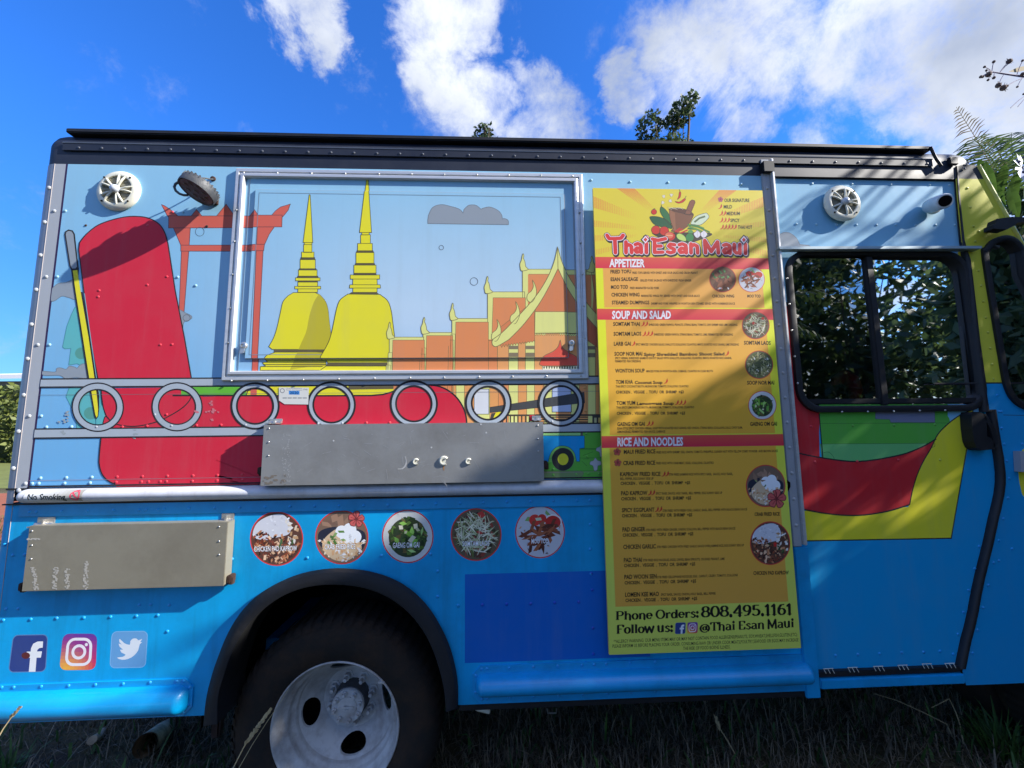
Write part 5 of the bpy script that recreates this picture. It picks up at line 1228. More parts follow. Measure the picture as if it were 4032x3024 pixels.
MB().add([(x, .012, z) for x, z in inset(wo2, .028)], [tuple(t) for t in tessellate_polygon([[Vector((p[0],p[1],0)) for p in inset(wo2, .028)]])]).build('cab_window_pane', GLASS, cab)
rivets('H', [(1160,435),(1175,532),(1190,627),(1218,652),(1200,703),(1217,850),(1230,925),(1241,1005),(1252,1085),(1263,1160),(1275,1240),(1285,1320),(1293,1395)], 'y', .0072)
rivets('N4', [(300,75),(310,160),(322,160),(324,247),(338,330),(350,418),(363,510),(358,612),(333,720),(310,835),(378,878),(310,940),(282,950),(255,1068),(228,1185),(198,1303),(172,1423),(432,330)], 'b', .0072)
# windscreen, bonnet, mirror arm
wsn = MB(); za, zb2 = e1[1], 1.5
wsn.add([(xz_(za), .0, za),(xz_(za), 2.17, za),(xz_(zb2), 2.17, zb2),(xz_(zb2), .0, zb2)], [(0,1,2,3)])
wsn.build('windscreen', GLASS2, truck)
MB().add([(xz_(za)-.03, .03, za-.01),(xz_(za)-.03, 2.16, za-.01),(xz_(zb2)-.03, 2.16, zb2),(xz_(zb2)-.03, .03, zb2)], [(0,1,2,3)]).build('sky_block_sheet', INT, truck)  # added dark sheet that keeps sky light from showing through the windscreen
MB().tube([(xz_(za)-.002, .002, za), (xz_(zb2), .002, zb2)], .010, 8).build('windscreen_edge', Mat('windscreen_edge_paint', rgb(210,206,100), .35).m, truck, 50)
MB().add([(xz_(1.5),0,1.5),(xz_(1.5),2.17,1.5),(xz_(1.5)+.25,2.17,1.38),(xz_(1.5)+.25,0,1.38),(3.42,2.17,1.2),(3.42,0,1.2),(3.4,2.17,.47),(3.4,0,.47)], [(0,1,2,3),(3,2,4,5),(5,4,6,7)]).build('bonnet', BLUE, truck)
MB().prism([P('N3', x, y, -.07) for x, y in ((640,1250),(730,1238),(860,1240),(860,1268),(775,1278),(748,1302),(705,1324),(612,1318),(612,1290),(632,1280))], -.08, -.045).box(P('N3',625,1300,-.03)[0], P('N3',625,1300,-.03)[0]+.02, -.05, 0, P('N3',625,1300,-.03)[1]-.01, P('N3',625,1300,-.03)[1]+.01).build('mirror_arm', BLACKM, truck)
MB().tube([P3('N3',840,1250,-.07), P3('N3',840,1250,-.07)+Vector((.22,-.10,0))], .012, 8).build('mirror_tube', BLACKM, truck, 40)
# roof front cap
# cab interior, far partition widened as a dark screen behind the panes
ci = MB().box(1.28, 3.3, 2.0, 2.04, .55, 2.6); ci.box(1.28, 2.6, .7, .72, .55, 1.30); ci.box(1.30, 2.35, .10, .60, 1.45, 1.5, .02); ci.build('cab_dark_partition', INT, truck)
rc = MB(); pts = [P3('H', x, y, .07) for x, y in ((478,1420),(505,1400),(540,1385),(575,1402),(598,1450),(590,1490),(585,1505))]
rc.tube(pts, [.008,.022,.034,.032,.028,.020,.010], 12).build('red_cloth', REDV, None, 60)
o = bpy.data.objects['red_cloth']; o['label'] = 'crumpled red cloth lying behind the left pane of the truck door window'; o['category'] = 'cloth'
pb = MB(); rn = random.Random(9)
a0, a1 = P3('H',890,1505,.20), P3('H',1140,1460,.20)
pb_v = []; nx, nz = 12, 5
for i in range(nx+1):
    for j in range(nz+1):
        t, u = i/nx, j/nz; h = .05*math.sin(PI*min(1, t*1.0+.1))+rn.uniform(-.008,.008); pb_v.append((a0.x+(a1.x-a0.x)*t, .20-.09*u+.04+rn.uniform(-.008,.008), a0.z-.02+h*math.sin(PI*(.12+u*.8))*1.2))
pb.add(pb_v, [(i*(nz+1)+j, i*(nz+1)+j+1, (i+1)*(nz+1)+j+1, (i+1)*(nz+1)+j) for i in range(nx) for j in range(nz)])
o = pb.build('plastic_bag', Mat('plastic_film', rgb(190,200,200), .2, spec=.7, bump=.6, bscale=60).m, None, 30); o['label'] = 'crumpled clear plastic bag on the dash behind the right door pane'; o['category'] = 'bag'
o = MB().box(P('H',1093,1400,.22)[0], P('H',1118,1400,.22)[0], .21, .23, P('H',1100,1462,.22)[1], P('H',1100,1370,.22)[1], .002).box(P('H',1122,1400,.22)[0], P('H',1138,1400,.22)[0], .21, .23, P('H',1100,1462,.22)[1], P('H',1100,1370,.22)[1], .002).build('metal_bracket', ALU, truck)
o = MB().tube([P3('H',640,1478,.10), P3('H',780,1448,.10), P3('H',900,1430,.10), P3('H',1085,1420,.12)], .006, 6).build('wiper_stalk', BLACKM, truck, 40)

# ------------------------------------------------------------------ menu board
BY = -.044
BX0, BX1 = (P('M1',82,105,BY)[0]+P('M4',250,1180,BY)[0])/2, (P('M1',1820,130,BY)[0]+P('M4',2105,1105,BY)[0])/2
BZ0, BZ1 = (P('M4',250,1180,BY)[1]+P('M4',2105,1105,BY)[1])/2, (P('M1',82,105,BY)[1]+P('M1',1820,130,BY)[1])/2
menu = empty('menu_board', ((BX0+BX1)/2, -.02, BZ0), 'tall yellow and orange menu board with red headings and round dish photos', 'menu board')
MB().box(BX0, BX1, BY, BY+.012, BZ0, BZ1, .001).build('board', Mat('board_edge', rgb(216,190,90), .5).m, menu)
MB().box(BX0+.05, BX0+.08, BY+.013, -.037, BZ0+.1, BZ1-.1).box(BX1-.08, BX1-.05, BY+.013, -.001, BZ0+.1, BZ1-.1).build('mounting_batten', BLACKM, menu)
BC = (BX0, BX1, BZ0, BZ1)
def MP(): return Print(BY-.0005, BC, step=.00002)
m = MP()
YB = rgb(224,204,62); LIME = rgb(224,228,44); LIME2 = rgb(208,216,92)
def z_(c, y, x=900): return P(c, x, y, BY)[1]
def x_(c, x, y=600): return P(c, x, y, BY)[0]
zA = z_('M1',820,1000); m.xz([(BX0,zA),(BX1,zA),(BX1,BZ1),(BX0,BZ1)], YB, 0)
mc = lambda x, z: mixc(rgb(222,222,66) if False else LIME2, LIME, (z-.9)/.9)
grid(m, BX0, BX1, BZ0, zA, 1, 12, mc)
oc = lambda x, z: mixc(rgb(224,164,66), mixc(rgb(234,176,52), rgb(232,164,84), (z-1.6)/.7), (z-.8)/.8)  # orange shifts with height: uneven light on the board put into the colour
pr_x0, pr_x1 = x_('M1',195,1000), x_('M1',1838,1200)
for (c0, y0, c1, y1) in (('M1',925,'M1',1332),('M2',155,'M2',1327),('M3',150,'M4',692)):
    za, zb = z_(c0, y0), z_(c1, y1); xa = pr_x0 if c1 != 'M4' else x_('M3',262,600); xb = pr_x1 if c1 == 'M1' else x_('M3',1890,600)
    if c1 == 'M2': xa, xb = x_('M2',240,700), x_('M2',1905,700)
    grid(m, xa, xb, zb, za, 1, 10, oc, 1)
m.build('board_ground_print', menu, BOARD)
m = MP(); m.crop = 'M1'; OR = rgb(222,166,70)
import itertools
cx, cy = 980, 560
for (p0, p1) in (((75,180),(75,300)),((330,105),(520,112)),((70,430),(75,500)),((80,590),(80,655)),((90,740),(90,800)),((1380,130),(1560,130)),((1830,195),(1830,300)),((1840,445),(1840,500)),((1870,610),(1870,665)),((1880,745),(1880,815))):
    # halftone dots along the ray
    for i in range(26):
        for j in range(8):
            t = i/26*.52; f0 = (p0[0]+(cx-p0[0])*t, p0[1]+(cy-p0[1])*t); f1 = (p1[0]+(cx-p1[0])*t, p1[1]+(cy-p1[1])*t)
            u = (j+.5)/8; x, y = f0[0]+(f1[0]-f0[0])*u, f0[1]+(f1[1]-f0[1])*u; r_ = 9.5*(1-i/30); d = math.dist(f0, f1)/8*.46; r_ = min(r_, d*1.3)
            m.poly([(x-r_*1.2,y),(x,y-r_*.8),(x+r_*1.2,y),(x,y+r_*.8)], rgb(226,140,70), 1)
m.build('halftone_rays_print', menu, BOARD)
RT, RB = rgb(222,84,66), rgb(216,44,70)
for c, y0, y1, s_ in (('M1',817,932,'APPETIZER'),('M2',42,155,'SOUP AND SALAD'),('M3',34,148,'RICE AND NOODLES')):
    m = MP(); za, zb = z_(c, y0), z_(c, y1)
    grid(m, BX0, BX1, zb, za, 1, 8, (lambda za, zb: (lambda x, z: mixc(RB, RT, (z-zb)/(za-zb))))(za, zb), 3)
    m.build('heading_band_print', menu, BOARD)
m = MP(); WH = rgb(238,232,236)
for c, s_, x0, x1, yb0, yb1, h in (('M1','APPETIZER',258,622,912,914,82),('M2','SOUP AND SALAD',286,890,143,141,82),('M3','RICE AND NOODLES',322,958,138,132,82)):
    m.text(s_, x0+5, yb0+4, x1+5, yb1+4, h, rgb(160,60,60), 5, c, .03); m.text(s_, x0, yb0, x1, yb1, h, WH, 6, c, .035)
m.build('heading_text', menu, BOARD)
T1, T2 = rgb(14,12,10), rgb(66,44,18)
m = MP()
BIG = [('M1','FRIED TOFU',270,482,980,978,38),('M1','ESAN SAUSAGE',272,553,1058,1056,38),('M1','MOO TOD',275,450,1138,1136,38),('M1','CHICKEN WING',280,568,1216,1215,38),('M1','STEAMED DUMPINGS',284,668,1296,1296,38),
('M1','CHICKEN WING',1312,1538,1226,1226,30),('M1','MOO TOD',1672,1808,1226,1226,30),
('M2','SOMTAM THAI',298,572,216,215,40),('M2','SOMTAM LAOS',302,586,317,315,40),('M2','LARB GAI',305,480,418,417,40),('M2','SOOP NOR MAI',310,596,522,520,40),('M2','WONTON SOUP',318,620,695,693,40),('M2','TOM KHA',325,500,810,808,40),('M2','TOM YUM',332,524,1026,1023,40),('M2','GAENG OM GAI',340,623,1243,1238,40),
('M2','SOMTAM LAOS',1638,1912,408,410,40),('M2','SOOP NOR MAI',1670,1948,818,816,40),('M2','GAENG OM GAI',1700,1976,1240,1238,40),
('M2','CHICKEN .  VEGGIE  .  TOFU  OR  SHRIMP  +$3',327,1020,909,907,30),('M2','CHICKEN .  VEGGIE  .  TOFU  OR  SHRIMP  +$3',335,1034,1126,1124,30),
('M3','MAUI FRIED RICE',384,690,214,208,40),('M3','CRAB FRIED RICE',378,688,322,318,40),('M3','KAPROW FRIED RICE',348,738,430,426,40),('M3','PAD KAPROW',357,612,614,610,40),('M3','SPICY EGGPLANT',365,680,778,772,40),('M3','PAD GINGER',371,592,966,961,42),('M3','CHICKEN GARLIC',379,694,1134,1128,42),('M3','PAD THAI',384,560,1262,1258,42),
('M4','PAD WOON SEN',389,702,442,434,42),('M4','LOMEIN KEE MAO',397,724,614,605,42),('M3','CRAB FRIED RICE',1650,1892,814,810,34),('M4','CHICKEN PAD KAPROW',1638,1980,402,396,36),
('M3','CHICKEN .  VEGGIE  .  TOFU  OR  SHRIMP  +$5',353,1026,514,506,30),('M3','CHICKEN .  VEGGIE  .  TOFU  OR  SHRIMP  +$5',359,1036,664,655,32),('M3','CHICKEN .  VEGGIE  .  TOFU  OR  SHRIMP  +$5',366,1046,828,818,32),('M3','CHICKEN .  VEGGIE  .  TOFU  OR  SHRIMP  +$5',373,1057,1016,1002,32),('M3','CHICKEN .  VEGGIE  .  TOFU  OR  SHRIMP  +$5',386,1075,1310,1294,32),
('M4','CHICKEN .  VEGGIE  .  TOFU  OR  SHRIMP  +$5',392,1084,494,476,32),('M4','CHICKEN .  VEGGIE  .  TOFU  OR  SHRIMP  +$5',400,1094,664,645,32),
('M1','OUR SIGNATURE',1437,1694,247,248,36),('M1','MILD',1430,1516,314,314,36),('M1','MEDIUM',1460,1596,383,383,36),('M1','SPICY',1498,1592,453,453,36),('M1','THAI HOT',1576,1722,523,523,36)]
for c, s_, x0, x1, y0, y1, h in BIG: m.text(s_, x0, y0, x1, y1, h, T1, 5, c, .03)
for c, s_, x0, x1, y0, y1, h in (('M2','Spicy Shredded Bamboo Shoot Salad',612,1438,524,518,32),('M2','Coconut Soup',518,803,812,810,32),('M2','Lemongrass Soup',540,918,1028,1024,32)): m.text(s_, x0, y0, x1, y1, h, T1, 5, c, .035)
m.build('dish_names', menu, BOARD)
m = MP()
SM = [('M1','FRIED TOFU SERVED WITH SWEET AND SOUR SAUCE AND CRUSH PEANUT',494,1165,984,984),('M1','GRILLED PORK SAUSAGE WITH SHREDDED FRESH GINGER',573,1100,1062,1062),('M1','FRIED MARINATED SLICED PORK',470,770,1140,1140),('M1','MARINATED WINGS FRY SERVED WITH SWEET AND SOUR SAUCE',585,1185,1220,1221),('M1','SHRIMP AND PORK WRAPPED IN WONTON SKIN STEAMED SERVED WITH HOMEMADE SAUCE',687,1545,1299,1300),
('M2','SHREDDED GREEN PAPAYA, PEANUTS, STRING BEAN, TOMATO, DRY SHRIMP AND LIME DRESSING',662,1570,215,216),('M2','SHREDDED GREEN PAPAYA, STRING BEAN, TOMATO, LIME, FERMENTED FISH DRESSING',715,1525,315,316),('M2','SPICY MINCED CHICKEN SALAD, SHALLOTS, SCALLIONS, CILANTRO, MINTS, ROASTED RICE GRAINS, LIME DRESSING',528,1585,417,418),
('M2','SPICY HERBAL SHREDDED BAMBOO SHOOT SALAD WITH SHALLOTS, SCALLIONS, CILANTRO, MINTS, ROASTED RICE GRAINS,',317,1512,558,556),('M2','FERMENTED FISH DRESSING',317,580,590,589),('M2','MINCED PORK IN WONTON SKIN, CABBAGE, CILANTRO IN CLEAR BROTH',638,1320,692,690),('M2','THAI SPICY COCONUT BROTH, MUSHROOM, TOMATO, SCALLIONS, CILANTRO',323,1070,848,845),('M2','THAI SPICY LEMONGRASS BROTH, MUSHROOM, TOMATO, SCALLIONS, CILANTRO',330,1127,1064,1060),
('M2','ESAN STYLE SPICY CHICKEN HERBAL SOUP WITH ROASTED RICE GRAINS, RED ONION, STRING BEAN, SCALLIONS, DILLS, CHOY SUM,',340,1622,1278,1268),('M2','LEMONGRASS, FERMENTED FISH SAUCE, CABBAGE',340,832,1312,1309),
('M3','FRIED RICE WITH SHRIMP, EGG, ONION, TOMATO, PINEAPPLE, CASHEW NUT WITH YELLOW CURRY POWDER  AND BROWN SAUCE',700,1873,210,196),('M3','FRIED RICE WITH CRAB MEAT, EGGS, SCALLIONS, CILANTRO',698,1254,315,311),('M3','STIR FRIED JASMINE RICE WITH SPICY BASIL  SAUCE, HOLY BASIL,',820,1440,424,418),('M3','BELL PEPPER, EGG SUNNY SIDE UP',350,672,466,463),('M3','SPICY BASIL SAUCE, HOLY BASIL, BELL PEPPER, EGG SUNNY SIDE UP',695,1336,608,601),('M3','STIR FRIED WITH FRESH CHILI, GARLIC, BASIL, BELL PEPPER WITH BLACK BEAN SAUCE',760,1577,775,760),('M3','STIR FRIED WITH FRESH GINGER, ONION, SCALLION, BELL PEPPER WITH BLACK BEAN SAUCE',597,1463,962,945),('M3','STIR FRIED CHICKEN WITH FRIED GARLIC SAUCE OVER JASMINE RICE, EGG SUNNY SIDE UP',704,1546,1126,1108),('M3','STIR FRIED RICE NOODLES, EGGS, CHIVES, BEAN SPROUTS, CRUSHED PEANUT, LIME',570,1359,1254,1240),
('M4','STIR FRIED CELLOPHANE NOODLES, EGG , CARROT, CELERY, TOMATO, SCALLIONS',708,1487,436,414),('M4','SPICY BASIL, SAUCE, ONION, HOLY BASIL, BELL PEPPER',743,1274,604,592)]
for c, s_, x0, x1, y0, y1 in SM: m.text(s_, x0, y0, x1, y1, 23, T2, 5, c, .025)
for s_, x0, x1, y0, y1 in (('**ALLERGY WARNING: OUR MENU ITEMS MAY OR MAY NOT CONTAIN FOOD ALLERGENS(PEANUTS, SOY,WHEAT,SHELLFISH,GLUTEN,ETC)',285,2060,1062,994),('PLEASE INFORM US BEFORE PLACING YOUR ORDER. CONSUMING RAW OR UNDER COOK MEATS,POULTRY,SEAFOOD OR EGGS MAY INCREASE',275,2074,1108,1046),('THE RISK OF FOOD BORNE ILLNESS.',958,1414,1130,1114)): m.text(s_, x0, y0, x1, y1, 34, rgb(30,30,26), 5, 'M4', .004)
m.build('dish_descriptions', menu, BOARD)
# chillies and flowers
m = MP()
def chilli(c, x, y, s=1.0):
    m.crop = c; m.poly(sm([(x-18*s,y+22*s),(x-2*s,y+14*s),(x+6*s,y-2*s),(x+8*s,y-16*s),(x+20*s,y-16*s),(x+22*s,y-2*s),(x+16*s,y+12*s),(x+2*s,y+22*s),(x-10*s,y+26*s)], True, 3), rgb(206,48,36), 5)
    m.stroke([(x+14*s,y-16*s),(x+16*s,y-26*s)], 4*s, rgb(90,50,30), 6)
for c, pts in (('M1',[(1392,294),(1402,362),(1433,362),(1404,432),(1438,432),(1472,432),(1410,502),(1443,502),(1476,502),(1509,502),(1542,502)]),('M2',[(598,195),(633,195),(612,296),(648,294),(685,294),(502,396),(1462,496),(836,782),(948,1000),(985,1000),(1022,1000),(655,1216),(690,1214)]),('M3',[(766,408),(799,406),(632,590),(665,588),(701,750),(734,748)])):
    for x, y in pts: chilli(c, x, y)
m.crop = 'M1'; hibiscus(m, 1398, 222, 26, 5, rgb(190,80,120)); m.crop = 'M3'; hibiscus(m, 320, 196, 34, 5, rgb(196,84,70)); hibiscus(m, 325, 300, 34, 5, rgb(196,84,70))
m.build('chilli_marks', menu, BOARD)
# pictures
for (c, x, y, rx, ry, kd) in (('M1',1420,1040,138,134,'wing'),('M1',1716,1043,136,130,'moo'),('M2',1758,211,143,142,'som'),('M2',1792,614,145,146,'soop'),('M2',1826,1030,145,148,'gaeng'),('M3',1757,524,192,205,'crab'),('M3',1800,1078,196,212,'kap')):
    f_ = MP(); f_.crop = c; food(f_, x, y, rx, ry, kd, int(x), lay=7, n=300 if c == 'M3' else 200)
    if kd == 'crab': hibiscus(f_, 1862, 650, 88, 18)
    f_.build('dish_picture', menu, BOARD)
# mortar and vegetables picture
m = MP(); m.crop = 'M1'; LN = rgb(50,40,34)
m.poly(sm([(700,560),(760,610),(860,640),(980,668),(1100,662),(1180,640),(1310,585),(1240,560),(900,560)], True), rgb(60,50,40), 3)
m.poly(sm([(672,408),(700,395),(770,402),(840,430),(890,480),(900,520),(860,515),(780,500),(710,470)], True), rgb(30,90,56), 5, LN, 5)
m.poly(sm([(785,300),(810,305),(850,345),(880,400),(890,480),(850,450),(800,390),(778,340)], True), rgb(40,110,60), 5, LN, 5); m.stroke([(795,300),(788,275)], 7, rgb(40,80,40), 6)
m.poly([(870,322),(1122,385),(1100,430),(1060,500),(1000,540),(935,560),(890,545),(915,520),(895,470),(880,420)], rgb(126,80,56), 7, LN, 5)
m.poly([(870,322),(930,360),(940,540),(912,540),(895,470),(878,400)], rgb(152,100,70), 8)
m.poly(sm([(870,322),(920,308),(1000,315),(1080,340),(1122,378),(1070,375),(990,360),(920,342)], True), rgb(96,58,44), 9, LN, 4)
m.poly([(1030,372),(1085,240),(1105,226),(1130,232),(1138,252),(1085,382)], rgb(136,84,60), 10, LN, 5)
m.poly(sm([(1092,468),(1140,400),(1240,362),(1268,375),(1276,410),(1200,480),(1130,480)], True), rgb(206,220,190), 6, LN, 5); m.stroke([(1130,455),(1180,415),(1240,395)], 20, rgb(90,110,70), 7)
for i, (a, b_) in enumerate((((1060,480),(1290,560)),((1070,500),(1270,590)),((1060,520),(1230,560)),((1080,490),(1230,520)))): m.stroke([a, ((a[0]+b_[0])/2, (a[1]+b_[1])/2-14), b_], 18, rgb(*[(70,130,60),(96,150,70),(60,110,56),(84,140,64)][i]), 8)
for x, y, r_ in ((716,350,28),(735,535,46),(820,545,48)): m.ell(x, y, r_, r_*.95, rgb(206,44,34), 9, line=LN, lw=4); m.stroke([(x-10,y-r_),(x+12,y-r_-6)], 8, rgb(50,100,50), 11)
m.ell(878,600,56,46, rgb(200,40,32), 11, line=LN, lw=4); m.ell(872,590,42,32, rgb(226,110,80), 13); m.stroke([(840,590),(905,592)], 8, rgb(240,190,140), 14)
for a in (((950,560),(1010,525)),((970,575),(1060,535)),((930,555),(985,515))): m.stroke([a[0], a[1]], 16, rgb(196,40,36), 12)
m.poly(sm([(945,590),(975,570),(1020,590),(1045,625),(1040,650),(1000,645),(960,625)], True), rgb(190,214,110), 14, rgb(60,110,50), 6); m.ell(1082,612,42,44, rgb(44,130,66), 13, line=LN, lw=4); m.ell(1090,555,26,22, rgb(90,150,80), 12)
for x in (1162,1228): m.poly(sm([(x-40,575),(x-20,555),(x-2,540),(x+18,555),(x+34,580),(x+10,612),(x-16,612)], True), rgb(226,222,226), 12, rgb(110,100,110), 4); m.stroke([(x-2,545),(x-2,610)], 3, rgb(180,170,190), 14)
for x, y, a in ((818,188,1.3),(893,175,-.3),(885,232,.8),(805,250,.2)): m.poly([(x+22*math.cos(a+k)*(.5 if k % 2 else 1), y+22*math.sin(a+k)*(1 if k < 3 else .6)) for k in range(6)], rgb(226,218,196), 5, rgb(120,110,100), 2)
m.poly(sm([(975,145),(992,150),(985,200),(955,222),(968,190)], True), rgb(200,44,38), 6, LN, 3); m.stroke([(982,145),(978,118)], 6, rgb(50,100,50), 7)
m.poly(sm([(932,242),(980,245),(1025,212),(1040,222),(1010,252),(965,262)], True), rgb(200,44,38), 6, LN, 3); m.stroke([(1030,215),(1046,186)], 6, rgb(50,100,50), 7)
for i in range(10): m.stroke([(850+i*18,300+(i*37) % 16),(900+i*14,330-(i*23) % 30)], 3, rgb(226,222,190), 12)
m.build('mortar_picture', menu, BOARD)

# ------------------------------------------------------------------ drawn letters (strokes) for logo and serif lines
def arc(cx, cy, rx, ry, a0, a1, n=10): return [(cx+rx*math.cos(R(a0+(a1-a0)*i/n)), cy+ry*math.sin(R(a0+(a1-a0)*i/n))) for i in range(n+1)]
GLY = {
 'P': (.74, [[(.16,0),(.16,1)], [(.16,.98)]+arc(.38,.73,.26,.25,90,-90)+[(.16,.48)]], [(.16,0,.3),(.1,1,.2)]),
 'h': (.66, [[(.14,0),(.14,1)], [(.14,.42)]+arc(.34,.44,.18,.24,170,0)+[(.52,0)]], [(.14,0,.24),(.52,0,.22),(.08,1,.14)]),
 'o': (.60, [arc(.30,.34,.22,.33,0,360,16)], []), 'n': (.66, [[(.14,0),(.14,.68)], [(.14,.42)]+arc(.34,.44,.18,.24,170,0)+[(.52,0)]], [(.14,0,.24),(.52,0,.22),(.08,.68,.14)]),
 'e': (.58, [[(.08,.38),(.5,.38)]+arc(.29,.36,.21,.32,5,310,14)], []), 'O': (.86, [arc(.43,.5,.34,.5,0,360,20)], []), 'r': (.48, [[(.14,0),(.14,.68)], [(.14,.45),(.24,.62),(.36,.66),(.42,.6)]], [(.14,0,.24),(.08,.68,.14)]),
 'd': (.66, [arc(.29,.34,.2,.33,0,360,16), [(.52,0),(.52,1)]], [(.56,0,.14),(.46,1,.14)]), 's': (.50, [[(.42,.58),(.28,.68),(.13,.6),(.12,.48),(.28,.37),(.42,.26),(.42,.1),(.26,0),(.08,.08)]], []),
 ':': (.28, [[(.14,.1),(.14,.11)], [(.14,.58),(.14,.59)]], []), '.': (.26, [[(.13,.03),(.13,.05)]], []), ' ': (.26, [], []),
 '8': (.62, [arc(.31,.76,.2,.23,0,360,14), arc(.31,.27,.24,.27,0,360,14)], []), '0': (.66, [arc(.33,.5,.25,.5,0,360,18)], []), '4': (.68, [[(.48,0),(.48,1),(.06,.28),(.64,.28)]], [(.48,0,.26)]),
 '9': (.62, [arc(.3,.7,.22,.3,0,360,14), [(.52,.7),(.5,.35),(.36,.06),(.14,.02)]], []), '6': (.62, [arc(.32,.3,.22,.3,0,360,14), [(.10,.3),(.13,.65),(.28,.94),(.48,.98)]], []), '5': (.62, [[(.5,.98),(.16,.98),(.14,.55)]+arc(.28,.3,.25,.3,100,-140,12)], []),
 '1': (.44, [[(.08,.82),(.24,1),(.24,0)]], [(.24,0,.32)]), 'F': (.68, [[(.16,0),(.16,1)], [(.16,.98),(.6,.98),(.62,.84)], [(.16,.52),(.48,.52)]], [(.16,0,.3)]), 'l': (.32, [[(.16,0),(.16,1)]], [(.16,0,.26),(.1,1,.14)]),
 'w': (.86, [[(.06,.66),(.22,.02),(.42,.62),(.62,.02),(.80,.66)]], [(.08,.68,.2),(.78,.68,.2)]), 'u': (.66, [[(.12,.68),(.12,.25)]+arc(.30,.25,.18,.24,180,350)+[(.5,.68)], [(.5,.68),(.5,0)]], [(.06,.68,.14),(.44,.68,.12)]),
 '@': (1.0, [arc(.48,.32,.4,.46,-40,300,22), arc(.46,.32,.15,.2,0,360,14), [(.63,.5),(.62,.2),(.72,.12),(.84,.22)]], []), 'T': (.72, [[(.36,0),(.36,1)], [(.04,.84),(.06,.97),(.66,.97),(.68,.84)]], [(.36,0,.3)]),
 'a': (.62, [[(.12,.6),(.26,.68),(.44,.62),(.47,.45),(.47,.02),(.56,.0)], [(.47,.38),(.22,.36),(.1,.22),(.14,.06),(.28,0),(.46,.12)]], []), 'i': (.34, [[(.17,0),(.17,.68)], [(.17,.9),(.17,.92)]], [(.17,0,.24),(.12,.68,.12)]),
 'E': (.70, [[(.16,0),(.16,1)], [(.16,.98),(.58,.98),(.60,.84)], [(.16,.52),(.46,.52)], [(.16,.02),(.58,.02),(.62,.18)]], []), 'M': (.94, [[(.12,0),(.14,1),(.46,.12),(.78,1),(.82,0)]], [(.12,0,.24),(.82,0,.26),(.12,1,.18),(.8,1,.18)])}
def letters(m, st, x0, y0, x1, y1, h, thick, thin, col, lay, serif=True, grow=0, lead=0, glyphs=None, tilt=0):
    GL_ = glyphs or GLY
    W_ = sum(GL_[c][0] for c in st); p0 = Vector(m.mp((x0, y0))); p1 = Vector(m.mp((x1, y1))); up = Vector(m.mp((x0, y0-h)))-p0; rt_ = (p1-p0)/W_; H = up.length; ku = rt_.length/H
    X = 0
    def mpt(x, y): return p0+rt_*(X+x)+up*y
    for c in st:
        adv, strokes, serifs = GL_[c]
        for sp in strokes:
            q = [mpt(*p) for p in sp]
            pts = []
            for i in range(len(q)):
                pts.append(q[i])
            L_ = []; 
            for i in range(len(q)-1):
                a, b_ = q[i], q[i+1]; d = b_-a
                if d.length < 1e-7: continue
                dn = d.normalized(); w = (thin+(thick-thin)*abs(dn.y)**1.3)*H/2+grow*H; nn = Vector((-dn.y, dn.x))*w
                m.T.append(([tuple(a+nn), tuple(a-nn), tuple(b_-nn), tuple(b_+nn)], col, lay))
                L_.append(w)
            if not L_: L_ = [thick*H/2+grow*H]
            if len(q) == 2 and (q[1]-q[0]).length < .03*H: L_ = [thick*H*.62+grow*H]
            for i, a in enumerate(q):
                w = min(L_[max(0, min(i, len(L_)-1))], L_[max(0, min(i-1, len(L_)-1))]) if len(q) > 2 else L_[0]
                if len(q) == 2 and serif and (q[1]-q[0]).length > .03*H: continue
                n_ = 8; m.T.append(([(a.x+w*math.cos(2*PI*k/n_), a.y+w*math.sin(2*PI*k/n_)) for k in range(n_)], col, lay))
        if serif:
            for (x, y, w) in serifs:
                y2 = y-.02 if y > .5 else y+.02
                a, b_ = mpt(x-w/2, y2), mpt(x+w/2, y2); hh = up*.03
                m.T.append(([tuple(a-hh), tuple(b_-hh), tuple(b_+hh), tuple(a+hh)], col, lay))
        X += adv
m = MP(); m.crop = 'M4'; BK = rgb(22,20,20)
letters(m, 'Phone Orders:', 305, 838, 1112, 812, 82, .29, .10, BK, 5); letters(m, '808.495.1161', 1132, 810, 2016, 782, 100, .29, .10, BK, 5)
letters(m, 'Follow us:', 312, 972, 862, 950, 84, .29, .10, BK, 5); letters(m, '@Thai Esan Maui', 1118, 948, 2034, 908, 82, .27, .09, BK, 5)
m.build('phone_and_follow_lines', menu, BOARD)
for kd, qd in (('f',[(884,866),(982,862),(978,970),(880,974)]),('i',[(1000,862),(1100,858),(1098,966),(996,970)])):
    m = MP(); m.crop = 'M4'; icon(m, qd, kd, 5); m.build('social_icon', menu, BOARD)
LG = dict(GLY)
LG['T'] = (.95, [[(.50,.02),(.47,.84)], [(.05,1.06),(.16,.86),(.47,.86),(.80,.88),(.92,1.06)]], [])
LG['h'] = (.50, [[(.12,.02),(.12,.66)], [(.12,.40),(.26,.50),(.40,.42),(.42,.22),(.42,.02)]], []); LG['a'] = (.54, [[(.12,.5),(.26,.56),(.42,.48),(.44,.26),(.44,.02)], [(.42,.26),(.22,.30),(.12,.18),(.18,.04),(.40,.08)]], [])
LG['i'] = (.36, [[(.18,.58),(.18,.02)], [(.18,.86),(.18,.88)]], []); LG['s'] = (.48, [[(.40,.50),(.20,.54),(.12,.42),(.22,.32),(.38,.24),(.36,.08),(.20,.02),(.06,.08)]], [])
LG['n'] = (.50, [[(.12,.02),(.12,.56)], [(.12,.40),(.26,.52),(.40,.44),(.42,.24),(.42,.02)]], []); LG['u'] = (.50, [[(.12,.56),(.12,.18),(.22,.04),(.36,.06),(.40,.2)], [(.40,.56),(.40,.02)]], [])
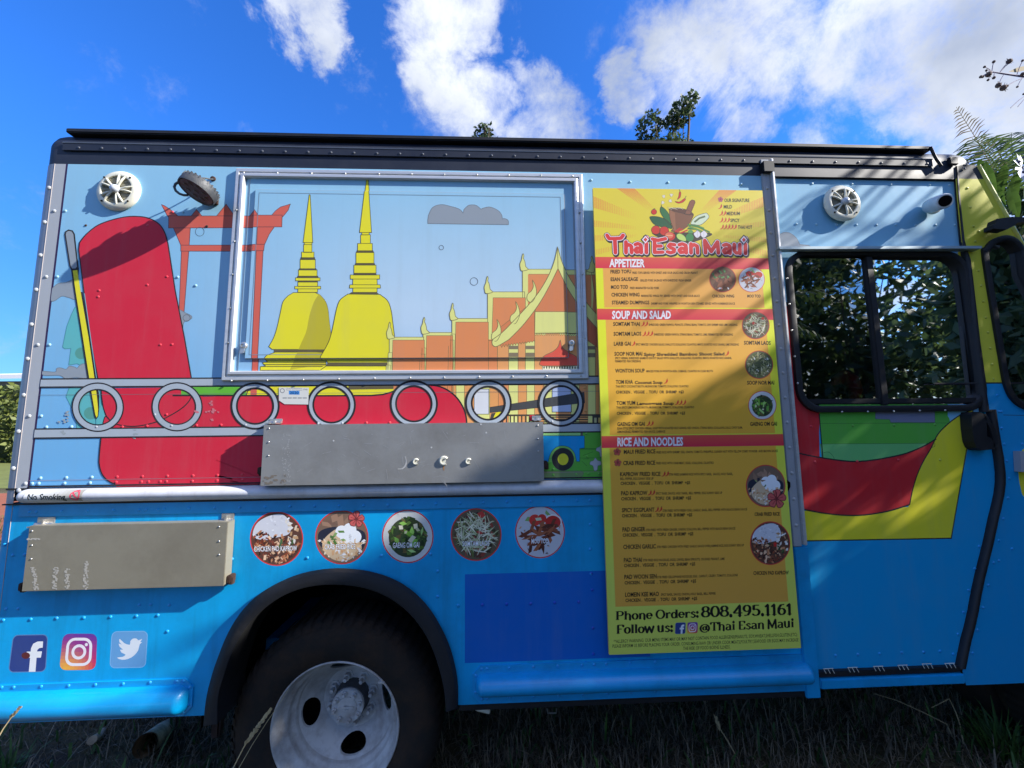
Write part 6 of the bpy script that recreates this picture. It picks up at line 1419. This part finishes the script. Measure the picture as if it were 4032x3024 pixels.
LG['E'] = (.66, [[(.14,.04),(.14,.78)], [(.04,.84),(.30,.76),(.64,.86)], [(.14,.42),(.44,.42)], [(.14,.04),(.52,.06)]], []); LG['M'] = (.92, [[(.14,.04),(.10,.78),(.42,.12),(.74,.70),(.78,.04)]], []); LG[' '] = (.16, [], [])
m = MP(); m.crop = 'M1'
for st_, xa, xb, ya, yb in (('Thai',225,672,772,770),('Esan',690,1180,772,774),('Maui',1215,1690,776,780)):
    letters(m, st_, xa+8, ya+14, xb+8, yb+14, 172, .24, .22, rgb(44,38,46), 16, False, .062, glyphs=LG)
    letters(m, st_, xa, ya, xb, yb, 172, .24, .22, rgb(44,38,46), 16.5, False, .062, glyphs=LG)
    letters(m, st_, xa, ya, xb, yb, 172, .24, .22, rgb(240,232,240), 17.5, False, .028, glyphs=LG)
    letters(m, st_, xa, ya, xb, yb, 172, .23, .21, rgb(216,48,50), 18.5, False, .0, glyphs=LG)
for x, y in ((628,634),(1636,636)):
    for r_, c_, l_ in ((54,rgb(44,38,46),19),(40,rgb(236,226,236),20),(24,rgb(214,60,60),21)): m.poly([(x-r_*.9,y),(x,y-r_),(x+r_*.9,y),(x,y+r_)], c_, l_)
m.build('restaurant_name', menu, BOARD)
# ------------------------------------------------------------------ ground and plants
def leafmat(name, c1, c2, rough=.55, trans=.35):
    m = bpy.data.materials.new(name); m.use_nodes = True; t = m.node_tree; b = t.nodes['Principled BSDF']
    oi = t.nodes.new('ShaderNodeVertexColor'); oi.layer_name = 'Col'
    sp = t.nodes.new('ShaderNodeSeparateColor'); t.links.new(oi.outputs[0], sp.inputs[0])
    x = t.nodes.new('ShaderNodeMix'); x.data_type = 'RGBA'; x.inputs[6].default_value = c1; x.inputs[7].default_value = c2; t.links.new(sp.outputs[0], x.inputs[0])
    t.links.new(x.outputs[2], b.inputs['Base Color']); b.inputs['Roughness'].default_value = rough
    tl = t.nodes.new('ShaderNodeBsdfTranslucent'); t.links.new(x.outputs[2], tl.inputs[0]); mx = t.nodes.new('ShaderNodeMixShader'); mx.inputs[0].default_value = trans
    t.links.new(b.outputs[0], mx.inputs[1]); t.links.new(tl.outputs[0], mx.inputs[2]); t.links.new(mx.outputs[0], t.nodes['Material Output'].inputs[0]); return m
LEAF_D = leafmat('dark_leaves', (.035,.06,.022,1), (.09,.13,.045,1)); LEAF_G = leafmat('palm_leaves', (.04,.075,.022,1), (.10,.15,.045,1)); LEAF_B = leafmat('bright_leaves', (.05,.10,.018,1), (.11,.20,.04,1), .4, .4)
LEAF_H = leafmat('hedge_leaves', (.07,.10,.02,1), (.25,.28,.07,1)); LEAF_DRY = leafmat('dry_leaves', (.08,.06,.03,1), (.20,.16,.09,1)); DRYG = leafmat('dry_grass', (.07,.055,.035,1), (.34,.27,.18,1), .8, .2); GRG = leafmat('green_grass', (.03,.07,.015,1), (.10,.20,.04,1), .6, .35)
BARK = Mat('bark', (.12,.09,.065,1), .9, spec=.2, dirt=.6, dscale=14, bump=.5, bscale=30, stretch=(1,1,.3), dirtcol=(.05,.04,.03,1)).m
STRAW = Mat('straw', rgb(176,158,120), .8).m
def meshcol(name, V, F, cols, mat, parent=None, kind=None):
    me = bpy.data.meshes.new(name); V = np.asarray(V, dtype=np.float32); F = np.asarray(F, dtype=np.int32)
    me.vertices.add(len(V)); me.vertices.foreach_set('co', V.ravel()); k = F.shape[1]
    me.loops.add(F.size); me.loops.foreach_set('vertex_index', F.ravel()); me.polygons.add(len(F)); me.polygons.foreach_set('loop_start', np.arange(len(F), dtype=np.int32)*k)
    me.update(calc_edges=True)
    at = me.color_attributes.new('Col', 'FLOAT_COLOR', 'CORNER'); c = np.repeat(np.asarray(cols, dtype=np.float32), k); a = np.stack([c, c, c, np.ones_like(c)], 1); at.data.foreach_set('color', a.ravel())
    o = link(name, me, parent, mat)
    if kind: o['kind'] = kind
    return o
def leaves(name, blobs, n, size, mat, parent, seed, droop=.3, shell=.55, asp=.42):
    g = np.random.default_rng(seed); wts = np.array([b[3]*b[4]*b[5] for b in blobs]); wts = wts**.7; wts /= wts.sum()
    idx = g.choice(len(blobs), n, p=wts); B = np.array(blobs)[idx]
    d = g.normal(size=(n, 3)); d /= np.linalg.norm(d, axis=1)[:, None]; r = g.uniform(shell, 1, (n, 1))**.6
    # clumps: cluster offsets so that gaps show
    cl = g.normal(size=(max(8, n//45), 3)); cl /= np.linalg.norm(cl, axis=1)[:, None]; ci = g.integers(0, len(cl), n); d2 = cl[ci]+g.normal(size=(n, 3))*.16; d2 /= np.linalg.norm(d2, axis=1)[:, None]
    use = g.random(n)[:, None] < .8; d = np.where(use, d2, d)
    c = B[:, :3]+d*r*B[:, 3:6]
    t = g.normal(size=(n, 3)); t[:, 2] -= droop; t /= np.linalg.norm(t, axis=1)[:, None]; s_ = np.cross(t, g.normal(size=(n, 3))); s_ /= np.linalg.norm(s_, axis=1)[:, None]
    nn = np.cross(t, s_); L_ = size*g.uniform(.6, 1.35, (n, 1))
    V = np.concatenate([c, c+t*L_*.5+s_*L_*asp*.5+nn*L_*.06, c+t*L_-nn*L_*.08, c+t*L_*.5-s_*L_*asp*.5+nn*L_*.06], 1).reshape(-1, 3)
    F = np.arange(n*4).reshape(-1, 4)
    return meshcol(name, V, F, np.clip(g.normal(.4, .3, n), 0, 1), mat, parent)
def tree(name, label, base, blobs, n, size, mat, seed, cat='tree', group=None, trunk_r=.09, asp=.42):
    root = empty(name, base, label, cat, group); b = Vector(base); rn = random.Random(seed); tr = MB()
    top = max(blobs, key=lambda q: q[2]); k = Vector((top[0], top[1], top[2]))
    mid = b.lerp(k, .5)+Vector((rn.uniform(-.2,.2), rn.uniform(-.2,.2), 0)); tr.tube([b-Vector((0,0,.1)), b.lerp(mid, .5), mid, k], [trunk_r*1.3, trunk_r, trunk_r*.75, trunk_r*.3], 8)
    for q in blobs:
        for j in range(3):
            e = Vector(q[:3])+Vector((rn.uniform(-1,1)*q[3], rn.uniform(-1,1)*q[4], rn.uniform(-.3,1)*q[5]))*.75; s0 = b.lerp(mid, rn.uniform(.7,1)) if e.z > mid.z else b.lerp(mid, .5)
            tr.tube([s0, s0.lerp(e, .5)+Vector((0,0,.1)), e], [trunk_r*.4, trunk_r*.25, trunk_r*.1], 5)
    tr.build('trunk', BARK, root, 60); leaves('crown', blobs, n, size, mat, root, seed, asp=asp); return root
def frond(root, a, e, sag, n, ll, mat, seed, name='frond', wid=.035, tw=0.0):
    """feather frond from a to e; leaflets on both sides, hanging"""
    a = Vector(a); e = Vector(e); rn = random.Random(seed); pts = []
    for i in range(n+1):
        t = i/n; p = a.lerp(e, t); p.z += sag*4*t*(1-t); pts.append(p)
    V = []; F = []; C = []
    side0 = (e-a).cross(Vector((0,0,1))).normalized()
    for i in range(2, n):
        t = i/n; tg = (pts[i+1]-pts[i-1]).normalized(); s_ = side0*math.cos(tw)+side0.cross(tg)*math.sin(tw); L_ = ll*(math.sin(PI*min(1, .12+t*.88))**.6)*rn.uniform(.8,1.1)
        for sg in (-1, 1):
            if rn.random() < .06: continue
            d = (s_*sg+tg*rn.uniform(.45,.8)+Vector((0,0,rn.uniform(-.35,.1)))).normalized(); w = tg*wid*.5
            p0 = pts[i]; p1 = p0+d*L_*.5; p2 = p0+d*L_+Vector((0,0,-L_*rn.uniform(.15,.4)))
            o = len(V); V += [p0-w*.5, p0+w*.5, p1+w, p1-w, p2, p2]; V[o+5] = p2+w*.1; F += [(o, o+1, o+2, o+3), (o+3, o+2, o+5, o+4)]; C += [rn.random()]*2
    for i in range(n):
        o = len(V); w = side0*.008*(1.3-i/n); u = Vector((0,0,.006)); V += [pts[i]-w-u, pts[i]+w-u, pts[i+1]+w+u, pts[i+1]-w+u]; F.append((o, o+1, o+2, o+3)); C.append(.9)
    return meshcol(name, [tuple(v) for v in V], F, C, mat, root)
def broad(root, a, e, sag, wid, mat, seed, name='leaf'):
    a = Vector(a); e = Vector(e); V = []; F = []; C = []; rn = random.Random(seed); n = 8; side = (e-a).cross(Vector((0,.4,1))).normalized(); ps = []
    for i in range(n+1):
        t = i/n; p = a.lerp(e, t); p.z += sag*4*t*(1-t); w = wid*math.sin(PI*min(1, t*.97+.02))**.7
        V += [p-side*w+Vector((0,0,-w*.25)), p, p+side*w+Vector((0,0,-w*.25))]
    for i in range(n):
        for j in range(2): o = i*3+j; F.append((o, o+1, o+4, o+3)); C.append(rn.random()*.6+(.2 if j else 0))
    return meshcol(name, [tuple(v) for v in V], F, C, mat, root)

gm = bpy.data.materials.new('dry_soil_and_grass'); gm.use_nodes = True; t = gm.node_tree; b = t.nodes['Principled BSDF']; b.inputs['Roughness'].default_value = .95; b.inputs['Specular IOR Level'].default_value = .15
g1 = t.nodes.new('ShaderNodeNewGeometry'); n1 = t.nodes.new('ShaderNodeTexNoise'); n1.inputs['Scale'].default_value = 1.3; n1.inputs['Detail'].default_value = 12; n1.inputs['Roughness'].default_value = .7
t.links.new(g1.outputs['Position'], n1.inputs[0]); cr_ = t.nodes.new('ShaderNodeValToRGB'); e_ = cr_.color_ramp.elements; e_[0].position = .36; e_[0].color = (.06,.045,.032,1); e_[1].position = .66; e_[1].color = (.22,.18,.11,1); q_ = e_.new(.52); q_.color = (.10,.09,.045,1)
t.links.new(n1.outputs['Fac'], cr_.inputs[0]); t.links.new(cr_.outputs[0], b.inputs['Base Color'])
n3 = t.nodes.new('ShaderNodeTexNoise'); n3.inputs['Scale'].default_value = 30; n3.inputs['Detail'].default_value = 8; t.links.new(g1.outputs['Position'], n3.inputs[0]); bp = t.nodes.new('ShaderNodeBump'); bp.inputs['Distance'].default_value = .03; t.links.new(n3.outputs['Fac'], bp.inputs['Height']); t.links.new(bp.outputs[0], b.inputs['Normal'])
gn = MB(); S = 600
g_ = MB(); xs = [-S,-60,-20,-8,-4,-2,0,2,4,8,20,60,S]
for i, x in enumerate(xs):
    for j, y in enumerate(xs): gn.v.append((x, y, 0))
k = len(xs)
for i in range(k-1):
    for j in range(k-1): gn.f.append((i*k+j, (i+1)*k+j, (i+1)*k+j+1, i*k+j+1)); gn.c.append(None)
o = gn.build('ground', gm); o['kind'] = 'structure'; o['label'] = 'dry soil with short grass under and around the truck'
h0_y = PG('W', 20, 1002).y+1
# red soil strip beyond the truck's tail
p0 = PG('W', 12, 1100); sm_ = Mat('red_soil', rgb(150,92,72), .95, spec=.1, dirt=.6, dscale=2, bump=.4, bscale=15, dirtcol=rgb(120,84,60)).m
o = MB().add([(p0.x-6, p0.y-2.2, .012), (p0.x+3, p0.y-2.6, .012), (p0.x+3.4, p0.y+2.6, .012), (p0.x-7, p0.y+2.0, .012)], [(0,1,2,3)]).build('red_soil_strip', sm_); o['kind'] = 'structure'; o['label'] = 'bare red soil strip behind the tail of the truck'
vg = PG('W', 12, 1025); o = MB().add([(vg.x-14, vg.y-4.2, .008), (vg.x+5, vg.y-4.2, .008), (vg.x+5, h0_y, .008), (vg.x-14, h0_y, .008)], [(0,1,2,3)]).build('grass_verge', Mat('mown_grass', (.17,.19,.06,1), .95, spec=.1, dirt=.8, dscale=1.5, bump=.6, bscale=14, dirtcol=(.10,.11,.04,1)).m); o['kind'] = 'structure'; o['label'] = 'yellow green mown grass in front of the hedge'
def blades(name, label, x0, x1, y0, y1, n, h, mat, seed, w=.004, lean=.7, patch=1.5, excl=None):
    g = np.random.default_rng(seed); m_ = n*2
    x = g.uniform(x0, x1, m_); y = g.uniform(y0, y1, m_)
    f = np.sin(x*2.1*patch+y*1.3)+np.sin(x*.9-y*2.7*patch+2)+np.sin(x*5.3+y*4.1)*.6; keep = g.random(m_) < 1/(1+np.exp(-f*1.6)); x, y = x[keep][:n], y[keep][:n]; n = len(x)
    a = g.uniform(0, 2*PI, n); L_ = h*g.uniform(.35, 1.25, n); ln = g.uniform(.2, 1, n)*lean; c, s_ = np.cos(a), np.sin(a)
    z0 = np.zeros(n); p0 = np.stack([x, y, z0], 1); d = np.stack([c*ln, s_*ln, np.sqrt(np.maximum(.05, 1-ln**2))], 1); side = np.stack([-s_, c, z0], 1)*w*g.uniform(.6, 1.3, (n, 1))
    p1 = p0+d*L_[:, None]*.5; d2 = d.copy(); d2[:, 2] -= g.uniform(.2, 1.1, n); p2 = p1+d2*L_[:, None]*.5; p2[:, 2] = np.maximum(p2[:, 2], .004)
    V = np.concatenate([p0-side, p0+side, p1+side*.8, p1-side*.8, p2+side*.15, p2-side*.15], 1).reshape(-1, 3); o_ = np.arange(n)[:, None]*6
    F = np.concatenate([o_+np.array([[0,1,2,3]]), o_+np.array([[3,2,4,5]])], 1).reshape(-1, 4)
    o = meshcol(name, V, F, np.repeat(np.clip(g.normal(.4, .3, n), 0, 1), 2), mat, None, 'stuff'); o['label'] = label; return o
blades('dry_grass', 'matted dry grass lying in the shade under the truck', -4.5, 4.5, .1, 2.6, 56000, .13, DRYG, 1, .0022, .95)
blades('green_grass', 'short green grass between the dry tufts under the truck', -4.5, 4.5, .1, 2.6, 3000, .08, GRG, 2, .0026, .7)
blades('field_grass', 'rough grass on the open ground around the truck', -9, 9, -6, 9, 30000, .16, GRG, 3, .006, .6)
blades('field_straw', 'dead straw on the open ground around the truck', -9, 9, -6, 9, 26000, .16, DRYG, 4, .005, .9)

# hedge and building far left
h0 = PG('W', 20, 1002)
hr = empty('hedge', (h0.x, h0.y, 0), 'clipped yellow green hedge standing beyond the tail of the truck', 'hedge')
D_ = h0.y+DIST; ztop = CAMH-(818-938)/870*D_
HB = [(h0.x-8+i*1.6, h0.y+1.2, ztop*.42, 1.3, 1.1, ztop*.52) for i in range(9)]
leaves('foliage', HB, 9000, .34, LEAF_H, hr, 21, shell=.8)
MB().box(h0.x-9.2, h0.x+5.4, h0.y+.9, h0.y+1.6, 0, ztop*.86).build('inner_branches', Mat('hedge_core', (.03,.045,.015,1), .95).m, hr)
bx = empty('low_building', (h0.x-4, h0.y+9, 0), 'low building with a white sloping roof behind the hedge', 'building')
D2 = D_+9; z1 = CAMH-(829-938)/870*D2; z2 = CAMH-(806-938)/870*D2; xc = (h0.x)*(D2/D_)
MB().box(xc-9, xc+1.5, h0.y+9, h0.y+15, 0, z1).build('wall', Mat('shed_wall', rgb(120,116,108), .8).m, bx)
MB().add([(xc-10, h0.y+8.4, z1), (xc+2.2, h0.y+8.4, z1+.15), (xc+2.2, h0.y+12, z2+.3), (xc-10, h0.y+12, z2-.4), (xc-10, h0.y+8.4, z1+.3), (xc+2.2, h0.y+8.4, z1+.45)], [(0,1,5,4),(4,5,2,3)]).build('roof', Mat('white_roof', rgb(222,222,226), .6).m, bx)

# tree tops above the roof
c1, c2_, c3_ = P3('W',1402,272,9), P3('W',1474,240,9), P3('W',1440,300,9)
tree('broadleaf_tree', 'dark green tree whose two leafy tips rise above the truck roof behind the menu board', (c3_.x, 9.3, 0), [(c1.x,9,c1.z-.05,.36,.4,.42),(c2_.x-.02,9,c2_.z,.30,.4,.38),(c2_.x+.25,9,c2_.z+.32,.2,.3,.16),(c2_.x-.25,9,c2_.z-.3,.3,.3,.3),(c3_.x,9.1,c3_.z-.55,.9,.8,.5),(c3_.x,9.2,c3_.z-1.6,1.5,1.3,.9),(c3_.x-.3,9.3,c3_.z-3.0,1.6,1.4,1.1)], 9000, .14, LEAF_D, 31, asp=.6)
d1 = P3('W',1046,284,9); tree('broadleaf_tree', 'small tree tip just showing over the middle of the truck roof', (d1.x, 9.5, 0), [(d1.x,9,d1.z-.05,.26,.3,.15),(d1.x+.02,9,d1.z+.1,.06,.1,.1),(d1.x,9.2,d1.z-1.0,.9,.9,.8),(d1.x,9.3,d1.z-2.4,1.2,1.1,1.0)], 5000, .12, LEAF_D, 33, asp=.6)

# palm and leafy plants right of the cab
pc = P3('W',2195,440,3.0)
pm = empty('palm', (pc.x+.3, 3.0, 0), 'green palm with one half dry upright frond beyond the cab roof corner', 'palm')
MB().tube([(pc.x+.3,3.0,-.1),(pc.x+.25,3.0,1.5),(pc.x+.1,3.0,pc.z-.3)], [.12,.09,.07], 10).build('trunk', BARK, pm, 60)
for i, (u, v, yd, sag, ll, n, mt) in enumerate([(2066,232,3.1,.05,.26,34,LEAF_DRY),(2100,300,2.6,.18,.42,30,LEAF_G),(2185,288,3.3,.12,.34,30,LEAF_D),(2240,300,3.0,.2,.4,30,LEAF_G),(2120,350,2.4,.12,.4,26,LEAF_G),(2300,330,3.4,.2,.4,26,LEAF_G),(2140,300,3.6,.2,.4,30,LEAF_D),(2260,420,2.6,.15,.4,26,LEAF_G),(2130,420,3.3,.1,.4,26,LEAF_D),(2210,330,3.6,.15,.4,30,LEAF_G)]):
    frond(pm, pc+Vector((random.uniform(-.05,.05),0,random.uniform(-.1,.05))), P3('W', u, v, yd), sag, n, ll, mt, 40+i, wid=.03 if i else .018)
bl = empty('broadleaf_shrub', (pc.x-.1, 2.6, 0), 'bright green broad leaved shrub between the windscreen and the palm', 'shrub')
for i, (u, v, u2, v2, w_) in enumerate([(2150,440,2128,350,.045),(2160,430,2170,352,.05),(2190,440,2196,372,.05),(2150,450,2190,402,.045),(2200,470,2180,405,.05),(2175,400,2142,375,.04),(2215,440,2226,390,.05),(2190,500,2205,430,.05),(2140,470,2158,415,.045),(2128,395,2115,345,.035),(2170,480,2150,395,.045)]):
    broad(bl, P3('W',u,v,2.5+.1*(i % 3)), P3('W',u2,v2,2.2+.12*(i % 4)), .05, w_, LEAF_B, 60+i)
leaves('foliage', [(pc.x+.1,3.1,pc.z-.35,.6,.5,.5),(pc.x+.2,3.2,pc.z-1.3,.8,.6,.9)], 1500, .16, LEAF_D, bl, 71)
MB().tube([(pc.x,2.6,0),(pc.x+.05,2.6,pc.z-1)], .05, 7).build('stem', BARK, bl)
tree('broadleaf_tree', 'dark leafy tree standing beyond the bonnet at the right edge', (6.4, 2.8, 0), [(6.3,2.7,2.4,.9,.8,1.1),(6.6,3.2,3.4,.8,.8,.8)], 3500, .16, LEAF_D, 35)

# flowering branch and seed heads coming in from the right
fl_ = empty('white_flower', P3('W',2204,372,1.2), 'white many petalled flower hanging at the right edge above the mirror arm', 'flower')
wm = Mat('white_petal', rgb(226,226,238), .6).m
fcx = P3('W',2207,362,1.2)
for i in range(9):
    a = 2*PI*i/9; e = fcx+Vector((math.cos(a)*.115, random.uniform(-.04,.02), math.sin(a)*.12)); s_ = Vector((-math.sin(a),0,math.cos(a)))*.024; md = fcx.lerp(e, .6)
    MB().add([fcx, md+s_+Vector((0,-.012,0)), e, md-s_+Vector((0,.004,0))], [(0,1,2,3)]).build('petal', wm, fl_)
for (u, v) in ((2200,350),(2210,372),(2212,340)): q = P3('W',u,v,1.15); MB().lathe([(.012,0),(.010,-.01),(0,-.014)], q, 'y', 10).build('stamen_tip', Mat('stamen', rgb(60,50,80), .7).m if 'stamen' not in bpy.data.materials else bpy.data.materials['stamen'], fl_)
MB().tube([fcx, fcx+Vector((.3,.1,-.25)), fcx+Vector((.9,.3,-1.6)), (fcx.x+1.0, 1.6, 0)], [.006,.008,.014,.02], 6).build('stem', BARK, fl_)
sb = empty('seed_head_branch', P3('N3',842,262,.15), 'dry branched stalk of round brown seed heads in the upper right corner', 'seed heads')
STM = Mat('seed_stem', rgb(104,96,130), .7).m; SDM = Mat('seed_head_brown', rgb(120,96,84), .9, dirt=.7, dscale=80, bump=.6, bscale=200, dirtcol=rgb(80,60,50)).m
hub_ = P3('N3',625,233,.15); tr_ = [P3('N3',1100,240,.2), P3('N3',842,266,.15), P3('N3',700,245,.15), hub_]
MB().tube(tr_, [.010,.005,.004,.003], 6).build('main_stem', STM, sb, 60)
MB().tube([P3('N3',1100,240,.2), Vector((3.9,.4,2.6)), Vector((4.1,.5,0))], [.010,.02,.03], 6).build('main_stem', STM, sb, 60)
for (x, y, r_, sx, sy) in ((570,198,9,625,233),(583,222,8,625,233),(545,266,11,625,233),(558,266,10,625,233),(598,250,20,625,233),(634,163,11,622,225),(740,160,19,672,240),(760,156,6,672,240),(635,273,11,640,236),(595,288,9,625,236),(665,325,19,705,248),(700,342,22,842,270),(725,330,10,842,270),(832,155,9,790,262),(832,248,14,842,262),(796,335,8,835,270),(840,385,8,900,300),(750,480,1,860,390),(800,472,1,870,400)):
    c = P3('N3', x, y, .14); s0 = P3('N3', sx, sy, .15); MB().tube([s0, s0.lerp(c, .5)+Vector((0,0,.004)), c], .0018, 5).build('stalk', STM, sb)
    if r_ > 2:
        rw = r_*.57245/FPX*(DIST+.15); mb = MB().lathe([(rw*math.sin(PI*i/6)+1e-5, -rw*math.cos(PI*i/6)) for i in range(7)], c, 'z', 10)
        for i in range(10 if r_ > 15 else 0):
            a = random.uniform(0,2*PI); d = Vector((math.cos(a), random.uniform(-.5,.3), math.sin(a))).normalized(); mb.tube([c+d*rw*.9, c+d*rw*1.7], [.0012,.0005], 4)
        mb.build('seed_head', SDM, sb)
P_ = MB().add([P3('N3',735,232,.15), P3('N3',790,205,.15), P3('N3',850,190,.15), P3('N3',850,222,.15), P3('N3',790,236,.15)], [(0,1,2,3,4)]).build('dry_leaf', STRAW, sb)

# stalks in front of the truck
def stalk(nm, label, pts, rad, heads, mat, cat='grass stalk'):
    root = empty(nm, (pts[0].x, pts[0].y, 0), label, cat); b0 = Vector((pts[0].x+(pts[0].x-pts[1].x)*.3, pts[0].y, 0))
    MB().tube([b0]+pts, [rad*1.3]+[rad*(1-.6*i/len(pts)) for i in range(len(pts))], 5).build('stem', mat, root, 60)
    if heads:
        a, e, n, s_ = heads; mb = MB(); rn = random.Random(4)
        for i in range(n):
            t = i/n; c = a.lerp(e, t); d = ((e-a).normalized()+Vector((rn.uniform(-.5,.5), rn.uniform(-.4,.4), rn.uniform(-.3,.5)))).normalized(); l = s_*(1-.5*t); w = Vector((.0015,0,.001)); q = c+d*l
            mb.add([c-w, c+d*l*.5+Vector((-.003,0,.002)), q, c+d*l*.5+Vector((.003,0,-.002))], [(0,1,2,3)])
        mb.build('seed_spike', mat, root)
stalk('dry_grass_stalk', 'dry seeded grass stalk leaning in front of the rear tyre', [P3('F',225,1659,-.12), P3('F',300,1510,-.12), P3('F',400,1350,-.12), P3('F',500,1228,-.12)], .0022, (P3('F',310,1490,-.12), P3('F',503,1222,-.12), 90, .022), STRAW)
stalk('dry_grass_stalk', 'thin bare grass stalk crossing the edge of the wheel rim', [P3('F',268,1659,-.10), P3('F',370,1480,-.10), P3('F',480,1310,-.10), P3('F',570,1180,-.10), P3('F',640,1070,-.10)], .0014, None, STRAW)
stalk('dry_grass_stalk', 'pale grass stalk in front of the rear rocker rail at the left edge', [P3('E',-60,1560,-.2), P3('E',20,1420,-.2), P3('E',70,1350,-.2), P3('E',122,1290,-.2)], .002, (P3('E',60,1360,-.2), P3('E',122,1290,-.2), 24, .018), STRAW)
stalk('weed_stalk', 'dry flowering weed on the ground under the step at right', [P3('G',2110,1659,.3), P3('G',2010,1480,.3), P3('G',1960,1400,.3), P3('G',1915,1310,.3)], .003, (P3('G',1950,1400,.3), P3('G',1915,1300,.3), 40, .03), STRAW, 'weed')
stalk('dry_grass_stalk', 'long bent dry stem lying under the cab door step', [P3('I',900,1470,.35), P3('I',800,1420,.35), P3('I',690,1370,.35), P3('I',590,1340,.35)], .0022, None, STRAW)
stalk('dry_grass_stalk', 'upright broken dry stem beneath the cab corner', [P3('I',960,1480,.3), P3('I',940,1420,.3), P3('I',912,1362,.3), P3('I',835,1400,.3)], .0025, None, STRAW)
def tuft(label, c, n, h, seed):
    g = random.Random(seed); mb = []; F = []; C = []
    for i in range(n):
        a = g.uniform(0, 2*PI); r_ = g.uniform(0, .05); b = Vector((c[0]+r_*math.cos(a), c[1]+r_*math.sin(a), 0)); d = Vector((math.cos(a)*g.uniform(.2,.9), math.sin(a)*g.uniform(.2,.9), 1)).normalized(); l = h*g.uniform(.5,1.1); s_ = Vector((-math.sin(a), math.cos(a), 0))*.004
        p1 = b+d*l*.55; p2 = b+d*l+Vector((0,0,-l*g.uniform(.1,.4))); o = len(mb); mb += [tuple(v) for v in (b-s_, b+s_, p1+s_, p1-s_, p2+s_*.1, p2-s_*.1)]; F += [(o,o+1,o+2,o+3),(o+3,o+2,o+4,o+5)]; C += [g.random()]*2
    o = meshcol('grass_tuft', mb, F, C, GRG); o['label'] = label; o['category'] = 'grass tuft'; o['group'] = 'green grass tufts near the truck'
for lb, (c, x, y), n, h in (('bright green grass tuft at the lower right under the cab', ('I',1120,1560), 90, .28),('green grass tuft at the lower right edge of the view', ('I',1215,1600), 70, .26),('small green tuft at the lower left under the rear overhang', ('E',40,1640), 50, .16)):
    q = PG(c, x, y+60); tuft(lb, (q.x, q.y), n, h, int(x))

# trees that stand out of view on the camera's side and shade the ground and the right part of the truck
tree('broadleaf_tree', 'leafy tree on the camera side beyond the truck nose', (5.3, -1.0, 0), [(5.1,-.78,3.25,.7,.5,.9),(5.3,-1.5,3.65,.7,.42,.95),(5.5,-2.1,2.7,.7,.5,.9),(5.2,-.2,2.6,.8,.5,.8),(5.3,-1.1,2.1,1.0,1.0,1.0),(5.2,-.6,1.1,.9,.9,1.1),(5.3,-1.8,1.2,.9,.8,1.1)], 17000, .17, LEAF_D, 81, group='trees on the camera side')
tree('broadleaf_tree', 'second leafy tree on the camera side beyond the truck nose', (6.4, -2.3, 0), [(6.2,-2.2,3.7,.9,.6,1.0),(6.3,-2.4,2.2,1.0,.8,1.1)], 5000, .17, LEAF_D, 82, group='trees on the camera side')
pp = empty('palm', (5.0, -1.0, 0), 'palm on the camera side whose fronds shade the truck', 'palm')
MB().tube([(5.0,-1.0,-.1),(4.95,-.95,2),(4.9,-.6,3.5)], [.12,.09,.07], 10).build('trunk', BARK, pp, 60)
for i in range(11):
    a = 2*PI*i/11; r_ = .95; frond(pp, (4.9,-.6,3.55), (4.9+math.cos(a)*r_, -.6+math.sin(a)*r_*.8, 3.85+.4*math.sin(i*2.3)), .22, 20, .34, LEAF_G, 100+i, wid=.022)
for i, (x, y, s_) in enumerate(((4.4,-6.2,2.1),(7.0,-5.6,2.0),(9.0,-7.2,2.6),(5.2,-9.8,2.9),(11.5,-5.6,2.6),(8.6,-11,3.2))):
    tree('broadleaf_tree', ['bushy tree behind the photographer, nearest the truck door','bushy tree behind the photographer, to the right of the nearest','tall tree behind the photographer at the right','rounded tree directly behind the photographer','far right tree on the camera side','tall far tree behind the photographer'][i], (x, y, 0), [(x,y,1.7*s_,1.0*s_,.9*s_,.9*s_),(x+.4*s_,y,.8*s_,.9*s_,.8*s_,.8*s_),(x-.5*s_,y,1.0*s_,.7*s_,.7*s_,.8*s_)], 2700, .12*s_, LEAF_D if i % 2 else LEAF_G, 90+i, group='trees on the camera side')
rp = empty('palm', (3.6, -4.2, 0), 'young palm behind the photographer opposite the door window', 'palm')
MB().tube([(3.6,-4.2,-.1),(3.55,-4.2,2.6)], [.1,.06], 10).build('trunk', BARK, rp, 60)
for i in range(13):
    a = 2*PI*i/13; frond(rp, (3.55,-4.2,2.6), (3.55+math.cos(a)*1.3, -4.2+math.sin(a)*1.2, 2.9+.5*math.sin(i*1.9)), .3, 26, .45, LEAF_G, 130+i, wid=.035)
